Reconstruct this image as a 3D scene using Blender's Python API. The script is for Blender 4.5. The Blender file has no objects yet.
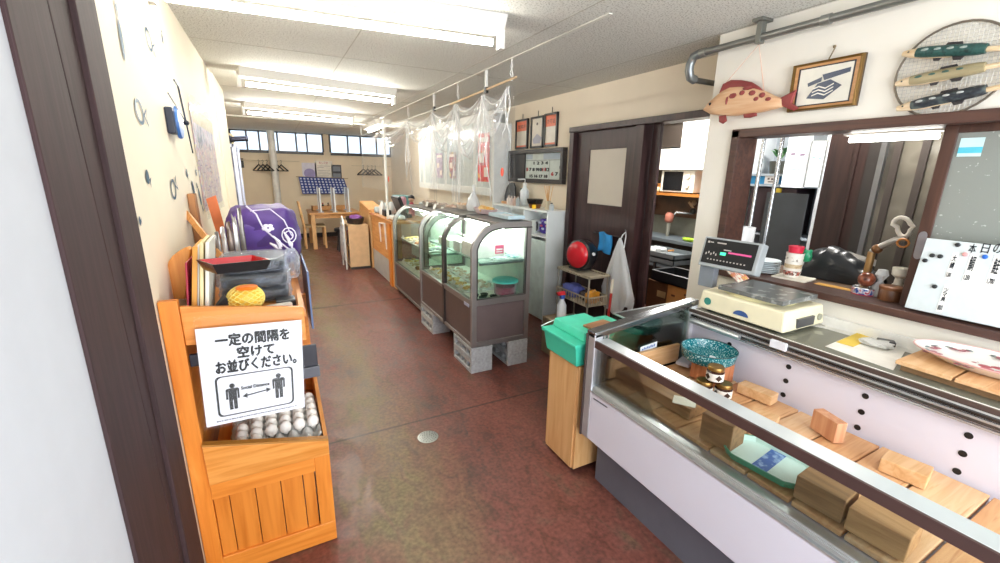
import bpy, bmesh, math, random
from mathutils import Vector, Matrix, noise
random.seed(7)
C = bpy.context.scene.collection
PI = math.pi
# ------------------------------------------------------------------ camera
F, YAW, PIT, ROL, EYE = 424.07, .48851, .25091, .019251, 1.6
cy, sy, cp, sp = math.cos(YAW), math.sin(YAW), math.cos(PIT), math.sin(PIT)
FW = Vector((sy*cp, cy*cp, -sp)); RT = Vector((cy, -sy, 0)); UP = RT.cross(FW)
RT, UP = (math.cos(ROL)*RT + math.sin(ROL)*UP), (-math.sin(ROL)*RT + math.cos(ROL)*UP)
CAM = Vector((0, 0, EYE))
cd = bpy.data.cameras.new('camera'); co = bpy.data.objects.new('camera', cd); C.objects.link(co)
cd.sensor_width = 36; cd.lens = 36*F/1000; cd.clip_start = .02; cd.clip_end = 200
co.matrix_world = Matrix(((RT.x, UP.x, -FW.x, 0), (RT.y, UP.y, -FW.y, 0), (RT.z, UP.z, -FW.z, EYE), (0, 0, 0, 1)))
bpy.context.scene.camera = co
def px(u, v, x=None, y=None, z=None):
    """measure: the point of a wall, shelf or floor plane seen at a place in the photograph"""
    d = RT*((u-500)/F) + UP*(-(v-281.5)/F) + FW
    if x is not None: t = x/d.x
    elif y is not None: t = y/d.y
    else: t = (z-EYE)/d.z
    return CAM + d*t
# ------------------------------------------------------------------ materials
def hexc(h):
    if not isinstance(h, str): return tuple(h)[:3]
    h = h.lstrip('#'); v = [int(h[i:i+2], 16)/255 for i in (0, 2, 4)]
    return tuple(c/12.92 if c <= .04045 else ((c+.055)/1.055)**2.4 for c in v)
MATS = {}
def nodes(name):
    m = bpy.data.materials.new(name); m.use_nodes = True
    nt = m.node_tree; return m, nt, nt.nodes['Principled BSDF'], nt.nodes['Material Output']
def ramp(nt, fac, stops):
    r = nt.nodes.new('ShaderNodeValToRGB'); e = r.color_ramp.elements
    while len(e) < len(stops): e.new(.5)
    for k, (p, c) in zip(e, stops): k.position = p; k.color = (*hexc(c), 1)
    nt.links.new(fac, r.inputs[0]); return r.outputs[0]
def tex(nt, scale, detail=3, stretch=(1, 1, 1), kind='Noise', rot=(0, 0, 0)):
    tc = nt.nodes.new('ShaderNodeTexCoord'); mp = nt.nodes.new('ShaderNodeMapping')
    mp.inputs['Scale'].default_value = stretch; mp.inputs['Rotation'].default_value = rot
    nt.links.new(tc.outputs['Object'], mp.inputs[0])
    t = nt.nodes.new('ShaderNodeTex'+kind); t.inputs['Scale'].default_value = scale
    if kind == 'Noise': t.inputs['Detail'].default_value = detail
    nt.links.new(mp.outputs[0], t.inputs[0]); return t
def bump(nt, b, h, strength=.2, dist=.01):
    n = nt.nodes.new('ShaderNodeBump'); n.inputs['Strength'].default_value = strength; n.inputs['Distance'].default_value = dist
    nt.links.new(h, n.inputs['Height']); nt.links.new(n.outputs[0], b.inputs['Normal'])
def M(col, rough=.5, metal=0, var=.08, scale=12, bmp=0, emit=0, key=None):
    """plain surface with a slight procedural mottling"""
    k = ('p', col, rough, metal, var, scale, bmp, emit)
    if k in MATS: return MATS[k]
    m, nt, b, o = nodes(key or 'surface'); c = hexc(col)
    t = tex(nt, scale)
    lo = tuple(max(0, v*(1-var)) for v in c); hi = tuple(min(1, v*(1+var)) for v in c)
    nt.links.new(ramp(nt, t.outputs[0], [(.3, lo), (.7, hi)]), b.inputs['Base Color'])
    b.inputs['Roughness'].default_value = rough; b.inputs['Metallic'].default_value = metal
    if bmp: bump(nt, b, t.outputs[0], bmp)
    if emit:
        b.inputs['Emission Color'].default_value = (*c, 1); b.inputs['Emission Strength'].default_value = emit
    MATS[k] = m; return m
def WOOD(c1, c2, axis=2, rough=.45, scale=5, c3=None):
    k = ('w', c1, c2, axis, rough, scale, c3)
    if k in MATS: return MATS[k]
    m, nt, b, o = nodes('wood'); st = [9, 9, 9]; st[axis] = .7
    t = tex(nt, scale, 5, st); t.inputs['Distortion'].default_value = .6
    stops = [(.3, c1), (.62, c2)] + ([(.75, c3)] if c3 else [])
    nt.links.new(ramp(nt, t.outputs[0], stops), b.inputs['Base Color'])
    b.inputs['Roughness'].default_value = rough; bump(nt, b, t.outputs[0], .06)
    MATS[k] = m; return m
def FILM(col='#ffffff', clear=.8, rough=.06, key='clear film', wr=0, edge=.55):
    """thin clear plastic or glass: mostly see-through, reflecting at a slant"""
    k = ('f', col, clear, rough, wr, edge)
    if k in MATS: return MATS[k]
    m, nt, b, o = nodes(key); c = (*hexc(col), 1); nt.nodes.remove(b)
    tr = nt.nodes.new('ShaderNodeBsdfTransparent'); tr.inputs[0].default_value = c
    gl = nt.nodes.new('ShaderNodeBsdfPrincipled'); gl.inputs['Base Color'].default_value = c; gl.inputs['Roughness'].default_value = rough
    gl.inputs['Specular IOR Level'].default_value = .8
    lw = nt.nodes.new('ShaderNodeLayerWeight'); lw.inputs['Blend'].default_value = .35
    mr = nt.nodes.new('ShaderNodeMapRange'); mr.inputs['To Min'].default_value = 1-clear; mr.inputs['To Max'].default_value = min(1, 1-clear+edge)
    mx = nt.nodes.new('ShaderNodeMixShader')
    nt.links.new(lw.outputs['Facing'], mr.inputs[0]); nt.links.new(mr.outputs[0], mx.inputs[0])
    nt.links.new(tr.outputs[0], mx.inputs[1]); nt.links.new(gl.outputs[0], mx.inputs[2]); nt.links.new(mx.outputs[0], o.inputs[0])
    if wr:
        t = tex(nt, 40, 4); n = nt.nodes.new('ShaderNodeBump'); n.inputs['Strength'].default_value = wr; n.inputs['Distance'].default_value = .02
        nt.links.new(t.outputs[0], n.inputs['Height']); nt.links.new(n.outputs[0], gl.inputs['Normal']); nt.links.new(n.outputs[0], lw.inputs['Normal'])
    MATS[k] = m; return m
def GLASS(col='#eef6f4', fac=.12):
    k = ('g', col, fac)
    if k in MATS: return MATS[k]
    m, nt, b, o = nodes('pane glass'); nt.nodes.remove(b)
    tr = nt.nodes.new('ShaderNodeBsdfTransparent'); tr.inputs[0].default_value = (*hexc(col), 1)
    gl = nt.nodes.new('ShaderNodeBsdfGlossy'); gl.inputs['Roughness'].default_value = .03
    fr = nt.nodes.new('ShaderNodeFresnel'); fr.inputs[0].default_value = 1.35
    ad = nt.nodes.new('ShaderNodeMath'); ad.operation = 'MULTIPLY_ADD'; ad.inputs[1].default_value = .8; ad.inputs[2].default_value = fac*.3
    mx = nt.nodes.new('ShaderNodeMixShader')
    nt.links.new(fr.outputs[0], ad.inputs[0]); nt.links.new(ad.outputs[0], mx.inputs[0])
    nt.links.new(tr.outputs[0], mx.inputs[1]); nt.links.new(gl.outputs[0], mx.inputs[2]); nt.links.new(mx.outputs[0], o.inputs[0])
    MATS[k] = m; return m
def EMIT(col, s):
    k = ('e', col, s)
    if k in MATS: return MATS[k]
    m, nt, b, o = nodes('lit tube'); b.inputs['Base Color'].default_value = (*hexc(col), 1)
    b.inputs['Emission Color'].default_value = (*hexc(col), 1); b.inputs['Emission Strength'].default_value = s
    MATS[k] = m; return m
def SPECK(base, spot, scale, th=.62, rough=.5, kind='Noise', rot=None):
    """ground colour with spots of a second colour"""
    k = ('s', base, spot, scale, th, rough)
    if k in MATS: return MATS[k]
    m, nt, b, o = nodes('speckled'); t = tex(nt, scale, 2)
    nt.links.new(ramp(nt, t.outputs[0], [(th-.02, base), (th+.02, spot)]), b.inputs['Base Color']); b.inputs['Roughness'].default_value = rough
    MATS[k] = m; return m
def BLOTCH(cols, scale=8, rough=.5, bmp=0):
    """printed or mixed colours in patches"""
    k = ('b', tuple(cols), scale, rough, bmp)
    if k in MATS: return MATS[k]
    m, nt, b, o = nodes('mixed colours'); t = tex(nt, scale, 2); n = len(cols)
    c = ramp(nt, t.outputs[0], [(.32+.36*i/max(1, n-1), q) for i, q in enumerate(cols)])
    nt.links.new(c, b.inputs['Base Color']); b.inputs['Roughness'].default_value = rough
    if bmp: bump(nt, b, t.outputs[0], bmp)
    MATS[k] = m; return m
# ------------------------------------------------------------------ mesh building
ORG = {}
class MB:
    def __init__(s): s.v = []; s.f = []; s.mi = []; s.k = 0
    def add(s, vs, fs):
        n = len(s.v); s.v += [Vector(p) for p in vs]; s.f += [tuple(i+n for i in q) for q in fs]; s.mi += [s.k]*len(fs); return s
    def box(s, x0, x1, y0, y1, z0, z1):
        v = [(x, y, z) for z in (z0, z1) for y in (y0, y1) for x in (x0, x1)]
        return s.add(v, [(0, 2, 3, 1), (4, 5, 7, 6), (0, 1, 5, 4), (2, 6, 7, 3), (0, 4, 6, 2), (1, 3, 7, 5)])
    def obox(s, c, size, rz=0, rx=0, ry=0):
        m = Matrix.Translation(c) @ Matrix.Rotation(rz, 4, 'Z') @ Matrix.Rotation(ry, 4, 'Y') @ Matrix.Rotation(rx, 4, 'X')
        a, b, d = (q/2 for q in size); n = len(s.v); s.box(-a, a, -b, b, -d, d)
        for i in range(n, len(s.v)): s.v[i] = m @ s.v[i]
        return s
    def hexa(s, lo, hi):
        """eight corners: four below, four above, both counter-clockwise"""
        v = list(lo)+list(hi)
        return s.add(v, [(3, 2, 1, 0), (4, 5, 6, 7), (0, 1, 5, 4), (1, 2, 6, 5), (2, 3, 7, 6), (3, 0, 4, 7)])
    def quad(s, a, b, c, d): return s.add((a, b, c, d), [(0, 1, 2, 3)])
    def slab(s, a, b, c, d, t):
        """quad with thickness t behind its face"""
        a, b, c, d = map(Vector, (a, b, c, d)); n = (b-a).cross(d-a).normalized()*t
        return s.hexa((a-n, b-n, c-n, d-n), (a, b, c, d))
    def prism(s, poly, fn, t0, t1):
        n = len(poly); v = [fn(p, t0) for p in poly]+[fn(p, t1) for p in poly]
        fs = [tuple(range(n))[::-1], tuple(range(n, 2*n))]+[(i, (i+1) % n, n+(i+1) % n, n+i) for i in range(n)]
        return s.add(v, fs)
    def tube(s, pts, r, n=8, caps=True, closed=False):
        pts = [Vector(p) for p in pts]; m = len(pts); rs = r if isinstance(r, (list, tuple)) else [r]*m
        v = []; ref = None
        for i, p in enumerate(pts):
            if closed: d = pts[(i+1) % m]-pts[i-1]
            else: d = pts[min(i+1, m-1)]-pts[max(i-1, 0)]
            d.normalize()
            if ref is None:
                ref = Vector((0, 0, 1)) if abs(d.z) < .9 else Vector((1, 0, 0))
            a = d.cross(ref); a = a.normalized() if a.length > 1e-6 else d.orthogonal().normalized()
            b = a.cross(d).normalized(); ref = b
            for k in range(n): t = 2*PI*k/n; v.append(p+(a*math.cos(t)+b*math.sin(t))*rs[i])
        fs = []
        for i in range(m if closed else m-1):
            for k in range(n):
                j = (i+1) % m; fs.append((i*n+k, i*n+(k+1) % n, j*n+(k+1) % n, j*n+k))
        if caps and not closed: fs += [tuple(range(n))[::-1], tuple(range((m-1)*n, m*n))]
        return s.add(v, fs)
    def cyl(s, a, b, r, r2=None, n=16): return s.tube([a, b], [r, r if r2 is None else r2], n)
    def lathe(s, prof, c=(0, 0, 0), n=24, mat=None, sx=1, sy=1):
        m = Matrix.Translation(c) @ (mat or Matrix()); v = []; fs = []; k = len(prof)
        for i in range(n):
            t = 2*PI*i/n
            for r, z in prof: v.append(m @ Vector((r*math.cos(t)*sx, r*math.sin(t)*sy, z)))
        for i in range(n):
            j = (i+1) % n
            for q in range(k-1): fs.append((i*k+q, j*k+q, j*k+q+1, i*k+q+1))
        if prof[0][0] > 1e-6: fs.append(tuple(i*k for i in range(n))[::-1])
        if prof[-1][0] > 1e-6: fs.append(tuple(i*k+k-1 for i in range(n)))
        return s.add(v, fs)
    def ball(s, c, r, n=16, mat=None):
        r = (r, r, r) if not isinstance(r, (list, tuple)) else r
        m = Matrix.Translation(c) @ (mat or Matrix()) @ Matrix.Diagonal((*r, 1)); v = []; fs = []; h = n//2
        for i in range(h+1):
            a = PI*i/h
            for k in range(n): t = 2*PI*k/n; v.append(m @ Vector((math.sin(a)*math.cos(t), math.sin(a)*math.sin(t), -math.cos(a))))
        for i in range(h):
            for k in range(n): fs.append((i*n+k, i*n+(k+1) % n, (i+1)*n+(k+1) % n, (i+1)*n+k))
        return s.add(v, fs)
    def blob(s, c, size, amp=.15, fr=3, seed=0, p=.45, n=28, rz=0):
        """rounded, crumpled block"""
        c = Vector(c); m = Matrix.Rotation(rz, 3, 'Z'); v = []; fs = []; h = n//2
        sg = lambda q: math.copysign(abs(q)**p, q)
        for i in range(h+1):
            a = PI*i/h-PI/2
            for k in range(n):
                t = 2*PI*k/n
                q = Vector((sg(math.cos(a))*sg(math.cos(t)), sg(math.cos(a))*sg(math.sin(t)), sg(math.sin(a))))
                w = 1+amp*noise.noise(q*fr+Vector((seed*7.3, seed*3.1, seed)))
                v.append(c+m @ Vector((q.x*size[0]/2*w, q.y*size[1]/2*w, q.z*size[2]/2*(1+(w-1)*1.2 if q.z > 0 else 1))))
        for i in range(h):
            for k in range(n): fs.append((i*n+k, i*n+(k+1) % n, (i+1)*n+(k+1) % n, (i+1)*n+k))
        return s.add(v, fs)
    def grid(s, fn, nu, nv):
        v = [fn(i/nu, j/nv) for j in range(nv+1) for i in range(nu+1)]
        return s.add(v, [(j*(nu+1)+i, j*(nu+1)+i+1, (j+1)*(nu+1)+i+1, (j+1)*(nu+1)+i) for j in range(nv) for i in range(nu)])
    def build(s, name, mat, parent=None, smooth=False, bevel=0, label=None, cat=None, group=None, kind=None, solid=0):
        mats = mat if isinstance(mat, (list, tuple)) else [mat]
        if parent is not None: org = ORG[parent.name]
        else:
            lo = Vector([min(p[i] for p in s.v) for i in range(3)]); hi = Vector([max(p[i] for p in s.v) for i in range(3)])
            org = Vector(((lo.x+hi.x)/2, (lo.y+hi.y)/2, lo.z))
        me = bpy.data.meshes.new(name); me.from_pydata([p-org for p in s.v], [], s.f)
        for q in mats: me.materials.append(q)
        for p, i in zip(me.polygons, s.mi): p.material_index = min(i, len(mats)-1); p.use_smooth = smooth
        bm = bmesh.new(); bm.from_mesh(me); bmesh.ops.recalc_face_normals(bm, faces=bm.faces); bm.to_mesh(me); bm.free()
        if smooth:
            try: me.set_sharp_from_angle(angle=math.radians(40))
            except Exception: pass
        o = bpy.data.objects.new(name, me); C.objects.link(o)
        if parent is not None: o.parent = parent
        else: o.location = org
        ORG[o.name] = org
        if solid:
            d = o.modifiers.new('thickness', 'SOLIDIFY'); d.thickness = solid
        if bevel:
            d = o.modifiers.new('bevel', 'BEVEL'); d.width = bevel; d.segments = 2; d.limit_method = 'ANGLE'
        tag(o, label, cat, group, kind); return o
def tag(o, label=None, cat=None, group=None, kind=None):
    for k, v in (('label', label), ('category', cat), ('group', group), ('kind', kind)):
        if v: o[k] = v
    return o
def T(name, label, cat, loc=(0, 0, 0), group=None):
    o = bpy.data.objects.new(name, None); C.objects.link(o); o.location = loc; o.empty_display_size = .05
    ORG[o.name] = Vector(loc); return tag(o, label, cat, group)
KIDS = {}
def copy_tree(o, loc=None, rz=None, label=None, parent=None):
    c = o.copy(); C.objects.link(c); ORG[c.name] = ORG.get(o.name, Vector())
    if parent: c.parent = parent; c.matrix_parent_inverse = o.matrix_parent_inverse.copy()
    if loc is not None: c.location = loc
    if rz is not None: c.rotation_euler = (0, 0, rz)
    if label: c['label'] = label
    for ch in list(o.children): copy_tree(ch, parent=c)
    return c
def B(x0, x1, y0, y1, z0, z1): return MB().box(x0, x1, y0, y1, z0, z1)
# ------------------------------------------------------------------ lettering
TX = {}
def text2d(s, bold=0):
    if (s, bold) in TX: return TX[s, bold]
    cu = bpy.data.curves.new('lettering', 'FONT'); cu.body = s; cu.size = 1; cu.resolution_u = 3; cu.offset = bold
    o = bpy.data.objects.new('lettering', cu); C.objects.link(o)
    dg = bpy.context.evaluated_depsgraph_get(); dg.update()
    me = bpy.data.meshes.new_from_object(o.evaluated_get(dg))
    vs = [(p.co.x, p.co.y) for p in me.vertices]; fs = [tuple(p.vertices) for p in me.polygons]
    bpy.data.objects.remove(o); bpy.data.curves.remove(cu); bpy.data.meshes.remove(me)
    if not vs: vs = [(0, 0), (1, 0), (1, 1)]; fs = [(0, 1, 2)]
    x0 = min(p[0] for p in vs); x1 = max(p[0] for p in vs); y0 = min(p[1] for p in vs); y1 = max(p[1] for p in vs)
    TX[s, bold] = ([((x-x0)/max(1e-6, x1-x0), (y-y0)/max(1e-6, y1-y0)) for x, y in vs], fs); return TX[s, bold]
class Sheet:
    """flat artwork on a quad: (0,0) lower left to (1,1) upper right, lifted off by e"""
    def __init__(s, bl, br, tr, tl, e=.0012):
        s.q = [Vector(p) for p in (bl, br, tr, tl)]; s.n = (s.q[1]-s.q[0]).cross(s.q[3]-s.q[0]).normalized()*e; s.mb = MB()
    def at(s, u, v, k=1): a, b, c, d = s.q; return a*(1-u)*(1-v)+b*u*(1-v)+c*u*v+d*(1-u)*v+s.n*k
    def text(s, t, u0, u1, v0, v1, bold=0):
        vs, fs = text2d(t); k = len(t)
        for dx, dy in (((0, 0), (bold, 0), (-bold, 0), (0, bold), (0, -bold)) if bold else ((0, 0),)):
            s.mb.add([s.at(u0+(u1-u0)*x+dx, v0+(v1-v0)*y+dy) for x, y in vs], fs)
        return s
    def poly(s, pts): s.mb.add([s.at(*p) for p in pts], [tuple(range(len(pts)))]); return s
    def rect(s, u0, u1, v0, v1): return s.poly([(u0, v0), (u1, v0), (u1, v1), (u0, v1)])
    def disc(s, u, v, ru, rv, n=20): return s.poly([(u+ru*math.cos(2*PI*i/n), v+rv*math.sin(2*PI*i/n)) for i in range(n)])
    def ring(s, pts, w):
        """closed outline of inner offset w (list of points around a centre)"""
        n = len(pts); cx = sum(p[0] for p in pts)/n; cyy = sum(p[1] for p in pts)/n
        q = [(cx+(p[0]-cx)*(1-w), cyy+(p[1]-cyy)*(1-w)) for p in pts]
        s.mb.add([s.at(*p) for p in pts]+[s.at(*p) for p in q], [(i, (i+1) % n, n+(i+1) % n, n+i) for i in range(n)]); return s
    def build(s, name, mat, parent, **k): return s.mb.build(name, mat, parent, **k)
def rrect(u0, u1, v0, v1, ru, rv, n=5):
    o = []
    for cx, c_y, a in ((u1-ru, v0+rv, -PI/2), (u1-ru, v1-rv, 0), (u0+ru, v1-rv, PI/2), (u0+ru, v0+rv, PI)):
        for i in range(n+1): t = a+PI/2*i/n; o.append((cx+ru*math.cos(t), c_y+rv*math.sin(t)))
    return o
# common surfaces
DARK = WOOD('#2a1a1a', '#40292a', 2, .4, 4)
DARKH = WOOD('#2a1a1a', '#40292a', 1, .4, 4)
STEEL = M('#9a9ca0', .3, .9, .06)
BRONZE = M('#95908e', .4, .7, .05)
CHROME = M('#d3d7d9', .32, .8, .04)
BLACK = M('#141416', .45)
WHITE = M('#eeeeea', .5, var=.03)
ORANGE = WOOD('#c9701f', '#e08a35', 2, .42, 4, '#e59a48')
ORANGEX = WOOD('#c9701f', '#e08a35', 0, .42, 4, '#e59a48')
ORANGEY = WOOD('#b8702c', '#d28c42', 1, .42, 4)
PINE = WOOD('#c88d4e', '#ddb078', 0, .5, 4)
PINEZ = WOOD('#d09a60', '#dfb27c', 2, .5, 4)
PINEY = WOOD('#c98748', '#dfaa6c', 1, .5, 4, '#c07a40')
# ------------------------------------------------------------------ the room
def floor_mat():
    m, nt, b, o = nodes('worn red painted concrete')
    t1 = tex(nt, 1.1, 6, (1.3, .7, 1)); t1.inputs['Roughness'].default_value = .65
    t2 = tex(nt, 9, 6, (1.2, .6, 1), rot=(0, 0, .6)); t2.inputs['Distortion'].default_value = 1.2
    t3 = tex(nt, 55, 3)
    mx = nt.nodes.new('ShaderNodeMath'); mx.operation = 'MULTIPLY_ADD'; mx.inputs[1].default_value = .45; nt.links.new(t2.outputs[0], mx.inputs[0])
    sc = nt.nodes.new('ShaderNodeMath'); sc.operation = 'MULTIPLY'; sc.inputs[1].default_value = .62; nt.links.new(t1.outputs[0], sc.inputs[0]); nt.links.new(sc.outputs[0], mx.inputs[2])
    c1 = ramp(nt, mx.outputs[0], [(.32, '#362a28'), (.41, '#56352f'), (.49, '#74443a'), (.57, '#844e44'), (.64, '#745446'), (.72, '#84704e')])
    # worn trail down the middle of the shop: bare olive-brown concrete
    tc = nt.nodes.new('ShaderNodeTexCoord'); sx = nt.nodes.new('ShaderNodeSeparateXYZ'); nt.links.new(tc.outputs['Object'], sx.inputs[0])
    def line(out, centre, width):
        a = nt.nodes.new('ShaderNodeMath'); a.operation = 'SUBTRACT'; a.inputs[1].default_value = centre; nt.links.new(out, a.inputs[0])
        d = nt.nodes.new('ShaderNodeMath'); d.operation = 'ABSOLUTE'; nt.links.new(a.outputs[0], d.inputs[0])
        r = nt.nodes.new('ShaderNodeMapRange'); r.inputs['From Min'].default_value = 0; r.inputs['From Max'].default_value = width
        r.inputs['To Min'].default_value = 1; r.inputs['To Max'].default_value = 0; nt.links.new(d.outputs[0], r.inputs[0]); return r.outputs[0]
    wob = nt.nodes.new('ShaderNodeMath'); wob.operation = 'MULTIPLY_ADD'; wob.inputs[1].default_value = .9; nt.links.new(t1.outputs[0], wob.inputs[0]); nt.links.new(sx.outputs[0], wob.inputs[2])
    tr = line(wob.outputs[0], 1.12-2.3, .3)
    tm = nt.nodes.new('ShaderNodeMath'); tm.operation = 'MULTIPLY'; nt.links.new(tr, tm.inputs[0]); nt.links.new(t2.outputs[0], tm.inputs[1])
    tm2 = nt.nodes.new('ShaderNodeMath'); tm2.operation = 'MULTIPLY'; tm2.inputs[1].default_value = 1.35; nt.links.new(tm.outputs[0], tm2.inputs[0])
    mixa = nt.nodes.new('ShaderNodeMixRGB'); mixa.inputs[2].default_value = (*hexc('#8a7c58'), 1)
    nt.links.new(tm2.outputs[0], mixa.inputs[0]); nt.links.new(c1, mixa.inputs[1])
    # joints of the slabs
    j = nt.nodes.new('ShaderNodeMath'); j.operation = 'MAXIMUM'; nt.links.new(line(sx.outputs[1], 2.44-5.0, .014), j.inputs[0]); nt.links.new(line(sx.outputs[1], 5.25-5.0, .04), j.inputs[1])
    mixb = nt.nodes.new('ShaderNodeMixRGB'); mixb.inputs[2].default_value = (*hexc('#3a2a22'), 1); nt.links.new(j.outputs[0], mixb.inputs[0]); nt.links.new(mixa.outputs[0], mixb.inputs[1])
    # pale scuffs
    mixc = nt.nodes.new('ShaderNodeMixRGB'); mixc.blend_type = 'MULTIPLY'; mixc.inputs[0].default_value = .6
    nt.links.new(ramp(nt, t3.outputs[0], [(.3, '#767676'), (.7, '#ffffff')]), mixc.inputs[2]); nt.links.new(mixb.outputs[0], mixc.inputs[1])
    nt.links.new(mixc.outputs[0], b.inputs['Base Color'])
    rr = ramp(nt, t2.outputs[0], [(.3, (.32,)*3), (.7, (.6,)*3)]); nt.links.new(rr, b.inputs['Roughness'])
    bump(nt, b, t2.outputs[0], .18); return m
def ceiling_mat():
    m, nt, b, o = nodes('speckled ceiling board')
    t = tex(nt, 110, 2); t2 = tex(nt, 1, 2)
    nt.links.new(ramp(nt, t.outputs[0], [(.36, '#a19d93'), (.46, '#dcdbd4')]), b.inputs['Base Color']); b.inputs['Roughness'].default_value = .8
    return m
WALLC = M('#f0e4cd', .7, var=.03, scale=3, key='cream plaster')
WALLW = M('#f2ece0', .7, var=.025, scale=4, key='white plaster')
WALLB = M('#f0dfc4', .75, var=.03, scale=3, key='beige plaster')
KW = M('#5a5048', .8)
def S(mb, name, mat, **k): return mb.build(name, mat, kind='structure', **k)
S(B(-1.0, 5.2, -1.6, 11.6, -.06, 0), 'floor', floor_mat())
S(B(-1.0, 5.2, -1.6, 11.6, 2.4, 2.46), 'ceiling', ceiling_mat())
# seams of the ceiling boards
mb = MB()
for x in (.56, 1.475, 2.38): mb.box(x-.003, x+.003, -1.5, 11.2, 2.3985, 2.4)
for y in (1.0, 3.58, 5.4, 7.2, 9.0): mb.box(-.37, 2.75, y-.003, y+.003, 2.3985, 2.4)
S(mb, 'trim_1', M('#b0aba0', .8))
S(B(-.475, -.375, -1.6, 4.75, 0, 2.4), 'wall_left', WALLC)
S(B(-.475, -.362, 4.75, 5.75, 0, 2.4), 'wall_left_pier', WALLC)
S(B(-1.0, -.7, 5.75, 11.3, 0, 2.4), 'wall_left_rear', WALLB)
# back wall with the high window band
mb = B(-.7, 2.95, 11.2, 11.35, 0, 1.96)
for x0, x1 in ((1.16, 1.32),): mb.box(x0, x1, 11.21, 11.35, 1.96, 2.4)
S(mb, 'wall_back', WALLB)
S(B(-.7, 2.75, 11.17, 11.199, 0, .1), 'baseboard_back', M('#332a28', .5))
def hi_window(n, x0, x1, mull):
    fr = MB(); fr.box(x0, x1, 11.14, 11.22, 1.93, 1.99)
    for x in [x0]+mull+[x1]: fr.box(x-.018, x+.018, 11.16, 11.2, 1.99, 2.4)
    fr.box(x0, x1, 11.16, 11.2, 2.375, 2.4)
    f = S(fr, 'window_%d' % n, M('#2c2523', .4))
    B(x0, x1, 11.21, 11.22, 1.99, 2.4).build('pane', FILM('#e6eef6', .7, .3), f)
hi_window(1, -.68, 1.16, [-.38, -.14, .22, .60, .82]); hi_window(2, 1.32, 2.74, [1.72, 2.02, 2.4])
# door wall (right)
DX = 2.75
mb = MB()
mb.box(DX, DX+.12, 3.63, 11.3, 0, 2.4); mb.box(DX, DX+.12, 1.84, 3.63, 2.03, 2.4)
S(mb, 'wall_right', M('#eddfca', .7, var=.04, scale=2, key='cream plaster'))
# fish wall, nearer, with the serving hatch
HX = 2.4
mb = MB()
mb.box(HX, HX+.14, -1.6, 1.84, 0, 1.02); mb.box(HX, HX+.14, -1.6, 1.84, 1.86, 2.4); mb.box(HX, HX+.14, 1.66, 1.84, 1.02, 1.86); mb.box(HX, HX+.14, -1.6, -.4, 1.02, 1.86)
mb.box(HX+.14, DX, 1.80, 1.84, 2.03, 2.4)
S(mb, 'wall_right_front', WALLW)
# kitchen shell behind the wall
mb = MB(); mb.box(4.35, 4.45, -1.6, 5.2, 0, 2.4)
S(mb, 'wall_kitchen', M('#4d443c', .8))
S(B(DX+.12, 4.35, 4.6, 4.7, 0, 2.4), 'wall_kitchen_end', M('#4d443c', .8))
S(B(HX+.14, 4.35, -1.6, -1.5, 0, 2.4), 'wall_kitchen_front', M('#4d443c', .8))
# entrance jamb, lower left: stack of dark sliding-door stiles
def jamb(mb, u0, v0, u1, v1, w0, q0, w1, q1, xf, depth=.08):
    pass
mb = MB()
for (a0, a1, xf) in (((5, 139), (47.6, 181), -.352), ((47.6, 181), (75, 190), -.358), ((75, 190), (95, 205), -.346)):
    t0, b0 = px(a0[0], 0, x=xf), px(a0[1], 563, x=xf); t1, b1 = px(a1[0], 0, x=xf), px(a1[1], 563, x=xf)
    def ext(t, b, z): k = (z-b.z)/(t.z-b.z); return b.y+(t.y-b.y)*k
    mb.hexa([(xf, ext(t0, b0, 0), 0), (xf, ext(t1, b1, 0)-.002, 0), (-.42, ext(t1, b1, 0)-.002, 0), (-.42, ext(t0, b0, 0), 0)],
            [(xf, ext(t0, b0, 2.4), 2.4), (xf, ext(t1, b1, 2.4)-.002, 2.4), (-.42, ext(t1, b1, 2.4)-.002, 2.4), (-.42, ext(t0, b0, 2.4), 2.4)])
S(mb, 'door_1', WOOD('#2a1718', '#382223', 2, .75, 6), bevel=.003)
S(B(-.374, -.36, -1.5, 1.128, 0, 2.395), 'wall_left_front', M('#c4c7cd', .75, var=.02, key='white render'))
# beam / conduit crossing the ceiling
mb = MB(); mb.tube([(-.7, 8.0, 2.37), (DX, 8.0, 2.37)], .012, 6)
S(mb, 'trim_2', M('#d9d6ce', .6))
# sliding door of the kitchen
dr = S(MB().box(DX-.05, DX+.1, 3.585, 3.65, 0, 2.0).box(DX-.06, DX+.1, 1.88, 3.65, 2.0, 2.05).box(DX-.05, DX+.1, 2.66, 2.75, 0, 2.0), 'door_2', DARK, bevel=.003)
leaf = MB(); xl = DX+.0
for y0, y1, z0, z1 in ((2.75, 2.89, .02, 2.0), (3.38, 3.585, .02, 2.0), (2.89, 3.38, 1.83, 2.0), (2.89, 3.38, .02, 1.325)): leaf.box(xl, xl+.03, y0, y1, z0, z1)
leaf.box(xl-.006, xl, 2.76, 3.5, .9, .93)
leaf.build('leaf', DARK, dr, bevel=.002)
B(xl+.01, xl+.02, 2.89, 3.38, 1.325, 1.83).build('pane', M('#cfc6b8', .55, var=.04, scale=3, key='frosted pane'), dr)
mb = MB()
for y0, y1, z0, z1 in ((2.56, 2.64, .02, 2.0),): mb.box(xl+.03, xl+.06, y0, y1, z0, z1)
mb.build('second_stile', DARK, dr, bevel=.002)
mb = MB().box(xl-.004, xl, 2.705, 2.73, .86, .98).build('pull', M('#4a4240', .3, .6), dr)
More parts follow.
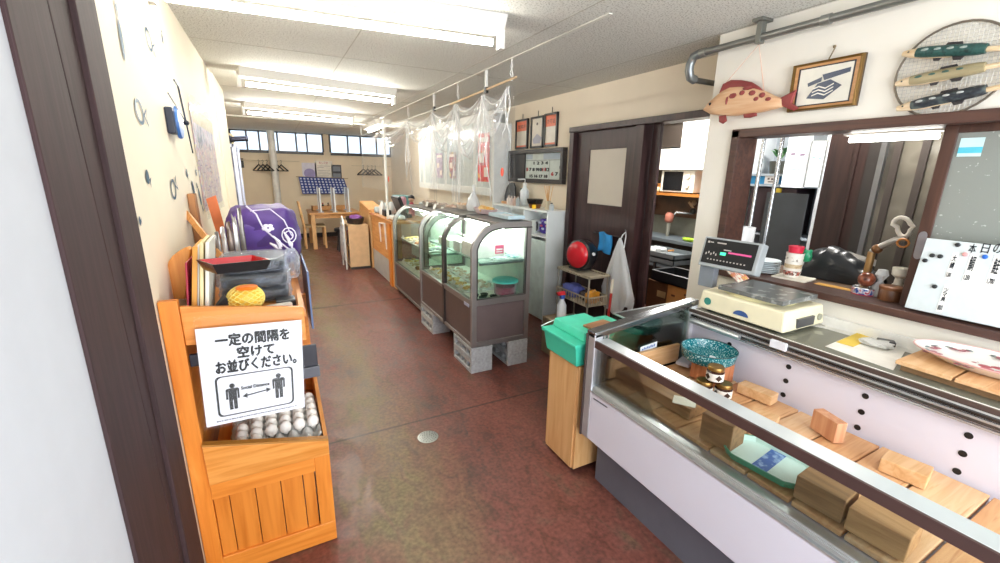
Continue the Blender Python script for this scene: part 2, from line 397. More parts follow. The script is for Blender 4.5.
# hatch frame
fr = MB()
fr.box(HX-.02, HX+.16, 1.62, 1.665, 1.02, 1.86); fr.box(HX-.02, HX+.16, -.4, 1.665, 1.82, 1.865)
fr.box(HX-.04, HX+.16, -.4, 1.665, 1.02, 1.055)
HATCH = S(fr, 'window_3', WOOD('#3b2724', '#56392f', 1, .45, 4), bevel=.003)
B(HX+.14, HX+.5, -.4, 1.66, 1.02, 1.05).build('sill', WOOD('#4a372c', '#66503c', 1, .5, 4), HATCH)
# sliding sash with glass
def on(u, v, x): return px(u, v, x=x)
xs = HX+.06
a, b_ = on(936, 143, xs), on(903, 305, xs); c_, d_ = on(951, 137, xs), on(912, 298, xs)
ys0, ys1 = (a.y+b_.y)/2, (c_.y+d_.y)/2-.01
sash = MB().box(xs, xs+.03, ys1, ys0, 1.055, 1.82).box(xs, xs+.03, -.4, ys1, 1.055, 1.09).box(xs, xs+.03, -.4, ys1, 1.79, 1.82)
s_ = sash.build('sash', WOOD('#3a241c', '#52352a', 2, .45, 4), HATCH, bevel=.002)
h = MB(); yc = (ys0+ys1)/2
h.prism(rrect(yc-.014, yc+.014, 1.27, 1.39, .013, .02), lambda p, t: (t, p[0], p[1]), xs-.006, xs)
h.build('sash_pull', M('#9a979c', .4, .5), s_)
B(xs+.012, xs+.018, -.4, ys1, 1.09, 1.79).build('glass', SPECK('#8f938d', '#bcc0ba', 60, .7, .1), s_)
# light and world
def tube_lamp(u0, v0, u1, v1, label, z=2.285, power=30, xr=None):
    a, b = px(u0, v0, z=z), px(u1, v1, z=z); d = (b-a).normalized(); n = Vector((-d.y, d.x, 0)); w = .1
    if xr: a = b-d*xr
    t = T('ceiling_lamp', label, 'lamp', (a.x/2+b.x/2, a.y/2+b.y/2, z), 'fluorescent ceiling lamps')
    A, Bq = a-d*.05, b+d*.05
    mb = MB(); pr = [(-w, 2.4), (-.055, 2.335), (.055, 2.335), (w, 2.4)]
    mb.prism(pr, lambda p, s: A.lerp(Bq, s)*1+n*p[0]+Vector((0, 0, p[1]-A.lerp(Bq, s).z)), 0, 1)
    for e in (A, Bq):
        mb.obox((e.x, e.y, z+.02), (.03, .045, .1), math.atan2(d.y, d.x))
    mb.build('housing', M('#eceae4', .45, var=.02), t)
    MB().tube([a, b], .017, 10).build('tube', EMIT('#fffdf2', power), t, smooth=True)
    return t
tube_lamp(165, -3, 492, 42.5, 'long ceiling lamp nearest the entrance, tube cut by the upper edge', power=60)
tube_lamp(246, 84, 389, 101.5, 'middle ceiling lamp with a bare white tube', power=95)
tube_lamp(248, 112.7, 349, 122, 'rear ceiling lamp just before the high windows', z=2.28, power=150)
# short lamp seen end on behind the curtain
a = Vector((1.72, 7.6, 2.3)); t = T('ceiling_lamp', 'short ceiling lamp seen end-on behind the clear curtain', 'lamp', a, 'fluorescent ceiling lamps')
MB().hexa([(1.62, 7.4, 2.33), (1.82, 7.4, 2.33), (1.82, 8.6, 2.33), (1.62, 8.6, 2.33)], [(1.58, 7.4, 2.4), (1.86, 7.4, 2.4), (1.86, 8.6, 2.4), (1.58, 8.6, 2.4)]).build('housing', M('#eceae4', .45, var=.02), t)
MB().tube([(1.72, 7.45, 2.295), (1.72, 8.55, 2.295)], .017, 10).build('tube', EMIT('#fffdf2', 150), t, smooth=True)
w = bpy.data.worlds.new('world'); bpy.context.scene.world = w; w.use_nodes = True
w.node_tree.nodes['Background'].inputs[0].default_value = (.86, .93, 1, 1); w.node_tree.nodes['Background'].inputs[1].default_value = 3.6
def lamp(name, loc, size, power, rot, col=(1, 1, 1), sy=None):
    l = bpy.data.lights.new(name, 'AREA'); l.energy = power; l.shape = 'RECTANGLE'; l.size = size; l.size_y = sy or size; l.color = col
    o = bpy.data.objects.new(name, l); C.objects.link(o); o.location = loc; o.rotation_euler = rot; return o
lamp('kitchen_fill', (2.98, 1.2, 2.37), .4, 34, (0, 0, 0), (1, .97, .92))  # unseen area light added to brighten what shows through the hatch
lamp('kitchen_fill', (3.5, 3.1, 2.35), .7, 52, (0, 0, 0), (1, .97, .92))  # second added light, out of view, brightening the kitchen beyond the door
lamp('shopfront_fill', (1.0, -1.55, 1.3), 2.6, 95, (PI/2, 0, 0), (.93, .97, 1), 2.2)  # area light added behind the camera, boosting daylight from an unseen shopfront
sc = bpy.context.scene; sc.view_settings.view_transform = 'Standard'; sc.view_settings.look = 'None'; sc.view_settings.exposure = .08
sc.cycles.use_denoising = True; sc.cycles.max_bounces = 10; sc.cycles.transparent_max_bounces = 24; sc.cycles.caustics_reflective = False; sc.cycles.caustics_refractive = False
sc.cycles.sample_clamp_indirect = 6
# ------------------------------------------------------------------ left wall
WX = -.375
def fish_decal(u, v, L, H, ang=0, flip=1, solid=False, wx=None):
    p = px(u, v, x=WX+.002); ca, sa = math.cos(ang), math.sin(ang)
    f = lambda a, b: (WX+.003, p.y+(a*ca-b*sa)*flip, p.z+a*sa+b*ca)
    mb = MB(); n = 18
    body = [(L*.32*math.cos(2*PI*i/n)-L*.12, H*.5*math.sin(2*PI*i/n)) for i in range(n)]
    tail = [(L*.18, H*.02), (L*.5, H*.42), (L*.42, 0), (L*.5, -H*.42), (L*.18, -H*.02)]
    if solid: mb.add([f(*q) for q in body], [tuple(range(n))]); mb.add([f(*q) for q in tail], [tuple(range(5))])
    else:
        for poly, k in ((body, .72), (tail, .55)):
            m_ = len(poly); cx = sum(q[0] for q in poly)/m_; c2 = sum(q[1] for q in poly)/m_
            inn = [(cx+(a-cx)*k, c2+(b-c2)*k) for a, b in poly]
            mb.add([f(*q) for q in poly]+[f(*q) for q in inn], [(i, (i+1) % m_, m_+(i+1) % m_, m_+i) for i in range(m_)])
    n0 = len(mb.v); mb.add([(WX-.002, q.y, q.z) for q in list(mb.v)], [tuple(reversed(q)) for q in list(mb.f)])
    return mb
decal_m = M('#2f5068', .5, 0, key='blue-grey sticker')
FD = [(120, 32, .19, .035, 1.5, 1, 'long thin fish sticker highest and nearest the dark door', True),
 (150, 42, .16, .085, -.25, 1, 'outlined fish sticker at the twelve of the wall clock', False),
 (162, 37, .07, .03, 1.3, 1, 'tiny solid fish sticker right of the top outlined fish', True),
 (141, 113, .17, .085, -.1, 1, 'outlined fish sticker left of the blue clock', False),
 (178, 130, .12, .075, .1, 1, 'outlined fish sticker close to the clock hands, right side', False),
 (148, 178, .07, .05, -.5, 1, 'small fish sticker low on the wall, below the left outlined fish', True),
 (174, 188, .17, .085, .25, 1, 'outlined fish sticker below the blue clock', False),
 (187, 174, .06, .045, -.5, 1, 'small solid fish sticker upper left of the poster edge', True),
 (140, 221, .03, .03, 0, 1, 'dot-sized fish sticker lowest, beside the dark door', True),
 (196, 172, .05, .04, .8, 1, 'tiny fish sticker touching the upper poster edge', True),
 (194.5, 194, .18, .055, -1.1, 1, 'slender diving fish sticker beside the poster', True),
 (200.5, 200, .17, .055, -1.1, 1, 'slender diving fish sticker partly beside the poster bottom', True),
 (197, 186, .05, .03, -.6, 1, 'very small fish sticker above the two diving fish', True),
 (199, 214, .2, .05, -1.3, 1, 'slender fish sticker under the poster corner above the wooden stick', True)]
for u, v, L, H, a, fl, lb, so in FD:
    fish_decal(u, v, L, H, a, fl, so).build('fish_sticker', decal_m, label=lb, cat='sticker', group='fish stickers on the left wall')
# clock
c = px(170, 122, x=WX)
t = T('wall_clock', 'small blue wall clock with thin hands among fish stickers', 'clock', (WX, c.y, c.z))
B(WX, WX+.03, c.y-.10, c.y-.015, c.z-.055, c.z+.055).build('movement_box', M('#22283a', .4), t, bevel=.006)
MB().lathe([(0, .04), (.066, .04), (.07, .035), (.07, .026), (0, .026)], (WX, c.y, c.z), 24, Matrix.Rotation(PI/2, 4, 'Y')).build('face', M('#3f6fb0', .35), t, smooth=True)
cc = Vector((WX+.06, c.y, c.z))
MB().tube([cc, px(178, 86, x=WX+.06), px(174, 80, x=WX+.06)], .004, 5).tube([cc, cc+Vector((0, .06, -.13))], .003, 5).build('minute_hand', M('#1d2230', .4), t)
MB().tube([cc, px(168, 93, x=WX+.06)], .0025, 5).build('hour_hand', M('#30343c', .4), t)
MB().ball(cc, .012, 8).build('hub', M('#1d2230', .4), t)
# poster in a plastic sleeve
q = [px(205, 210, x=WX+.008), px(221, 203, x=WX+.008), px(213, 121, x=WX+.008), px(188.5, 104, x=WX+.008)]
yl, yr = 3.12, 4.22; zb, zt = 1.335, 1.955
t = T('hanging_poster', 'printed map-like poster in a shiny clear sleeve on the left wall', 'poster', (WX+.005, 3.66, 1.335))
Q = [(WX+.006, yl, zb), (WX+.006, yr, zb), (WX+.006, yr, zt-.01), (WX+.006, yl, zt)]
PP = MB().slab(*Q, .003).build('paper', BLOTCH(['#c9bccb', '#d9c99a', '#b3a6c4', '#d6a9a4', '#9fa9b6', '#ded8d4'], 14), t)
s = Sheet(*Q); random.seed(3)
for i in range(46):
    u = random.random()*.9+.02; v = random.random()*.55+.02; s.rect(u, u+random.uniform(.02, .09), v, v+.012)
s.build('print', M('#7c6a8a', .5), PP)
s = Sheet(*Q)
for i in range(26):
    u = random.random()*.92; v = .6+random.random()*.22; s.rect(u, u+.03, v, v+random.uniform(.05, .12))
s.build('photo_strip', M('#4a4a52', .4), PP)
s = Sheet(*Q, e=.002); s.rect(.02, .98, .84, .99); s.build('header_band', M('#b9a36c', .5), PP)
MB().grid(lambda u, v: (WX+.016+.006*math.sin(u*23+v*5), yl-.03+(yr-yl+.06)*u, zb-.04+(zt-zb+.09-.02*u)*v), 40, 14).build('sleeve', FILM('#ffffff', .93, .07, 'sleeve', 0, .25), t, smooth=True)
# ------------------------------------------------------------------ display stand
t = T('display_stand', 'orange wooden display stand with egg bin and upper bin', 'display stand', (-.13, 1.95, 0))
X0, X1, YF = -.372, .104, 1.70
B(X0, -.318, YF, YF+.03, 0, 1.165).build('post', ORANGE, t, bevel=.002)
B(X0, -.345, YF+.03, 3.25, 0, .98).build('side_panel', WOOD('#b8702c', '#d28c42', 1, .42, 4), t, bevel=.002)
B(.082, X1-.002, YF+.028, 2.35, .02, .44).build('side_panel', WOOD('#b8702c', '#d28c42', 1, .42, 4), t, bevel=.002)
B(.044, X1, YF, YF+.028, .03, .44).build('post', ORANGE, t, bevel=.002)
B(-.318, X1, YF-.001, YF+.027, 0.004, .1).build('rail', ORANGEX, t, bevel=.002)
mb = MB(); mb.hexa([(-.318, YF, .31), (.044, YF, .375), (.044, YF+.028, .375), (-.318, YF+.028, .31)], [(-.318, YF, .385), (.044, YF, .445), (.044, YF+.028, .445), (-.318, YF+.028, .385)])
# straight rail
mb = B(-.318, .044, YF, YF+.028, .372, .445); mb.build('rail', ORANGEX, t, bevel=.002)
mb = MB(); x = -.316
for wd in (.052, .088, .09, .082, .046):
    mb.box(x, x+wd-.003, YF+.01, YF+.026, .1, .375); x += wd
mb.build('front_panel', WOOD('#c06a1c', '#d98330', 2, .42, 3), t, bevel=.0015)
# sloped lip of the egg bin
LIP = M('#d98a3c', .45)
mb = MB()
mb.hexa([(-.318, YF-.006, .44), (.104, YF-.006, .44), (.104, YF+.012, .44), (-.318, YF+.012, .44)],
        [(-.318, YF-.018, .615), (.104, YF-.018, .513), (.104, YF+.002, .513), (-.318, YF+.002, .615)])
mb.build('lip', WOOD('#cd7c2c', '#e59c4e', 0, .42, 5, '#d98a3a'), t, bevel=.002)
mb = MB(); mb.hexa([(-.318, YF-.019, .615), (.104, YF-.019, .513), (.104, YF+.008, .513), (-.318, YF+.008, .615)], [(-.318, YF-.019, .623), (.104, YF-.019, .521), (.104, YF+.008, .521), (-.318, YF+.008, .623)])
mb.build('lip_edge', M('#a8712c', .5), t)
B(-.318, .1, YF+.03, 2.3, .43, .448).build('bin_floor', ORANGEY, t)
mb = MB(); mb.hexa([(.088, YF+.012, .44), (.104, YF+.012, .44), (.104, 2.35, .44), (.088, 2.35, .44)], [(.088, YF+.012, .52), (.104, YF+.012, .52), (.104, 2.35, .66), (.088, 2.35, .66)])
mb.build('bin_side', ORANGEY, t, bevel=.0015)
B(-.318, .1, 2.3, 2.33, .44, .98).build('bin_back', ORANGEX, t)
# upper bin
UB = 1.045
mb = MB(); mb.hexa([(-.317, YF+.012, 1.0), (.062, YF+.012, .955), (.062, YF+.03, .955), (-.317, YF+.03, 1.0)], [(-.317, YF+.012, 1.14), (.062, YF+.012, 1.09), (.062, YF+.03, 1.09), (-.317, YF+.03, 1.14)])
mb.build('upper_lip', WOOD('#cd7c2c', '#e09244', 0, .42, 5), t, bevel=.002)
B(-.345, .07, YF+.03, 3.25, UB, UB+.02).build('upper_floor', ORANGEY, t)
mb = MB(); mb.hexa([(.045, YF+.03, 1.0), (.062, YF+.03, .955), (.064, 1.95, .98), (.047, 1.95, .98)], [(.045, YF+.03, 1.09), (.062, YF+.03, 1.09), (.064, 1.95, 1.10), (.047, 1.95, 1.10)])
mb.build('upper_side', ORANGEY, t, bevel=.0015)
mb = MB(); mb.hexa([(-.338, 2.05, 1.0), (-.321, 2.05, 1.0), (-.321, 3.25, 1.0), (-.338, 3.25, 1.0)], [(-.338, 2.05, 1.15), (-.321, 2.05, 1.15), (-.321, 3.25, 1.2), (-.338, 3.25, 1.2)])
mb.build('upper_side', ORANGEY, t, bevel=.0015)
B(-.3, .06, 3.1, 3.14, 0, .97).build('rear_leg_board', ORANGEX, t)
# egg tray and eggs
EP = .0535; ex0, ey0, ez = .058, 1.775, .475
tr = MB()
def cup(u, v):
    x = -.255+u*.34; y = YF+.04+v*.33
    return (x, y, ez+.018+.016*(math.cos((x-ex0)*2*PI/EP+PI)+math.cos((y-ey0)*2*PI/EP+PI)))
tr.grid(cup, 50, 50)
tr.build('egg_tray', M('#c9c8c4', .85, bmp=.2, scale=60, key='grey paper pulp'), label='grey pulp egg tray in the lower bin of the orange stand', cat='egg tray', smooth=True, solid=.003)
eggm = M('#f4efe9', .45, var=.02)
egg = MB().lathe([(0, -.029), (.008, -.0275), (.016, -.0065), (.0215, -.011), (.0235, 0), (.0225, .011), (.018, .021), (.011, .0275), (.005, .0305), (0, .031)], (0, 0, 0), 16).build('egg', eggm, smooth=True, label='white egg sitting in the pulp tray below the notice', cat='egg', group='white eggs in the tray')
first = True
for j in range(6):
    for i in range(6):
        if (j == 0 and i <= 2) or (j == 0 and i == 3) or i == 5 and j > 2: continue
        loc = (ex0-i*EP+random.uniform(-.001, .001), ey0+j*EP-.0, ez+.028)
        if first: egg.location = loc; first = False
        else: copy_tree(egg, loc)
# notice in a clear sleeve
tl, tr_, br, bl = px(194.8, 329.4, y=1.69), px(301.2, 319.9, y=1.69), px(304.7, 407, y=1.635), px(206.7, 427.6, y=1.635)
t = T('notice', 'white social distancing notice in a clear sleeve hung on the orange stand', 'sign', ((bl+br)/2))
NP = MB().slab(bl, br, tr_, tl, .002).build('paper', M('#e4e4ec', .5, var=.01), t)
ink = M('#08080c', .45, var=.02)
A4 = Sheet(bl, br, tr_, tl)
A4.text('一定の間隔を', .165, .87, .80, .925, .0065).text('空けて', .355, .71, .665, .78, .0065).text('お並びください。', .145, .93, .525, .65, .0065)
A4.build('heading_lettering', ink, NP)
P_ = Sheet(bl, br, tr_, tl)
P_.ring(rrect(.12, .89, .075, .495, .05, .045), .055)
def man(u, v):
    P_.disc(u, v+.128, .027, .025)
    P_.poly([(u-.065, v+.09), (u-.05, v+.103), (u+.05, v+.103), (u+.065, v+.09), (u+.065, v-.01), (u+.045, v-.01), (u+.045, v+.07), (u-.045, v+.07), (u-.045, v-.01), (u-.065, v-.01)])
    P_.rect(u-.04, u+.04, v-.02, v+.08); P_.rect(u-.04, u-.004, v-.12, v-.01); P_.rect(u+.004, u+.04, v-.12, v-.01)
man(.275, .255); man(.735, .285)
P_.poly([(.365, .252), (.415, .285), (.415, .228)]).poly([(.41, .249), (.61, .270), (.61, .284), (.41, .263)]).poly([(.655, .279), (.605, .305), (.605, .248)])
P_.text('Social Distance', .36, .64, .325, .36, .0025)
P_.build('pictogram', ink, NP)
P2 = Sheet(bl, br, tr_, tl)
for i in range(34): P2.rect(.1+i*.024, .1+i*.024+.013+.006*(i % 3 == 0), .03, .043)
P2.build('small_print', M('#3c3c48', .5), NP)
ux = (tr_-tl); uz = (tl-bl)
st = [bl-ux*.02-uz*.02, br+ux*.02-uz*.02, px(300.5, 309, y=1.69)+ux*.01, px(194.5, 316.5, y=1.69)-ux*.01]
off = Vector((0, -.006, 0))
MB().quad(*[p+off for p in st]).build('sleeve', FILM('#ffffff', .975, .08, 'sleeve', 0, .1), t)
# price clips
b0 = px(188, 353, y=1.73)
B(-.316, -.285, 1.715, 1.735, b0.z-.05, b0.z-.005).build('price_clip', M('#2b2c38', .35), label='small dark price clip left of the notice', cat='clip', bevel=.004)
b0 = px(309, 362, y=1.9)
t = T('price_holder', 'black rectangular price holder right of the notice', 'price holder', (b0.x, 1.9, b0.z-.09))
B(b0.x-.07, b0.x+.035, 1.895, 1.905, b0.z-.02, b0.z+.08).build('panel', M('#33343c', .3), t, bevel=.003)
B(b0.x-.07, b0.x+.04, 1.885, 1.91, b0.z-.07, b0.z-.02).build('base', M('#5c5e66', .35), t, bevel=.003)
# ------------------------------------------------------------------ things in and on the upper bin
FZ = UB+.02
# leaning boards and folders at the left
def lean(name, label, cat, pts, th, mat, group=None):
    mb = MB(); mb.slab(*pts, th); return mb.build(name, mat, label=label, cat=cat, group=group, bevel=.003)
def pq(l, ys): return [px(u, v, y=yy) for (u, v), yy in zip(l, ys)]
# rounded orange board beside the wall
yb = 1.96
pts = [(166, 299), (166, 272), (168, 262), (172, 256), (180, 250), (186, 247), (190, 250), (185, 299)]
poly = [px(u, v, y=yb) for u, v in pts]
mb = MB(); mb.prism(poly, lambda p, s: (p.x+s*.01, p.y+s*.03, p.z), 0, 1)
mb.build('serving_board', WOOD('#c77a2c', '#e09a48', 2, .45, 4), label='rounded orange wooden board against the wall at the stand end', cat='board', bevel=.003)
def folder(x, wd, h, lean_, y0, dy, label, col):
    a = Vector((x, y0, FZ+.002)); n = Vector((wd, 0, 0)); up = Vector((lean_, .05, h)); d = Vector((0, dy, 0))
    MB().hexa([a, a+n, a+n+d, a+d], [a+up, a+n+up, a+n+d+up, a+d+up]).build('folder', M(col, .45, var=.05), label=label, cat='folder', group='folders leaning in the upper bin', bevel=.002)
folder(-.314, .006, .20, .012, 1.79, .2, 'red folder standing nearest the wall in the upper bin', '#a3203c')
folder(-.303, .016, .255, .030, 1.79, .2, 'yellow-orange folder standing just right of the red one', '#d9983c')
folder(-.285, .004, .262, .029, 1.79, .2, 'thin grey-white folder between yellow and cream ones', '#cfccc6')
folder(-.278, .012, .27, .028, 1.79, .2, 'cream folder second from the right of the leaning folders', '#e6d3a0')
folder(-.262, .012, .27, .030, 1.79, .2, 'white folder leaning rightmost in the bin', '#e9e6da')
# wooden stick leaning on wall
a, b = px(186, 213, y=2.55), px(222, 258, y=2.25)
MB().tube([a, b], .018, 4).build('wooden_stick', WOOD('#b5763c', '#cf9354', 2, .5, 5), label='flat wooden stick leaning on the left wall above the folders', cat='stick', bevel=.002)
B(-.373, -.343, 2.60, 2.68, FZ+.001, 1.47).build('wooden_upright', WOOD('#8a5a30', '#a87242', 2, .5, 5), label='upright wooden slat against the wall behind the stick', cat='stick', bevel=.002)
# silver and grey packets in a row (left rear)
random.seed(5)
for i in range(6):
    p = px(211+5.6*i, 240-6*i, y=2.27+.024*i); h = p.z-FZ-.002
    mb = MB().blob((p.x, p.y, FZ+.001+h/2), (.023, .02, h), .25, 5, i, .5, 14)
    mb.build('foil_packet', M(['#b9b4b0', '#8d8680', '#d8d4d0', '#7a6a60'][i % 4], .25, .5, .3, 30), label=['shiny foil packet first in the row beside the folders', 'dull grey foil packet second from the folders', 'pale foil packet third from the folders', 'brownish foil packet fourth from the folders', 'silver foil packet fifth in the row behind the folders', 'grey foil packet touching the purple bundle'][i], cat='packet', group='foil packets along the wall', smooth=True)
p = px(217, 204, y=3.0)
MB().hexa([p+Vector((-.02, 0, -.20)), p+Vector((.03, 0, -.22)), p+Vector((.03, .01, -.22)), p+Vector((-.02, .01, -.20))], [p+Vector((-.05, 0, .03)), p+Vector((0, 0, .05)), p+Vector((0, .01, .05)), p+Vector((-.05, .01, .03))]).build('orange_card', M('#e07a45', .5), label='orange card sticking up beneath the poster', cat='card')
# purple bundle with white cord
c = px(262, 236, y=2.72)
t = T('purple_bundle', 'purple cloth bundle tied with white cord on the stand', 'bundle', (c.x, 2.72, FZ))
BXC = px(264, 230, y=2.72).x; ztop = px(262, 206, y=2.72).z; hb = ztop-FZ-.01
mb = MB().blob((BXC, 2.74, FZ+.012+hb/2), (.35, .56, hb), .14, 2.2, 4, .55, 36)
mb.build('cloth', M('#40226f', .55, var=.25, scale=6, bmp=.3, key='purple cloth'), t, smooth=True)
MB().blob((BXC-.008, 2.66, FZ+.02+hb*.45), (.36, .40, hb*.8), .2, 2.6, 9, .6, 28).build('cloth_fold', M('#4a2a80', .5, var=.2, scale=8, bmp=.3), t, smooth=True)
def onblob(u, v, y): return px(u, v, y=y)
yy = 2.34
MB().tube([px(246, 206, y=2.42), px(256, 214, y=2.4), px(263, 228, y=2.38), px(272, 236, y=2.37), px(290, 250, y=2.36)], .004, 5).tube([px(250, 211, y=2.42), px(270, 209, y=2.42), px(284, 220, y=2.4), px(292, 236, y=2.38)], .003, 5).build('cord', M('#d8d2e6', .5), t)
mk = M('#ece8f2', .5); s = MB()
for cu, cv in ((268, 228),):
    for i in range(5):
        an = 2*PI*i/5+.3; s.ball(px(cu+3.6*math.cos(an), cv+2.6*math.sin(an), y=2.375), (.013, .004, .009), 8)
for (u0, v0, u1, v1) in ((273, 236, 282, 247), (276, 240, 280, 249), (284, 232, 290, 246), (270, 243, 278, 249), (288, 240, 292, 248)):
    s.tube([px(u0, v0, y=2.37), px((u0+u1)/2+1.5, (v0+v1)/2, y=2.362), px(u1, v1, y=2.36)], [.004, .009, .004], 5)
for r in (.018, .032):
    cc = px(289, 235, y=2.4); s.tube([cc+Vector((r*math.cos(a), -.01, r*1.2*math.sin(a))) for a in [2*PI*i/12 for i in range(12)]], .003, 5, closed=True)
s.build('crane_pattern', mk, t)
# folded dark things behind bundle
B(c.x-.1, c.x+.1, 3.06, 3.2, FZ+.001, FZ+.30).build('dark_case', M('#2a2a30', .4), label='dark case behind the purple bundle', cat='case', bevel=.02)
# plastic-wrapped dark trays
WTOP = FZ+.003
def wrapped(u, v, y, size, seed, label):
    global WTOP
    c = px(u, v, y=y); c.x = -.099; c.z = WTOP+size[2]/2; WTOP += size[2]*1.07
    t = T('wrapped_pack', label, 'pack', (c.x, y, c.z-size[2]/2), 'plastic wrapped dark packs')
    MB().blob((c.x, y, c.z), (size[0]*.92, size[1]*.92, size[2]*.86), .03, 3, seed, .3, 24).build('contents', BLOTCH(['#08090c', '#10131c', '#0c0f18', '#39404e'], 22, .4), t, smooth=True)
    MB().blob((c.x, y, c.z), size, .08, 9, seed+3, .33, 44).build('wrap', FILM('#f4f8ff', .94, .04, 'crumpled wrap', .5, .3), t)
wrapped(252, 290, 2.05, (.265, .30, .055), 1, 'clear-wrapped black pack at the bottom, over the yellow fruit')
wrapped(250, 279, 2.06, (.265, .31, .055), 2, 'clear-wrapped dark pack in the middle of the pile')
wrapped(264, 265, 2.08, (.255, .29, .055), 5, 'clear-wrapped pack topmost, touching the purple bundle')
# loose clear bag corner
cR = px(296, 262, y=2.29); cR.z = max(cR.z, FZ+.1)
MB().blob(cR+Vector((-.02, 0, -.02)), (.07, .07, .14), .35, 5, 8, .6, 24).build('clear_bag', FILM('#f4f8ff', .85, .08, 'crumpled wrap', .8), label='crumpled empty clear bag at the right end of the packs', cat='bag', smooth=True)
# lacquer box, open
t_ = [px(209, 262, z=1.23), px(233, 268, z=1.23), px(260, 257, z=1.23), px(242, 251, z=1.23)]
cen = (t_[0]+t_[2])/2
t = T('lacquer_box', 'open lacquer box, red inside and black outside', 'box', (cen.x, cen.y, 1.2))
ax = Vector((.175, .03, 0)); ay = Vector((-.06, .12, 0)); zt = WTOP+.04; zb_ = WTOP+.004
cen = px(234, 259.5, z=zt)
def ring4(k, z): return [Vector((cen.x, cen.y, z))+(ax*sx+ay*sy_)*k*.5 for sx, sy_ in ((-1, -1), (1, -1), (1, 1), (-1, 1))]
mb = MB(); lo, hi = ring4(.84, zb_), ring4(1, zt)
n = len(mb.v); mb.add(lo+hi, [(3, 2, 1, 0), (0, 1, 5, 4), (1, 2, 6, 5), (2, 3, 7, 6), (3, 0, 4, 7)])
hi2 = ring4(.94, zt); mb.add(hi+hi2, [(0, 1, 5, 4), (1, 2, 6, 5), (2, 3, 7, 6), (3, 0, 4, 7)])
mb.build('shell', M('#151416', .2), t)
lo2 = ring4(.8, zb_+.006)
mb = MB(); mb.add(lo2+hi2, [(0, 1, 2, 3), (0, 1, 5, 4), (1, 2, 6, 5), (2, 3, 7, 6), (3, 0, 4, 7)]); mb.build('lining', M('#c81a20', .25), t)
# yellow netted fruit with orange label
c = px(246, 299, y=1.82); FZ += .004
t = T('netted_fruit', 'yellow fruit in foam netting with an orange label', 'fruit', (c.x, c.y, FZ))
MB().ball((c.x, c.y, FZ+.05), (.062, .05, .05), 20).build('fruit', M('#e8b93a', .5), t, smooth=True)
mb = MB()
for k in range(-7, 8):
    for sgn in (1, -1):
        pts = []
        for i in range(13):
            a = PI*i/12; th = k*.42+sgn*a*.9
            pts.append((c.x-.063*math.cos(a), c.y+.0515*math.sin(a)*math.cos(th), FZ+.05+.0515*math.sin(a)*math.sin(th)))
        mb.tube(pts, .0022, 4)
mb.build('foam_net', M('#f3dc7a', .6), t)
MB().blob((c.x+.008, c.y-.012, FZ+.094), (.075, .055, .018), .05, 3, 2, .8, 16).build('fruit_label', M('#ee7a1c', .4), t, smooth=True)
MB().tube([(c.x-.055, c.y, FZ+.05), (c.x-.08, c.y-.005, FZ+.035), (c.x-.105, c.y-.01, FZ+.015)], [.028, .018, .008], 8).build('wrapper_tail', M('#2c2e34', .3), t, smooth=True)
B(-.03, .04, 1.80, 1.87, FZ, FZ+.03).build('black_tray', M('#1a1a1c', .35), label='small black tray right of the netted fruit', cat='tray', bevel=.004)
MB().obox((-.03, 1.775, FZ+.014), (.11, .03, .018), .3).build('white_card', M('#dcd8cf', .5), label='pale card lying before the black tray in the bin', cat='card')
MB().obox((.1085, 2.35, 1.0), (.008, .5, .28), 0).build('hanging_blue_sheet', M('#5a6f96', .5), label='bluish panel hung on the right flank of the upper bin', cat='sheet')
# ------------------------------------------------------------------ rear left
t = T('glass_cabinet', 'tall narrow cabinet with aluminium frame by the rear left wall', 'cabinet', (-.5, 7.0, 0))
cx0, cx1, cy0, cy1 = -.66, -.385, 6.75, 7.5
mb = MB()
for x, y in ((cx0, cy0), (cx1, cy0), (cx0, cy1), (cx1, cy1)): mb.box(x-.02, x+.02, y-.02, y+.02, 0, 1.9)
mb.box(cx0, cx1, cy0-.02, cy1+.02, 1.86, 1.9)
mb.build('frame', M('#b7b9c4', .3, .8), t)
B(cx0, cx1, cy0, cy1, 0, .05).build('base', M('#55555c', .4), t)
mb = MB()
for z in (.5, .9, 1.3, 1.6): mb.box(cx0+.01, cx1-.01, cy0+.01, cy1-.01, z, z+.015)
mb.build('shelf', M('#c8ccd4', .3), t)
B(cx1-.004, cx1+.004, cy0+.02, cy1-.02, .05, 1.86).build('side_pane', BLOTCH(['#4c4c5c', '#7c7c8c', '#33333f', '#9ea0ae'], 5, .15), t)
B(cx0, cx1, cy0-.012, cy0-.004, .05, 1.86).build('front_pane', BLOTCH(['#3a3a48', '#5c5c6a', '#8a8a98'], 5, .15), t)
p = px(236.5, 136, y=6.9)
t = T('black_hat', 'black cap with a brim lying on top of the aluminium cabinet', 'hat', (-.5, 6.95, 1.9))
MB().blob((-.52, 6.95, 1.967), (.26, .28, .13), .2, 2, 3, .7, 20).build('crown', M('#1c1c2a', .6), t, smooth=True)
MB().grid(lambda u, v: (-.42+.2*u, 6.8+.3*v, 1.95+.05*math.sin(v*PI)+.02*u), 6, 8).build('brim', M('#222438', .6), t, smooth=True, solid=.01)
MB().blob((-.5, 7.25, 1.982), (.22, .24, .16), .3, 3, 5, .7, 18).build('cloth_roll', M('#b8ab8a', .7), label='beige cloth roll on the aluminium cabinet behind the cap', cat='cloth', smooth=True)
p = px(240.5, 163, y=11.19)
B(p.x-.06, p.x+.06, 11.17, 11.199, p.z-.1, p.z+.1).build('wall_switch', M('#3b3836', .4), label='dark wall switch on the back wall beside the cabinet', cat='switch', bevel=.004)
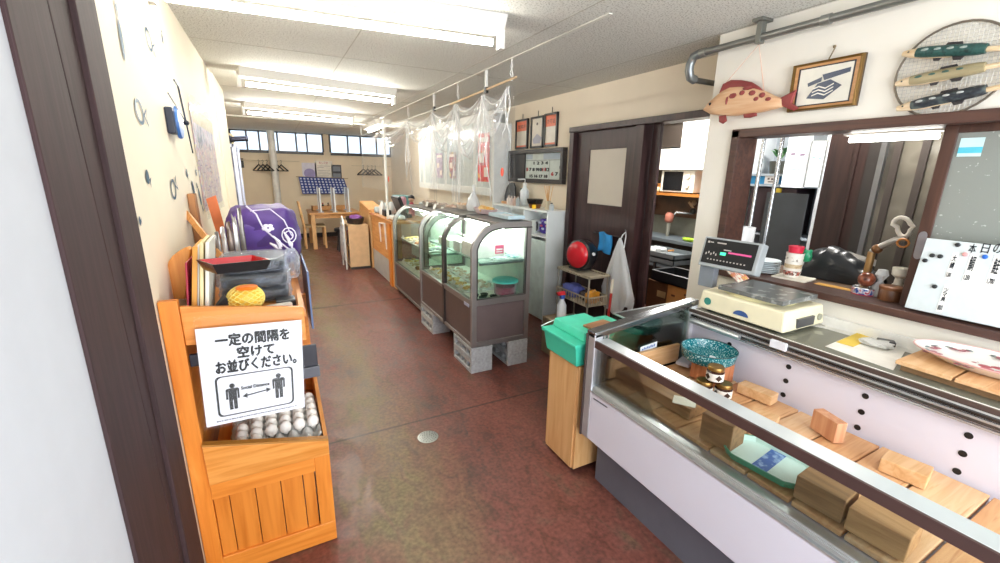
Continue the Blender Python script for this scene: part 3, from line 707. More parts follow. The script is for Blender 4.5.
# white column
a, b = px(268, 130, y=10.9), px(278, 200, y=10.9)
MB().cyl((a.x+.04, 10.95, 0), (a.x+.04, 10.95, 2.4), .075).build('pillar_pipe', M('#e4e2dc', .4), label='round white pipe column before the back wall', cat='pipe', smooth=True)
# hangers
def hanger(loc, rz, label, group):
    t = T('coat_hanger', label, 'hanger', (0, 0, 0), group)
    MB().tube([(0, -.2, -.13), (0, 0, 0), (0, .2, -.13)], .013, 6).tube([(0, -.2, -.13), (0, .2, -.13)], .010, 6).build('arms', M('#17181c', .4), t)
    MB().tube([(0, 0, 0), (0, 0, .04), (.02, 0, .07), (0, 0, .1), (-.02, 0, .08)], .004, 5).build('hook', M('#17181c', .4), t)
    t.location = loc; t.rotation_euler = (0, 0, rz); return t
rail = MB().tube([(-.66, 11.02, 1.765), (.62, 11.02, 1.765)], .008, 6); S(rail, 'trim_3', M('#d8c8ae', .5))
h0 = None
for i, x in enumerate((-.2, -.12, -.04, .06, .16, .24)):
    hanger((x, 11.0, 1.68), PI/2-.9, ['leftmost black hanger beside the white column', 'second black hanger left of the column', 'black hanger just left of the column', 'black hanger just behind the column', 'black hanger right of the column', 'rightmost black hanger of the set at the column'][i], 'black hangers by the column')
S(MB().tube([(1.75, 11.0, 1.7), (2.7, 11.0, 1.7)], .008, 6), 'trim_4', M('#d8c8ae', .5))
for i, x in enumerate((2.02, 2.12, 2.22, 2.3)):
    hanger((x, 10.98, 1.62), PI/2-.9, ['leftmost dark hanger seen through the clear curtain', 'second dark hanger seen through the clear curtain', 'third dark hanger seen through the clear curtain', 'rightmost dark hanger seen through the clear curtain'][i], 'hangers behind the clear curtain')
# back wall papers
def paper(u0, v0, u1, v1, label, mats, y=11.198, cat='paper', extra=None, group=None):
    p, q_ = px(u0, v1, y=y-.004), px(u1, v0, y=y-.004)
    t = T('wall_paper_sheet' if cat == 'paper' else cat, label, cat, ((p.x+q_.x)/2, y, p.z), group)
    B(p.x, q_.x, y-.005, y, p.z, q_.z).build('sheet', mats, t)
    sh = Sheet((p.x, y-.005, p.z), (q_.x, y-.005, p.z), (q_.x, y-.005, q_.z), (p.x, y-.005, q_.z), .002)
    if extra: extra(sh, t)
def pr1(s, t): s.disc(.5, .35, .4, .3).rect(.1, .9, .05, .15); s.build('print', M('#9a8fc0', .5), t)
def pr2(s, t):
    for i in range(9): s.rect(.12, .12+.75*random.random()+.05, .08+i*.08, .1+i*.08)
    s.build('print', M('#b0a8a4', .5), t); s2 = Sheet(*s.q, .003); s2.text('おしらせ', .25, .75, .84, .95); s2.build('lettering', M('#c03c50', .5), t)
def pr3(s, t): s.rect(.1, .9, .55, .9).rect(.1, .9, .1, .4); s.build('print', M('#7b7f88', .5), t)
paper(303, 163, 316, 179, 'lilac printed sheet leftmost on the back wall', M('#d9d6e4', .5), extra=pr1)
paper(316, 161, 332, 180, 'cream notice with red heading on the back wall', M('#eee6d8', .5), extra=pr2)
paper(332, 165, 341, 179, 'dark photo sheet rightmost of the papers', M('#3b3c44', .5), extra=pr3)
p, q_ = px(302.5, 194, y=11.05), px(344, 178.5, y=11.05)
t = T('hanging_checked_cloth', 'dark blue and white checked cloth hanging over the table', 'cloth', ((p.x+q_.x)/2, 11.05, p.z))
MB().slab((p.x, 11.06, p.z), (q_.x+.1, 11.06, p.z), (q_.x, 11.06, q_.z), (p.x-.05, 11.06, q_.z+.03), .006).build('cloth', M('#27408a', .7, var=.1), t)
s = Sheet((p.x, 11.06, p.z), (q_.x+.1, 11.06, p.z), (q_.x, 11.06, q_.z), (p.x-.05, 11.06, q_.z+.03), .003)
for i in range(13):
    for j in range(6): s.rect(.02+i*.076, .02+i*.076+.04, .05+j*.16, .05+j*.16+.09)
s.build('check_pattern', M('#c9d2ea', .7), t)
t2 = MB().tube([(p.x-.1, 11.1, q_.z+.03), (q_.x+.1, 11.1, q_.z)], .008, 6); S(t2, 'trim_5', M('#b09468', .5))
# table and chair
t = T('wooden_table', 'light wooden table with square legs before the back wall', 'table', (1.15, 9.95, 0))
tx0, tx1, ty0, ty1, tz = .62, 1.62, 9.35, 10.35, .74
B(tx0, tx1, ty0, ty1, tz-.035, tz).build('tabletop', WOOD('#c98a4a', '#dca668', 0, .35, 4), t, bevel=.008)
B(tx0+.05, tx1-.05, ty0+.05, ty1-.05, tz-.11, tz-.035).build('apron', PINEY, t)
for x, y in ((tx0+.06, ty0+.06), (tx1-.06, ty0+.06), (tx0+.06, ty1-.06), (tx1-.06, ty1-.06)):
    B(x-.04, x+.04, y-.04, y+.04, 0, tz-.035).build('leg', PINEZ, t, bevel=.006)
t = T('dining_chair', 'light wooden dining chair pushed up left of the table', 'chair', (.62, 9.75, 0))
sx0, sx1, s0, s1 = .5, .92, 9.5, 9.92
B(sx0, sx1, s0, s1, .43, .47).build('seat', M('#b9a078', .7), t, bevel=.012)
for x in (sx0+.02, sx1-.02):
    for y in (s0+.02, s1-.02):
        B(x-.02, x+.02, y-.02, y+.02, 0, .43).build('leg', PINEZ, t, bevel=.004)
for y in (s0+.02, s1-.02):
    MB().hexa([(sx0, y-.02, .43), (sx0+.04, y-.02, .43), (sx0+.04, y+.02, .43), (sx0, y+.02, .43)], [(sx0-.07, y-.02, .95), (sx0-.035, y-.02, .95), (sx0-.035, y+.02, .95), (sx0-.07, y+.02, .95)]).build('back_post', PINEZ, t, bevel=.004)
for z in (.6, .74, .88): MB().hexa([(sx0-.05*(z-.4)*2-.01, s0+.03, z), (sx0-.05*(z-.4)*2+.015, s0+.03, z), (sx0-.05*(z-.4)*2+.015, s1-.03, z), (sx0-.05*(z-.4)*2-.01, s1-.03, z)], [(sx0-.05*(z-.35)*2-.01, s0+.03, z+.07), (sx0-.05*(z-.35)*2+.015, s0+.03, z+.07), (sx0-.05*(z-.35)*2+.015, s1-.03, z+.07), (sx0-.05*(z-.35)*2-.01, s1-.03, z+.07)]).build('back_slat', PINEY, t)
# table-top: acrylic screens and a condiment tray
for i, (x, y, lb) in enumerate(((.85, 9.70, 'clear acrylic screen standing leftmost on the table'), (1.12, 9.66, 'clear acrylic screen in the middle of the table'), (1.4, 9.68, 'clear acrylic screen at the right of the table'))):
    t = T('acrylic_screen', lb, 'screen', (x, y, tz), 'acrylic screens on the table')
    B(x-.004, x+.004, y-.25, y+.25, tz+.01, tz+.5).build('pane', FILM('#f2f8ff', .75, .05), t)
    for q in (y-.2, y+.2): B(x-.05, x+.05, q-.008, q+.008, tz, tz+.03).build('foot', FILM('#f2f8ff', .6, .05), t)
    for q in (y-.25, y+.25): B(x-.012, x+.012, q-.01, q+.01, tz+.01, tz+.5).build('edge_strip', M('#e6eaee', .3), t)
t = T('condiment_tray', 'low wooden condiment tray on the far table', 'tray', (1.05, 9.95, tz))
mb = MB().box(.72, 1.5, 9.98, 10.0, tz, tz+.09).box(.72, 1.5, 10.18, 10.2, tz, tz+.09).box(.72, .74, 9.98, 10.2, tz, tz+.09).box(1.48, 1.5, 9.98, 10.2, tz, tz+.09).box(.72, 1.5, 9.98, 10.2, tz, tz+.01)
mb.build('box', PINEY, t)
for i, x in enumerate((.95, 1.06, 1.2)):
    tt = T('sauce_bottle', ['dark sauce bottle leftmost in the condiment tray', 'amber sauce bottle in the middle of the condiment tray', 'pale salt shaker rightmost in the condiment tray'][i], 'bottle', (x, 10.08, tz+.01))
    MB().lathe([(0, 0), (.025, 0), (.027, .08), (.012, .11), (.012, .125), (0, .125)], (x, 10.08, tz+.0115), 12).build('body', M(['#241a16', '#7a4a1c', '#d8d4c8'][i], .2), tt, smooth=True)
    MB().lathe([(0, .125), (.015, .125), (.014, .145), (0, .145)], (x, 10.08, tz+.01), 12).build('cap', M(['#b02020', '#2c2c2c', '#c0c0c0'][i], .3), tt, smooth=True)
# stool
t = T('stool', 'dark low stool beneath the table near the shelf', 'stool', (1.15, 9.0, 0))
MB().lathe([(0, .4), (.17, .4), (.18, .43), (.17, .46), (0, .465)], (1.2, 9.05, 0), 20).build('seat', M('#23262c', .5), t, smooth=True)
for a in (.8, 2.4, 3.9, 5.5): MB().tube([(1.2+.11*math.cos(a), 9.05+.11*math.sin(a), .4), (1.2+.17*math.cos(a), 9.05+.17*math.sin(a), 0)], .014, 6).build('leg', M('#3b3d44', .4), t)
# ------------------------------------------------------------------ concrete blocks
CON = M('#a9aaac', .9, var=.16, scale=40, bmp=.5, key='rough grey concrete')
def block(x0, y0, z0, label, L=.39, W=.19, H=.11, group='concrete blocks under the front case'):
    """block lying with its long side along the room, three cores open to the aisle"""
    mb = MB(); t = .028
    mb.box(x0, x0+W, y0, y0+L, z0, z0+t).box(x0, x0+W, y0, y0+L, z0+H-t, z0+H)
    n = 3; wb = (L-.04)/n
    for i in range(n+1):
        yc = y0+(L-t)*i/n; mb.box(x0+(.012 if 0 < i < n else 0), x0+W-.012*(0 < i < n), yc, yc+t, z0+t-.001, z0+H-t+.001)
    mb.box(x0+.07, x0+.12, y0+t, y0+L-t, z0+t-.001, z0+H-t+.001)
    return mb.build('concrete_block', CON, label=label, cat='concrete block', group=group, bevel=.003)
for (x, y, w) in ((1.295, 2.905, 'front left stack at the near end of the case'), (1.635, 2.905, 'front right stack at the near end of the case'), (1.3, 3.87, 'stack at the far left end of the case')):
    for k in range(2): block(x, y, .1105*k, ('lower' if k == 0 else 'upper')+' grey concrete block, '+w)
# ------------------------------------------------------------------ curved glass cases
PROF = [(0, 0), (0, .80), (.022, .862), (.06, .915), (.105, .955), (.16, .985), (.23, 1.0), (.53, 1.0)]
BAND = BRONZE
def arch_pts(x0, z0, zg, zt):
    """outer outline of the end frame, from the sill up the curved front to the rear top"""
    s = zt-z0; return [(x0+a, zg+(b*s-(zg-z0)) if b > 0 else zg) for a, b in PROF]
def case(name, label, x0, y0, y1, z0, zg, zt, fz0, loc, rear=.53, mull=()):
    t = T(name, label, 'display case', loc); x1 = x0+rear; w = .045
    ap = [(x0, z0)]+[(x0+a, z0+(b)*(zt-z0)) for a, b in PROF[1:-1]]+[(x1, zt)]
    def inner(k):
        o = []
        for i, (a, b) in enumerate(ap):
            a0, b0 = ap[max(i-1, 0)]; a1, b1 = ap[min(i+1, len(ap)-1)]; d = Vector((a1-a0, b1-b0)).normalized(); o.append((a+d.y*k, b-d.x*k))
        return o
    inn = inner(w)
    def arch(mb, ya, yb, o=ap, i=inn):
        n = len(o)
        v = [(a, ya, b) for a, b in o]+[(a, ya, b) for a, b in i]+[(a, yb, b) for a, b in o]+[(a, yb, b) for a, b in i]; f = []
        for k in range(n-1):
            f += [(k, k+1, n+k+1, n+k), (2*n+k, 3*n+k, 3*n+k+1, 2*n+k+1), (k, 2*n+k, 2*n+k+1, k+1), (n+k, n+k+1, 3*n+k+1, 3*n+k)]
        f += [(0, n, 3*n, 2*n), (n-1, 3*n-1, 4*n-1, 2*n-1)][:2]
        mb.add(v, f)
    # end frames
    for ya, yb in ((y0, y0+.035), (y1-.035, y1)):
        mb = MB(); arch(mb, ya, yb); mb.box(x1-w, x1, ya, yb, z0, zt-w+.002); mb.box(x0+w, x1-w, ya, yb, z0, z0+.04); mb.box(x0+w, x1-w, ya, yb, zg-.03, zg+.025)
        mb.build('end_frame', BAND, t, bevel=.003)
        B(x0+w, x1-w, ya+.012, yb-.008, z0+.04, zg-.03).build('end_panel', M('#6e6060', .45, .2, .05), t)
        mb = MB(); pl = [(a, b) for a, b in inner(w) if b > zg+.03]; pl = [(x0+w, zg+.025)]+pl+[(x1-w, zt-w), (x1-w, zg+.025)]
        mb.prism(pl, lambda p, s: (p[0], s, p[1]), (ya+yb)/2-.003, (ya+yb)/2+.003); mb.build('end_glass', GLASS('#f4fbf8'), t)
        g = MB(); gw = .012
        p2 = [(x0+w, zg+.025)]+[(a, b) for a, b in inner(w) if b > zg+.03]+[(x1-w, zt-w), (x1-w, zg+.025)]
        g.tube([(a, ya-.002, b) for a, b in p2], .005, 6, closed=True); g.build('gasket', BLACK, t)
    # front sill, lower panel, rails
    for a, b_, c_, d_ in ((x0, x0+.035, z0, z0+.03), (x0, x0+.04, zg-.03, zg), (x1-.04, x1, z0, z0+.04), (x1-.05, x1, zt-.045, zt), (x0+.22, x0+.26, zt-.03, zt)): B(a, b_, y0+.035, y1-.035, c_, d_).build('rail', BAND, t, bevel=.003)
    B(x0+.012, x0+.03, y0+.035, y1-.035, z0+.03, zg-.03).build('front_panel', M('#5c4c4a', .32, .25, .06), t)
    B(x0+.27, x1, y0+.035, y1-.035, zt-.012, zt-.004).build('top_panel', M('#7b7a78', .35, .5), t)
    B(x0+.03, x1-.02, y0+.04, y1-.04, zg-.02, zg).build('deck', M('#f3f1e6', .4), t)
    B(x1-.02, x1-.012, y0+.04, y1-.04, z0, zt-.05).build('rear_wall', M('#dfe4dc', .3), t)
    # curved front glass
    gp = [(x0+.008, zg)]+[(a, b) for a, b in inner(.012) if b > zg][0:]
    def gl(ya, yb, off=0):
        pts = [(x0+.01+off, zg)]+[(a+off, b) for a, b in inner(.01)[1:-1]]
        return MB().grid(lambda u, v: (pts[min(int(round(u*(len(pts)-1))), len(pts)-1)][0], ya+(yb-ya)*v, pts[min(int(round(u*(len(pts)-1))), len(pts)-1)][1]), len(pts)-1, 1)
    ys = [y0+.03]+list(mull)+[y1-.03]
    for k in range(len(ys)-1):
        gl(ys[k]-.0, ys[k+1], .008*(k % 2)).build('front_glass', GLASS('#f4fbf8'), t, smooth=True)
    for ym in mull:
        mb = MB(); arch(mb, ym-.02, ym+.02, inner(-.004), inner(.03)); mb.build('mullion', M('#4a4442', .35, .7), t)
        mb = B(x0-.004, x0+.03, y0+.03, ym+.02, zg, zg+.02); mb.build('slide_rail', BAND, t)
    # inner glass shelf and lamp
    zs = zg+.30
    B(x0+.10, x1-.03, y0+.05, y1-.05, zs, zs+.008).build('glass_shelf', FILM('#dcf2ea', .72, .1, 'shelf glass'), t)
    mb = MB()
    for ya in (y0+.07, y1-.09): mb.box(x0+.10, x1-.03, ya, ya+.015, zs-.02, zs)
    mb.build('shelf_bracket', STEEL, t)
    MB().tube([(x0+.3, y0+.06, zt-.05), (x0+.3, y1-.06, zt-.05)], .012, 8).build('case_tube', EMIT('#fbfff8', 75), t)
    return t, zs+.008
CA, ZS1 = case('glass_display_case', 'bronze framed curved glass display case standing on concrete blocks', 1.30, 2.911, 4.27, .222, .60, 1.226, 0, (1.56, 3.59, .222), mull=(3.55,))
C2, ZS2 = case('glass_display_case', 'curved glass display case on casters behind the raised front case', 1.365, 4.30, 5.63, .06, .42, 1.17, 0, (1.63, 4.95, 0))
for x in (1.41, 1.83):
    for y in (4.36, 5.55):
        MB().cyl((x-.012, y, .03), (x+.012, y, .03), .03, n=14).box(x-.016, x+.016, y-.016, y+.016, .03, .062).build('caster', BLACK, C2)
p0 = px(468, 286+.0, x=1.299)
B(1.296, 1.3, 2.96, 3.06, .555, .58).build('maker_plate', M('#aeb6cf', .35), CA)
ZD1, ZD2 = .60, .42
# goods in the near case
def tray(x, y, z, sx, sy, col, label, goods, cols, seed, group):
    t = T('food_tray', label, 'food tray', (x, y, z), group)
    mb = MB(); mb.hexa([(x-sx/2*.85, y-sy/2*.85, z), (x+sx/2*.85, y-sy/2*.85, z), (x+sx/2*.85, y+sy/2*.85, z), (x-sx/2*.85, y+sy/2*.85, z)], [(x-sx/2, y-sy/2, z+.018), (x+sx/2, y-sy/2, z+.018), (x+sx/2, y+sy/2, z+.018), (x-sx/2, y+sy/2, z+.018)])
    mb.build('tray', M(col, .35), t)
    mb = MB(); random.seed(seed)
    for i in range(goods):
        mb.ball((x+random.uniform(-.36, .36)*sx, y+random.uniform(-.36, .36)*sy, z+.022), (sx*.16, sy*.15, .016), 8, Matrix.Rotation(random.random()*3, 4, 'Z'))
    mb.build('contents', BLOTCH(cols, 30, .4), t, smooth=True)
    MB().slab((x-sx*.5-.01, y-.03, z+.018), (x-sx*.5-.01, y+.03, z+.018), (x-sx*.5+.015, y+.03, z+.055), (x-sx*.5+.015, y-.03, z+.055), .002).build('price_card', M('#f4f4ee', .5), t)
    return t
D1 = [('#eef0ea', ['#e6d38a', '#d2a858', '#f4eccb'], 'yellow fried fish cakes'), ('#e6e9e2', ['#c98a70', '#f0e6dc', '#a86a4c'], 'brown simmered pieces'), ('#eef2ee', ['#e7d8c8', '#d2b49a', '#f2e8dc'], 'pale fish cakes'), ('#dfe6e0', ['#3f5a34', '#6f8a4a', '#2c3f28'], 'green vegetables'), ('#f0f0ea', ['#e6a878', '#f4e4d0', '#d08a58'], 'orange shrimp pieces')]
k = 0
for j, y in enumerate((3.27, 3.44, 3.60, 3.76, 3.92, 4.08)):
    for i, x in enumerate((1.43, 1.60)):
        c_, cl, nm = D1[(k*2+j) % 5]; k += 1
        tray(x, y, ZD1+.001, .145, .14, c_, ('front-row' if i == 0 else 'rear-row')+' tray of '+nm+', '+['first', 'second', 'third', 'fourth', 'fifth', 'sixth'][j]+' from the near end of the raised case', 9, cl, k, 'food trays on the deck of the raised case')
for i, (x, y) in enumerate(((1.43, 2.985), (1.53, 2.985), (1.48, 3.06), (1.4, 3.07))):
    t = T('dark_cup', ['small dark cup in the near front corner of the raised case', 'small dark cup second along the near glass', 'small dark cup behind the first two cups', 'small dark cup at the front glass behind the others'][i], 'cup', (x, y, ZD1), 'dark cups in the raised case')
    MB().lathe([(0, 0), (.025, 0), (.034, .022), (.03, .022), (0, .01)], (x, y, ZD1+.001), 14).build('cup', M('#16201e', .3), t, smooth=True)
# lidded tub with pink contents
bx, by = min(1.685, px(510, 276, y=3.07).x), 3.075
t = T('lidded_tub', 'clear tub with pink contents and a turquoise lid in the case', 'tub', (bx, by, ZD1))
MB().lathe([(0, .002), (.084, .002), (.089, .02), (.092, .065), (0, .065)], (bx, by, ZD1), 24).build('contents', M('#b03a5c', .4, var=.3, scale=60), t, smooth=True)
MB().lathe([(.094, .001), (.103, .108)], (bx, by, ZD1), 24).build('tub', FILM('#f8f6fa', .93, .1), t, smooth=True)
MB().lathe([(0, .128), (.1, .128), (.112, .12), (.112, .105), (.102, .105)], (bx, by, ZD1), 24).build('lid', M('#66d2cc', .3), t, smooth=True)
# cake box and packets on the shelf
q = px(507, 243, y=3.12)
def carton(x0, x1, y0, y1, z, h, label, col, mark=None):
    t = T('carton', label, 'carton', ((x0+x1)/2, (y0+y1)/2, z), 'cartons on the case shelf')
    B(x0, x1, y0, y1, z, z+h).build('box', M(col, .4), t, bevel=.004)
    if mark:
        s = Sheet((x0, y0, z), (x1, y0, z), (x1, y0, z+h), (x0, y0, z+h), .002); s.rect(.66, .95, .25, .85); s.build('label', M(mark, .4), t)
        s = Sheet((x0, y0, z), (x1, y0, z), (x1, y0, z+h), (x0, y0, z+h), .003); s.rect(.7, .91, .5, .62).rect(.7, .91, .35, .42); s.build('label_print', M('#f4e8ea', .4), t)
    return t
carton(1.42, 1.70, 3.12, 3.40, ZS1+.001, .12, 'white cake carton with a pink label on the near glass shelf', '#f2eee8', '#e0567e')
carton(1.42, 1.64, 3.44, 3.60, ZS1+.001, .09, 'plain white carton behind the pink-labelled one', '#e9efe9')
carton(1.42, 1.62, 3.70, 4.00, ZS1+.001, .07, 'pale green carton at the far end of the glass shelf', '#cfe0cf')
def flat(x, y, z, sx, sy, h, label, cols, grp, seed=1):
    t = T('wrapped_food', label, 'food pack', (x, y, z), grp)
    MB().hexa([(x-sx/2*.9, y-sy/2*.9, z), (x+sx/2*.9, y-sy/2*.9, z), (x+sx/2*.9, y+sy/2*.9, z), (x-sx/2*.9, y+sy/2*.9, z)], [(x-sx/2, y-sy/2, z+h*.5), (x+sx/2, y-sy/2, z+h*.5), (x+sx/2, y+sy/2, z+h*.5), (x-sx/2, y+sy/2, z+h*.5)]).build('dish', M('#dfe9e8', .3), t)
    MB().blob((x, y, z+h*.75), (sx*.8, sy*.8, h), .2, 4, seed, .7, 14).build('food', BLOTCH(cols, 30, .35), t, smooth=True)
flat(1.74, 3.06, ZS1+.001, .12, .2, .02, 'flat teal-covered pack at the near end of the glass shelf', ['#5fb6bc', '#bfe3e2', '#e8f4f2'], 'packs on the glass shelf', 2)
flat(1.60, 3.03, ZS1+.001, .14, .12, .018, 'flat pale pack nearest on the glass shelf', ['#e8eee8', '#a9d6d0', '#ffffff'], 'packs on the glass shelf', 3)
flat(1.75, 3.36, ZD1+.001, .07, .26, .02, 'flat teal pack lying on the deck by the rear wall', ['#6fc0c4', '#d8efee', '#eef6f4'], 'packs on the case deck', 4)
# goods in the far case
k = 0
for z, nm in ((ZD2+.001, 'deck'), (ZS2+.001, 'shelf')):
    for j, y in enumerate((4.5, 4.74, 4.98, 5.22, 5.46)):
        cl = [['#3c4a4e', '#7a8488', '#c8d0d0'], ['#d8c05a', '#e8dc9a', '#b08a2c'], ['#d8d2b8', '#b8a878', '#efeada'], ['#8a5a34', '#c08a54', '#5a3a24'], ['#7a8a5a', '#c8c88a', '#e8e4c8']][(k*3+j) % 5]; k += 1
        x = 1.56
        tray(x, y, z, .22, .19, '#e8e8de', 'tray of wrapped goods, '+['first', 'second', 'third', 'fourth', 'fifth'][j]+' along the '+nm+' of the case on casters', 10, cl, k+40, 'trays in the case on casters')
zm = ZS2-.15
# things on top of the cases
def basket(x, y, z, rx, ry, label, cols, rim, seed, h=.045):
    t = T('goods_basket', label, 'basket', (x, y, z), 'baskets on top of the cases')
    MB().lathe([(0, 0), (.8, 0), (1, h/1), (.96, h), (.78, .006), (0, .006)], (x, y, z), 24, Matrix.Diagonal((rx, ry, 1, 1))).build('basket', M(rim, .45), t, smooth=True)
    mb = MB(); random.seed(seed)
    for i in range(16): a = random.random()*6.28; r = random.random()**.5*.68; mb.ball((x+rx*r*math.cos(a), y+ry*r*math.sin(a), z+h*.6+random.random()*.02), (.03, .035, .022), 8)
    mb.build('contents', BLOTCH(cols, 25, .4), t, smooth=True)
ZT1, ZT2 = 1.231, 1.175
basket(1.745, 3.60, ZT1+.001, .078, .2, 'red and white dish of yellow packs on the raised case', ['#e8b83a', '#d9932a', '#f2dc8a'], '#d7b8bc', 1)
basket(1.745, 4.10, ZT1+.001, .078, .11, 'shallow dish of brown packs, far end of the raised case', ['#a0653a', '#d2a878', '#e8dccb'], '#c9b4a0', 2)
basket(1.79, 4.55, ZT2+.001, .09, .17, 'dish of reddish packs nearest on the case with casters', ['#b8735a', '#e0c0a8', '#8a5a48'], '#b9a79a', 3)
basket(1.79, 4.95, ZT2+.001, .09, .17, 'dish of pale packs in the middle of the far case top', ['#d8c8b8', '#a98a78', '#efe6dc'], '#c4b8ac', 4)
basket(1.79, 5.35, ZT2+.001, .09, .17, 'dish of brown packs at the far end of the rear case top', ['#9a7460', '#d2b8a0', '#6a5044'], '#b0a49a', 5)
t = T('blue_tray', 'pale blue flat tray on the near end of the raised case top', 'tray', (1.72, 3.2, ZT1))
mb = MB().box(1.67, 1.826, 3.02, 3.38, ZT1+.002, ZT1+.008)
for a in ((1.67, 1.676, 3.02, 3.38), (1.82, 1.826, 3.02, 3.38), (1.676, 1.82, 3.02, 3.026), (1.676, 1.82, 3.374, 3.38)): mb.box(*a, ZT1+.008, ZT1+.03)
mb.build('tray', M('#bcd3dc', .35), t)
for i in range(5):
    B(1.68, 1.81, 3.05+i*.06, 3.09+i*.06, ZT1+.009, ZT1+.022).build('packet', M(['#dfe8ea', '#c9d8dc', '#eef2f2'][i % 3], .3), t, bevel=.004)
for i, (x, y, z) in enumerate(((1.5, 4.35, ZT2), (1.56, 4.75, ZT2), (1.6, 5.15, ZT2))):
    z += .0
    MB().slab((x+.08, y-.04, z+.002), (x+.08, y+.04, z+.002), (x+.10, y+.04, z+.06), (x+.10, y-.04, z+.06), .002).build('price_card', M('#f2f2ee', .5), label=['white price card nearest on the rear case top', 'white price card mid way along the rear case top', 'white price card farthest on the rear case top'][i], cat='card', group='price cards on the rear case')
# white paper bag standing on the case
c = px(460, 196, y=4.15)
MB().lathe([(0, 0), (.06, 0), (.07, .05), (.05, .12), (.015, .18), (.02, .2), (.008, .25)], (1.75, 3.89, ZT1+.001), 14).build('plastic_bag', FILM('#f2f4f6', .45, .2), label='knotted white plastic bag on the far end of the raised case', cat='bag', smooth=True)
# ------------------------------------------------------------------ clear curtain
CX = 1.62
hooks = [2.93, 3.35, 3.95, 4.62, 5.6, 7.2, 8.8]
rod_z = lambda y: 2.235
t = T('clear_curtain', 'clear plastic curtain gathered in swags, hanging over the glass cases', 'curtain', (CX, 5.5, 1.25))
CURT = FILM('#fdfeff', .975, .04, 'clear vinyl', 0, .16)
SWAG = FILM('#ffffff', .935, .03, 'draped vinyl', 0, .42)
ROPE = FILM('#ffffff', .62, .06, 'vinyl highlight', 0, .35)
def curtain(y0, y1, z_b, seed, name, hk, sagk, nu, nv):
    random.seed(seed); ph = [random.random()*6.28 for _ in range(6)]
    def fn(u, v):
        y = y0+(y1-y0)*u; a = max([h for h in hk if h <= y+1e-6], default=y0); b = min([h for h in hk if h > y-1e-6 and h != a], default=y1); L = max(b-a, .05); s = min(1, max(0, (y-a)/L)); sw = 4*s*(1-s)
        top = 2.215-sagk*min(1.4, L/.5)*sw; z = top+(z_b-top)*v
        near = math.exp(-((s if s < .5 else 1-s)*L/.07)**2)          # pleats gathered below each hook
        x = CX+.010*math.sin(y*13+ph[0]+v*2)*(.3+v)+.018*near*math.sin(y*95+ph[1])*(1-.5*v)+.012*math.sin(y*5+ph[2]+v*4)
        return (x, y, z)
    return MB().grid(fn, nu, nv).build(name, CURT, t, smooth=True)
def swag(a, b, d0, seed):
    """loose sheet draped between two hooks, falling in rope-like curved pleats"""
    random.seed(seed); p1 = random.random()*6
    def fn(u, v):
        sw = 4*u*(1-u); skew = .12*math.sin(p1)*sw
        z = 2.222-.035*v*(1-sw*.3)-sw*(.07+d0*v**.8)
        y = a+(b-a)*(u+skew*.3*v)+(.5-u)*.05*v
        x = CX-.012-.055*sw*math.sin(PI*v*.9)+.024*math.sin(v*24+p1+u*2.5)*(.2+sw)
        return (x, y, z)
    return MB().grid(fn, 36, 56).build('swag', SWAG, t, smooth=True)
curtain(2.885, 5.0, 1.235, 3, 'near_sheet', hooks[:5], .05, 240, 30)
curtain(4.98, 8.9, 1.28, 8, 'far_sheet', hooks[3:], .05, 200, 26)
for k, (a, b) in enumerate(zip(hooks[:-1], hooks[1:])): swag(a, b, [.26, .42, .34, .22, .2, .2][k], k+2)
for (a, b), ks in zip(zip(hooks[:5], hooks[1:6]), (3, 5, 4, 3, 2)):  # pale tubes put in for the bright highlights along the swag folds
    random.seed(int(a*100)); mb = MB()
    for k in range(ks):
        d = .09+.075*k+.03*random.random(); sk = random.uniform(-.12, .12); e = .02+.03*random.random(); pts = []
        for i in range(15):
            q = i/14; pts.append((CX-.035-.03*math.sin(q*PI)*(k % 2), a+(b-a)*(q+sk*q*(1-q)*2)*(1-2*0)+0, 2.215-.018*k-d*(4*q*(1-q))**(1.1)))
        mb.tube(pts, [.0012+.0048*math.sin(PI*i/14) for i in range(15)], 6)
        mb.build('pleat_highlight', ROPE, t, smooth=True); mb = MB()
for h, n_ in zip(hooks[:5], (2, 4, 5, 4, 3)):  # upright pale tubes, more highlight lines shaped under the hooks
    random.seed(int(h*31))
    for k in range(n_):
        L_ = random.uniform(.3, .85); o_ = (k-(n_-1)/2)*.018; pts = [(CX-.03+.012*math.sin(k*3+i), h+o_*(1+i*.55)+.01*math.sin(i*1.7+k), 2.205-L_*i/8) for i in range(9)]
        MB().tube(pts, [.0015+.0035*math.sin(PI*i/8) for i in range(9)], 6).build('pleat_highlight', ROPE, t, smooth=True)
# long folds gathered beneath the hooks
for h, ln, sd in ((hooks[1], .55, 1), (hooks[2], .9, 2), (hooks[3], .8, 3), (hooks[4], .5, 4)):
    random.seed(sd)
    def fold(u, v): 
        w = .015+.11*v
        return (CX-.02+.02*math.sin(u*19+sd)*(.4+.6*v), h+(u-.5)*2*w+.02*math.sin(v*5+sd), 2.21-ln*v)
    MB().grid(fold, 30, 14).build('fold', SWAG, t, smooth=True)
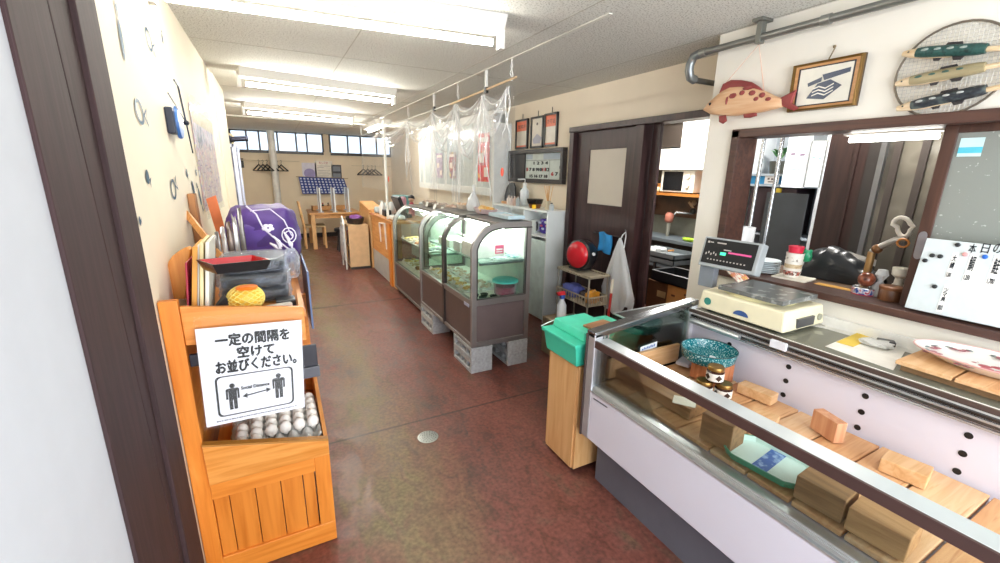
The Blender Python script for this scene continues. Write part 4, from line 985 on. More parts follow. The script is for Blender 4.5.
# rods, cords
t2 = T('curtain_rod', 'thin wooden rod above the near end of the clear curtain', 'rod', (CX, 3.5, 2.22))
MB().cyl((CX, 2.86, 2.262), (CX, 4.15, 2.235), .009, n=8).build('rod', M('#c9ad88', .5), t2, smooth=True)
t3 = T('curtain_rail', 'thin white wire rail under the ceiling carrying the rear curtain', 'rail', (CX, 6.5, 2.24))
MB().tube([(CX, 4.1, 2.24), (CX, 8.95, 2.24)], .006, 6).build('wire', M('#e4e4e0', .4), t3)
for i, h in enumerate(hooks):
    t4 = T('curtain_string', ['white double cord nearest, holding the wooden rod end', 'white strap second from the near end of the curtain', 'white double cord third from the near curtain end', 'white strap fourth from the near curtain end', 'white double cord fifth from the near curtain end', 'thin white cord second from the rear curtain end', 'rearmost thin white curtain cord'][i], 'cord', (CX, h, 2.25), 'white cords holding the curtain')
    if i % 2 == 0: MB().tube([(CX, h-.008, 2.4), (CX-.014, h-.012, 2.34), (CX+.012, h, 2.29), (CX, h, 2.248)], .004, 5).tube([(CX, h+.008, 2.4), (CX+.014, h+.012, 2.35), (CX-.012, h, 2.3), (CX+.01, h, 2.25)], .004, 5).build('cord', M('#e9e9e6', .5), t4)
    else: MB().box(CX-.008, CX+.008, h-.012, h+.012, 2.26, 2.4).build('strap', M('#e4e4e0', .5), t4); B(CX-.012, CX+.012, h-.016, h+.016, 2.225, 2.27).build('clip', BLACK, t4)
S(MB().box(CX-.012, CX+.012, 1.9, 9.0, 2.394, 2.4), 'trim_6', M('#dcd9d0', .5))
# red round tags on the curtain
for (u, v, y, lb, r) in ((501, 172, 2.96, 'red round price tag on the near edge of the clear curtain', .035), (370, 179, 6.6, 'red paper fish tag stuck on the rear clear curtain', .045)):
    c = px(u, v, y=y); MB().lathe([(0, 0), (r*.7, 0), (r*.7, .003), (0, .003)], (CX-.045, y, c.z), 16, Matrix.Rotation(-PI/2, 4, 'Y') @ Matrix.Diagonal((1.35, 1, 1, 1))).build('curtain_tag', M('#e0452c', .4), label=lb, cat='tag')
# white post standing behind far curtain
MB().cyl((1.42, 6.1, .0), (1.42, 6.1, 2.26), .018, n=8).build('support_pole', M('#e8e8e4', .4), label='thin white pole at the far end of the glass cases', cat='pole', smooth=True)
# ------------------------------------------------------------------ orange partition and till counter
t = T('counter_partition', 'orange wooden counter front beside the far glass case', 'counter', (1.4, 6.3, 0))
OR2 = WOOD('#c27a38', '#d99a58', 1, .4, 4)
B(1.385, 1.41, 5.98, 7.1, .36, .90).build('panel', OR2, t, bevel=.003)
B(1.39, 1.41, 5.98, 7.1, .02, .36).build('kick_panel', M('#c3c4c6', .4, .2), t)
B(1.375, 1.44, 5.85, 5.98, 0, .93).build('post', ORANGE, t, bevel=.004)
B(1.40, 1.42, 5.68, 5.85, 0, .92).build('end_panel', PINEZ, t, bevel=.003)
B(1.37, 1.95, 5.7, 7.2, .90, .935).build('top', WOOD('#b7702f', '#cf8f4a', 1, .35, 4), t, bevel=.003)
MB().tube([(1.385, 6.45, .56), (1.37, 6.45, .84), (1.37, 6.12, .87), (1.385, 6.1, .5)], .014, 6).build('handle_rail', M('#e6e4e0', .4), t)
# back part of counter with raised box
t = T('wooden_box', 'light wooden box with slanting side on the counter by the table', 'box', (1.5, 7.3, .935))
MB().hexa([(1.38, 7.25, 0.9), (1.62, 7.25, 0.9), (1.62, 8.1, 0.9), (1.38, 8.1, 0.9)], [(1.38, 7.25, .97), (1.62, 7.25, .97), (1.62, 8.1, 1.06), (1.38, 8.1, 1.06)]).build('box', WOOD('#c98a4a', '#dca668', 1, .4, 4), t)
MB().box(1.38, 1.9, 7.22, 8.15, 0, .899).build('under_cabinet', PINEZ, t)
# terminal and things on the till counter
t = T('till_monitor', 'black tilted till screen on the counter', 'till', (1.6, 6.2, .935))
MB().obox((1.62, 6.22, 1.10), (.05, .42, .30), 0, 0, -.35).build('screen', M('#16171a', .3), t, bevel=.01)
B(1.56, 1.78, 6.12, 6.34, .936, .99).build('stand', M('#1c1d20', .4), t, bevel=.01)
B(1.45, 1.55, 6.42, 6.6, .936, 1.03).build('card_reader', M('#1f2126', .4), label='small black box left of the till screen', cat='card reader', bevel=.01)
t = T('receipt_printer', 'white rounded printer in front of the till screen', 'printer', (1.5, 6.0, .935))
MB().blob((1.52, 5.98, .968), (.2, .22, .06), .03, 2, 3, .4, 20).build('body', M('#e9e8e4', .35), t, smooth=True)
t = T('white_dispenser', 'white bottle-shaped dispenser beside the till', 'bottle', (1.5, 6.75, .935))
MB().lathe([(0, 0), (.05, 0), (.055, .12), (.03, .17), (.02, .2), (0, .2)], (1.5, 6.78, .936), 14).build('body', M('#eef0f0', .3), t, smooth=True)
MB().box(1.44, 1.51, 6.77, 6.79, 1.135, 1.15).build('nozzle', M('#eef0f0', .3), t)
for i, (y, x, w, h, col, lb) in enumerate(((6.62, 1.62, .1, .2, '#dfe6ea', 'white paper packet behind the card reader'), (6.95, 1.62, .14, .16, '#cfd8d6', 'pale crumpled packet at the rear of the till counter'), (7.0, 1.48, .12, .1, '#b9c4c8', 'grey packet on the counter edge near the wooden box'), (6.55, 1.76, .1, .28, '#d9a0b0', 'pink-white packet standing behind the till'))):
    MB().blob((x, y, .937+h/2), (w, w*1.2, h), .2, 3, i, .5, 16).build('packet', M(col, .4), label=lb, cat='packet', group='packets on the till counter', smooth=True)
t = T('figurine', 'small dark-haired doll standing behind the till screen', 'doll', (1.86, 6.42, .935))
MB().lathe([(0, 0), (.05, 0), (.045, .1), (.03, .2), (.0, .21)], (1.86, 6.42, .936), 14).build('body', M('#c05a68', .5), t, smooth=True)
MB().ball((1.86, 6.42, 1.19), (.045, .045, .05), 12).build('head', M('#e8c4a8', .5), t, smooth=True)
MB().ball((1.864, 6.426, 1.203), (.05, .05, .05), 12).build('hair', M('#17141a', .5), t, smooth=True)
B(1.74, 1.93, 6.75, 7.1, .936, 1.22).build('teal_box', FILM('#9fd4d8', .5, .15), label='translucent teal container behind the till', cat='container', bevel=.01)
# ------------------------------------------------------------------ low book shelf with basket
t = T('low_bookcase', 'small pale low bookcase standing beside the orange counter', 'bookcase', (1.2, 7.1, 0))
bx0, bx1, by0, by1, bz = 1.03, 1.345, 7.2, 8.0, .71
B(bx0, bx1, by0, by0+.02, .04, bz).build('side', M('#dcb98e', .5), t, bevel=.002)
B(bx0, bx1, by1-.02, by1, .04, bz).build('side', M('#dcb98e', .5), t, bevel=.002)
B(bx0, bx1, by0, by1, bz, bz+.02).build('top', M('#dcb98e', .5), t, bevel=.002)
for z in (.04, .37): B(bx0, bx1, by0+.02, by1-.02, z, z+.018).build('shelf', M('#d6b286', .5), t)
B(bx1-.01, bx1, by0+.02, by1-.02, .058, bz).build('back', M('#cfaa7c', .5), t)
B(bx0+.01, bx1, by0, by1, 0.001, .04).build('plinth', M('#2c2624', .5), t)
random.seed(21)
for r, z in enumerate((.059, .389)):
    y = by0+.03
    for i in range(8):
        w_ = random.uniform(.02, .05); h_ = random.uniform(.2, .29)
        B(bx0+.015, bx0+.2, y, y+w_, z, z+h_).build('book', M(['#b83a4a', '#e8e4dc', '#7a8aa8', '#c9b27a', '#8a5a8a', '#d8d4cc', '#4a5a7a', '#b87a5a'][(i+3*r) % 8], .5), label=['first', 'second', 'third', 'fourth', 'fifth', 'sixth', 'seventh', 'eighth'][i]+' book from the aisle end, '+('lower' if r == 0 else 'upper')+' shelf of the pale bookcase', cat='book', group='books in the low bookcase'); y += w_+.004
t = T('dark_basket', 'dark oval basket with a purple cloth on the low bookcase', 'basket', (1.2, 7.3, .8))
MB().lathe([(0, 0), (.8, 0), (1, .1), (.94, .1), (.76, .012), (0, .012)], (1.19, 7.5, bz+.021), 24, Matrix.Diagonal((.15, .28, 1, 1))).build('basket', M('#2c2222', .6), t, smooth=True)
MB().blob((1.19, 7.46, bz+.115), (.18, .34, .09), .3, 4, 3, .7, 18).build('cloth', M('#7a3f8a', .5, var=.3), t, smooth=True)
t = T('wire_frame_stand', 'white metal frame leaning on the bookcase front with a bag hung on it', 'stand', (.96, 7.2, 0))
MB().tube([(.97, 7.22, 0.005), (.97, 7.25, .74), (.97, 7.4, .86), (.97, 7.55, .74), (.97, 7.6, .005)], .014, 6).build('frame', M('#e4e4e2', .4), t)
MB().tube([(.97, 7.25, .74), (.97, 7.58, .74)], .012, 6).build('top_bar', M('#e4e4e2', .4), t)
MB().blob((.955, 7.4, .42), (.05, .3, .58), .3, 3, 6, .6, 20).build('hung_cloth', M('#bcb8bc', .6, var=.2), t, smooth=True)
# ------------------------------------------------------------------ big open freezer counter
YE, FX, BX, CZ, WZ = 1.51, 1.30, 2.0, .895, .585
LAV = M('#d7d4df', .4, var=.02, scale=3, key='pale lavender enamel')
t = T('freezer_counter', 'long white open freezer counter with glass front and dark plinth', 'freezer counter', (1.85, .6, 0))
FC = t
B(1.40, 2.37, -.6, YE-.02, 0, .30).build('plinth', M('#62636c', .5, var=.05), t)
B(FX, 1.345, -.6, YE-.04, .295, .56).build('front_panel', LAV, t, bevel=.004)
B(1.345, 2.37, -.6, YE-.04, .295, WZ).build('tank', LAV, t)
mb = MB().box(FX-.004, FX+.03, -.6, YE-.04, .56, .568).box(FX+.004, FX+.035, -.6, YE-.04, .572, .582).box(FX+.012, FX+.045, -.6, YE-.04, .586, .594)
mb.box(FX+.008, FX+.045, -.6, YE-.04, .56, .587)
mb.build('lower_rail', CHROME, t)
B(FX+.016, FX+.021, -.6, YE-.045, .59, .79).build('front_glass', GLASS('#f8fcfb', .05), t)
B(FX-.001, FX+.008, -.6, YE-.045, .793, .828).build('rim_strip', M('#4a3532', .4), t)
B(FX+.008, FX+.08, -.6, YE-.045, .79, .829).build('top_rim', M('#e6ecee', .28, .6, .03), t, bevel=.003)
# far end: corner post, sloping end rail, end glass
mb = MB(); mb.box(FX-.004, FX+.05, YE-.05, YE, .295, .86)
mb.build('corner_post', M('#c9cacf', .3, .6), t, bevel=.006)
B(FX-.008, FX+.055, YE, YE+.012, .29, .85).build('end_trim', M('#4a3c3a', .45), t, bevel=.003)
for x in (FX+.062, FX+.085): B(x, x+.01, YE-.04, YE-.028, WZ, .86).build('post_strip', M('#d9dadd', .25, .8), t)
mb = MB(); mb.hexa([(FX-.004, YE-.05, .835), (2.02, YE-.05, .915), (2.02, YE+.012, .915), (FX-.004, YE+.012, .835)], [(FX-.004, YE-.05, .868), (2.02, YE-.05, .945), (2.02, YE+.012, .945), (FX-.004, YE+.012, .868)])
mb.build('end_rail', M('#8d8f92', .22, .9), t, bevel=.006)
MB().slab((FX+.05, YE-.03, WZ), (2.0, YE-.03, WZ), (2.0, YE-.03, .92), (FX+.05, YE-.03, .84), .005).build('end_glass', GLASS('#dfeeea', .3), t)
B(1.975, 2.02, YE-.045, YE, .5, .92).build('rear_post', M('#e3e3e6', .3, .3), t, bevel=.003)
s = Sheet((1.62, YE-.036, .70), (1.74, YE-.036, .712), (1.74, YE-.036, .745), (1.62, YE-.036, .733)); s.rect(0, 1, 0, 1); s.build('sticker', M('#e8eef6', .4), t)
s = Sheet((1.62, YE-.036, .70), (1.74, YE-.036, .712), (1.74, YE-.036, .745), (1.62, YE-.036, .733), .002); [s.rect(.1+.1*i,.17+.1*i,.3+.05*(i%2),.6+.12*((i*3)%2)) for i in range(8)]; s.build('sticker_lettering', M('#3a6ab8', .4), t)
s = Sheet((FX-.0005, 1.44, .525), (FX-.0005, 1.34, .528), (FX-.0005, 1.34, .545), (FX-.0005, 1.44, .542)); s.rect(0, 1, .3, .7); s.build('badge', M('#4a4a52', .4), t)
# rear bench with perforated liner and worktop
B(BX, BX+.02, -.6, YE-.045, WZ, .86).build('liner', M('#dcd7e2', .35, var=.02, scale=3), t)
for y in (.08, .37, .66, .95, 1.24):
    for z in (.77, .70, .63): MB().cyl((BX-.002, y, z), (BX+.004, y, z), .0115, n=14).build('liner_hole', BLACK, t)
B(BX+.02, 2.37, -.6, YE-.045, WZ, CZ-.03).build('bench_body', M('#e6e2e4', .5), t)
B(BX-.02, 2.372, -.6, YE-.02, CZ-.03, CZ).build('worktop', M('#efece4', .35, var=.03), t, bevel=.003)
B(BX+.0, 2.31, -.55, YE-.05, CZ, CZ+.002).build('steel_plate', SPECK('#77776a', '#a8a898', 9, .62, .3), t)
B(2.372, HX-.002, -.6, 1.6, .80, .94).build('upstand', M('#f4f1ea', .4), t)
B(BX-.028, BX-.018, -.6, YE-.03, CZ-.016, CZ+.002).build('worktop_edge', M('#5a4a44', .4, .3), t)
for i, (x, z, r, c) in enumerate(((BX-.03, CZ-.03, .007, '#4a4543'), (BX-.036, CZ-.042, .006, '#cfd0d2'), (BX-.026, CZ-.055, .008, '#6a6664'), (BX-.03, CZ-.07, .006, '#d7d7d9'))):
    B(x-r, x+r, -.6, YE-.05, z-r*.7, z+r*.7).build('shutter_rail', M(c, .25, .7), t)
MB().cyl((BX-.06, 1.16, CZ-.05), (BX-.06, 1.44, CZ-.05), .012, n=10).build('roller', CHROME, t, smooth=True)
p = px(778, 346, x=BX-.05)
B(BX-.056, BX-.04, p.y-.035, p.y+.035, p.z-.014, p.z+.022).build('label_holder', M('#e6e6ee', .35), t, bevel=.002)
# slats on the freezer floor
SL = [WOOD(a, b, 0, .55, 5, c) for a, b, c in (('#cf9766', '#e0b384', '#c58a58'), ('#d8a676', '#e8c298', '#cc9666'), ('#c68c5c', '#d9a878', '#b87c4c'))]
y = YE-.07; i = 0; SZ = WZ+.004
random.seed(4)
while y > -.3:
    wd = .138
    tilt = random.uniform(-.004, .006)
    mb = MB(); mb.hexa([(1.365, y-wd, SZ), (1.975, y-wd, SZ), (1.975, y, SZ), (1.365, y, SZ)], [(1.365, y-wd, SZ+.018), (1.975, y-wd, SZ+.018+tilt), (1.975, y, SZ+.018+tilt), (1.365, y, SZ+.018)])
    mb.build('duckboard_plank', SL[i % 3], label=['slat farthest from the camera, under the turquoise bowl', 'second slat from the far end of the freezer', 'third slat from the freezer far end, near the jars', 'fourth slat from the freezer far end', 'slat before the small upright block, fifth from the far end', 'sixth slat, carrying the upright cut block', 'seventh slat, left of the block by the rear holes', 'eighth slat, below the rear wedge block', 'ninth slat from the far freezer end', 'tenth slat from the far freezer end', 'eleventh slat, close to the right picture edge', 'last slat, cut by the right picture edge', 'slat beyond the right edge'][i], cat='slat', group='wooden slats lining the freezer', bevel=.003)
    y -= wd+.008; i += 1
TZ = SZ+.0245
RED = WOOD('#a85f3a', '#c98458', 2, .55, 5); PALE = WOOD('#cc9a66', '#e0b688', 0, .55, 5); GREYW = WOOD('#7a5a3c', '#a07a52', 1, .55, 5, '#8a6a48')
def wblock(u, v, zc, size, rz, mat, label, rx=0):
    c = px(u, v, z=TZ+zc); c.x = max(c.x, 1.372+size[0]/2+.01); return MB().obox((c.x, c.y, TZ+size[2]/2+.0005), size, rz, rx).build('wood_block', mat, label=label, cat='wood block', group='loose wood blocks in the freezer', bevel=.003)
wblock(712, 370, .05, (.13, .15, .10), .1, RED, 'reddish wood block carrying the turquoise speckled bowl')
wblock(828, 426, .04, (.045, .11, .085), -.35, WOOD('#c58560', '#d8a27c', 2, .55, 5), 'small reddish block standing upright in the middle of the slats')
wblock(757, 393, .02, (.07, .15, .045), .12, PALE, 'pale wood bar lying right of the jars')
wblock(905, 470, .02, (.09, .12, .05), .15, PALE, 'pale wood block nearest the rear holes at right')
wblock(763, 418, .02, (.10, .10, .03), .3, PALE, 'low pale wood offcut in front of the pale bar')
wblock(722, 432, .04, (.10, .12, .11), .12, GREYW, 'brown squared block seen through the glass left of the green tray')
wblock(756, 424, .03, (.05, .05, .05), .2, PALE, 'short pale block behind the squared brown block')
wblock(808, 503, .04, (.11, .13, .08), .08, GREYW, 'larger brown block seen through the glass, right of the green tray')
wblock(862, 541, .04, (.12, .135, .075), .08, WOOD('#a0744a', '#c49868', 1, .55, 5), 'wide brown block at the lower edge behind the glass')
c = px(648, 376, z=TZ+.03)
MB().obox((1.50, 1.23, TZ+.026), (.13, .42, .05), .05).build('wood_beam', GREYW, label='long brown beam lying along the glass at the far freezer end', cat='wood beam', bevel=.003)
MB().obox((1.615, 1.22, TZ+.012), (.075, .38, .022), .04).build('wood_plank', WOOD('#b9824e', '#cf9c66', 1, .55, 4), label='broad plank lying beside the brown beam', cat='plank', bevel=.002)
MB().obox((1.64, 1.455, TZ+.05), (.5, .02, .10), 0).build('end_board', PALE, label='pale board standing on edge against the far end glass', cat='board', bevel=.002)
c = px(664, 408, z=TZ+.052)
MB().obox((1.475, 1.07, TZ+.0525), (.07, .09, .002), .6).build('paper_slip', M('#e9e4d4', .6), label='cream paper slip lying on the brown beam', cat='paper')
c = px(684, 352, z=TZ+.02)
MB().obox((1.90, 1.40, TZ+.014), (.12, .07, .02), .3).build('white_tray', M('#dfe0ea', .4), label='small white tray behind the bowl block', cat='tray', bevel=.004)
# green edged tray with a blue band
c = px(762, 464, z=TZ+.01); c.x = 1.478
t = T('green_tray', 'pale green plastic tray with a blue patterned band behind the glass', 'tray', (c.x, c.y, TZ))
m4 = Matrix.Translation((c.x-.01, c.y, TZ)) @ Matrix.Rotation(.12, 4, 'Z')
oc = lambda k, z: [m4 @ Vector((a*k, b*k, z)) for a, b in ((-.07, -.125), (.07, -.125), (.095, -.09), (.095, .09), (.07, .125), (-.07, .125), (-.095, .09), (-.095, -.09))]
lo, hi, hi2 = oc(.93, .002), oc(1, .026), oc(.95, .026)
mb = MB(); mb.add(lo+hi+hi2, [tuple(range(8))[::-1]]+[(i, (i+1) % 8, 8+(i+1) % 8, 8+i) for i in range(8)]+[(8+i, 8+(i+1) % 8, 16+(i+1) % 8, 16+i) for i in range(8)])
mb.build('rim', M('#3f9a78', .35), t)
lo3 = oc(.9, .008); mb = MB(); mb.add(lo3+hi2, [tuple(range(8))]+[(i, (i+1) % 8, 8+(i+1) % 8, 8+i) for i in range(8)]); mb.build('base', M('#d5ece4', .35), t)
s = Sheet(m4 @ Vector((-.085, -.025, .0085)), m4 @ Vector((.085, -.025, .0085)), m4 @ Vector((.085, .025, .0085)), m4 @ Vector((-.085, .025, .0085))); s.rect(0, 1, 0, 1); s.build('blue_band', BLOTCH(['#3a66b0', '#3a66b0', '#9ab8e0'], 50, .4), t)
# turquoise speckled bowl
c = px(707, 338, z=TZ+.16); bc = Vector((c.x, c.y, TZ+.102))
cblk = px(712, 370, z=TZ+.05); bc = Vector((1.85, cblk.y+.025, TZ+.1015))
t = T('speckled_bowl', 'turquoise bowl with white speckles standing on a wood block', 'bowl', bc)
MB().lathe([(0, 0), (.108, 0), (.122, .012), (.131, .058), (.126, .058), (.115, .016), (0, .009)], bc, 36).build('bowl', SPECK('#17727c', '#b8e0de', 150, .585, .2), t, smooth=True)
MB().tube([bc+Vector((.1285*math.cos(a), .1285*math.sin(a), .059)) for a in [2*PI*i/36 for i in range(36)]], .0025, 5, closed=True).build('rim', M('#2a4a4c', .3), t)
MB().obox((bc.x+.01, bc.y-.02, bc.z+.0098), (.06, .035, .003), .5).build('price_slip', M('#e6eef0', .5), label='white slip lying inside the turquoise bowl', cat='slip')
# jam jars
def jar(x, y, z, label):
    t = T('preserve_jar', label, 'jar', (x, y, z), 'gold lidded jars')
    MB().lathe([(0, 0), (.034, 0), (.0375, .007), (.0375, .05), (.032, .056), (0, .056)], (x, y, z), 20).build('jar', M('#3a1d12', .12), t, smooth=True)
    MB().lathe([(.038, .01), (.038, .046)], (x, y, z), 20).build('label', M('#efebe2', .45), t, smooth=True)
    MB().lathe([(0, .0565), (.0355, .0565), (.0355, .071), (.033, .074), (0, .074)], (x, y, z), 20).build('lid', M('#94713c', .3, .8), t, smooth=True)
    mb = MB()
    for a in (-2.1, -3.4):
        d = Vector((math.cos(a), math.sin(a), 0)); s_ = Vector((-d.y, d.x, 0)); o = Vector((x, y, z+.028))+d*.039
        mb.quad(o-s_*.015, o+Vector((0, 0, -.015)), o+s_*.015, o+Vector((0, 0, .015)))
    mb.build('label_mark', M('#3a2418', .5), t)
c = px(713, 392, z=TZ+.02)
jar(c.x-.028, c.y+.03, TZ+.0005, 'gold lidded preserve jar at lower left of the three'); jar(c.x+.028, c.y-.03, TZ+.0005, 'gold lidded preserve jar at lower right of the three'); jar(c.x+.002, c.y+.004, TZ+.0755, 'gold lidded preserve jar resting on top of two others')
# ------------------------------------------------------------------ scale
t = T('shop_scale', 'cream electronic shop scale with a grey tilted display', 'scale', (2.17, 1.2, CZ))
SC = t; z0 = CZ+.016; X0, X1, Y0, Y1 = 2.0, 2.345, 1.0, 1.455
CRM = M('#ebe2c2', .4, var=.04)
bd = MB(); bd.hexa([(X0, Y0, z0), (X1, Y0, z0), (X1, Y1, z0), (X0, Y1, z0)], [(X0+.012, Y0+.012, z0+.098), (X1-.012, Y0+.012, z0+.098), (X1-.012, Y1-.01, z0+.098), (X0+.012, Y1-.01, z0+.098)])
bd.build('body', CRM, t, bevel=.01)
for x in (X0+.05, X1-.05):
    for y in (Y0+.05, Y1-.05): MB().cyl((x, y, CZ+.0026), (x, y, z0+.002), .018, n=12).build('foot', BLACK, t)
B(X0+.10, X0+.24, Y0-.004, Y0+.03, z0+.012, z0+.055).build('recess', M('#4a4a4c', .4), t)
MB().cyl((X1-.05, Y0-.002, z0+.04), (X1-.05, Y0+.012, z0+.04), .016, n=16).build('knob', M('#9a9a88', .4), t)
MB().lathe([(0, 0), (.02, 0), (.02, .002), (0, .002)], (X0+.004, 1.40, z0+.045), 16, Matrix.Rotation(-PI/2, 4, 'Y')).build('green_badge', M('#3c8a7c', .4), t)
sh = Sheet((X0+.003, 1.25, z0+.022), (X0+.003, 1.17, z0+.022), (X0+.006, 1.17, z0+.05), (X0+.006, 1.25, z0+.05), .003); sh.poly([(0, 0), (1, 0)]+[(.5+.5*math.cos(a), .9*math.sin(a)) for a in [PI*i/10 for i in range(1, 10)]]); sh.build('maker_badge', M('#35548c', .4), t)
MB().lathe([(0, .0), (.17, 0), (.165, .018), (.12, .03), (0, .03)], (2.17, 1.235, z0+.097), 28, Matrix.Diagonal((.8, 1, 1, 1))).build('platter_support', M('#d8cf9e', .45), t, smooth=True)
pl = MB(); pl.box(2.03, 2.325, 1.04, 1.37, z0+.130, z0+.140)
pl.box(2.03, 2.04, 1.04, 1.37, z0+.116, z0+.130).box(2.315, 2.325, 1.04, 1.37, z0+.116, z0+.130).box(2.04, 2.315, 1.04, 1.05, z0+.116, z0+.130).box(2.04, 2.315, 1.36, 1.37, z0+.116, z0+.130)
pl.build('platter', SPECK('#6a6c6a', '#9a9c9a', 14, .6, .22), t, bevel=.003)
# display column
hc = px(729, 254, x=2.12); yl_, yr_ = px(704, 250, x=2.1).y, px(757, 258, x=2.1).y
hd = Matrix.Translation((2.12, (yl_+yr_)/2, hc.z)) @ Matrix.Rotation(-PI/2+.1, 4, 'Z') @ Matrix.Rotation(-.25, 4, 'X') @ Matrix.Diagonal(((yl_-yr_)/.25, 1, 1.25, 1))
colm = MB(); cxx, cyy = 2.045, 1.42
colm.obox((2.12, yl_-.035, z0+.175), (.05, .085, .165), .1).build('column', M('#7f848c', .4), t, bevel=.004)
def hv(x, y, z): return hd @ Vector((x, y, z))
mb = MB().hexa([hv(-.125, -.03, -.07), hv(.13, -.03, -.07), hv(.13, .035, -.07), hv(-.125, .035, -.07)], [hv(-.125, -.03, .06), hv(.13, -.03, .06), hv(.13, .035, .06), hv(-.125, .035, .06)])
mb.build('display_head', M('#9fa4a6', .4), t, bevel=.006)
s = Sheet(hv(-.115, -.0305, -.055), hv(.115, -.0305, -.055), hv(.115, -.0305, .052), hv(-.115, -.0305, .052)); s.rect(0, 1, 0, 1); DF = s.build('display_face', M('#08080a', .7), t)
s = Sheet(s.q[0], s.q[1], s.q[2], s.q[3], .003); s.rect(.5, .93, .5, .57); s.build('pink_bar', M('#c2457e', .4, emit=.4), DF)
s = Sheet(*s.q, .003); s.rect(.35, .46, .4, .52); s.build('green_digits', M('#3fd0a0', .4, emit=1.2), DF)
s = Sheet(*s.q, .003); s.rect(.05,.09,.82,.9).rect(.1,.17,.84,.88).rect(.24,.42,.84,.89).rect(.4,.55,.6,.64)
for i in range(5): s.rect(.06+.05*i, .085+.05*i, .34+.06*(i % 2), .43+.06*(i % 2))
for i in range(12): s.rect(.12+i*.065, .15+i*.065, .15, .2)
s.build('display_marks', M('#b8b0ac', .4), DF)
B(2.10, 2.21, 1.39, 1.44, z0+.098, z0+.104).build('paper_slip', M('#f0e6d0', .5), t)
t2 = MB().obox((2.22, 1.395, z0+.172), (.14, .006, .09), .2, -.9); t2.build('price_leaflet', BLOTCH(['#f2ead8', '#f2ead8', '#d9705a', '#e8c860'], 30, .5), label='small printed leaflet propped behind the scale platter', cat='leaflet')
# ------------------------------------------------------------------ small things on the worktop
def onCZ(u, v, dz=0): return px(u, v, z=CZ+dz)
def sheet_on(name, pts, col, label, cat, dz=.004, th=.0015, mat=None):
    q = [onCZ(u, v) for u, v in pts]; q = [Vector((p.x, p.y, CZ+dz)) for p in q]
    return MB().slab(*q, th).build(name, mat or M(col, .5), label=label, cat=cat)
sheet_on('yellow_card', [(836, 343), (853, 348), (872, 339), (857, 334)], '#ecca45', 'yellow card lying on the worktop right of the scale', 'card', .006)
q = onCZ(876, 347); MB().blob((q.x, q.y, CZ+.0175), (.09, .12, .022), .4, 5, 3, .8, 20).build('clear_packet', FILM('#f2f2ee', .5, .12, 'packet film', .6), label='crumpled clear packet beside the yellow card', cat='packet', smooth=True)
q = px(889, 331, x=2.325); MB().obox((2.325, q.y, CZ+.0135), (.045, .06, .022), .5).build('match_box', M('#23252a', .3), label='small black box at the rear of the worktop', cat='box', bevel=.004)
sheet_on('white_paper', [(825, 347), (893, 371), (905, 352), (846, 338)], '#f3efe6', 'white paper lying under the clear packet', 'paper', .0037, .001)
MB().tube([onCZ(813, 325)+Vector((.03*math.cos(a), .05*math.sin(a), .006)) for a in [2*PI*i/14 for i in range(14)]], .003, 5, closed=True).build('rubber_ring', M('#d9d6cc', .5), label='pale ring lying behind the scale corner', cat='ring')
# boards and the oval platter
bz = CZ+.006
t = T('worktop_slats', 'wooden duckboard under the oval patterned platter', 'duckboard', (2.18, .4, CZ))
y = .61
for i in range(4):
    B(2.03, 2.34, y-.155, y, bz+.025, bz+.04).build('slat', [PALE, SL[0], WOOD('#b56f35', '#e0aa70', 0, .5, 3), SL[1]][i], t, bevel=.002); y -= .163
for x in (2.06, 2.29): B(x, x+.03, -.03, .60, bz-.003, bz+.025).build('bearer', M('#8a6a48', .6), t)
pc = px(966, 348, z=bz+.06)
t = T('oval_platter', 'large oval white platter with floral pattern on the duckboard', 'platter', (2.2, .44, bz+.04))
mt = Matrix.Translation((2.228, .40, bz+.041)) @ Matrix.Rotation(.05, 4, 'Z') @ Matrix.Diagonal((1.05, 1.75, 1.3, 1))
MB().lathe([(0, 0), (.075, 0), (.085, .004), (.13, .028), (.128, .031), (.083, .009), (0, .006)], (0, 0, 0), 40, mt).build('platter', M('#f2efe8', .2, var=.01), t, smooth=True)
mb = MB(); random.seed(9)
def flower(cx, cy_, r, z):
    for k in range(5): a = 2*PI*k/5; mb.ball(mt @ Vector((cx+r*math.cos(a), cy_+r*.7*math.sin(a), z)), (r*.75, r*.75, .0012), 8)
for k in range(9): a = 2*PI*k/9; flower(.105*math.cos(a), .105*math.sin(a), .016, .0205)
mb.build('rim_flowers', M('#a9606a', .3), t)
mb = MB()
for k in range(18): a = 2*PI*k/18+.17; mb.ball(mt @ Vector((.108*math.cos(a), .108*math.sin(a), .0215)), (.016, .008, .0012), 8, Matrix.Rotation(a*2, 4, 'Z'))
for k in range(9): a = 2*PI*k/9; mb.ball(mt @ Vector((.045*math.cos(a), .045*math.sin(a), .0065)), (.012, .02, .001), 8, Matrix.Rotation(a, 4, 'Z'))
mb.build('leaf_pattern', M('#6a7a7a', .3), t)
mb = MB(); flower(0, 0, .026, .0068); flower(.03, .04, .014, .0068); flower(-.03, -.04, .014, .0068); mb.build('centre_flowers', M('#b8525a', .3), t)
MB().tube([mt @ Vector((.129*math.cos(a), .129*math.sin(a), .03)) for a in [2*PI*i/40 for i in range(40)]], .003, 5, closed=True).build('rim_band', M('#d9a9a4', .3), t)
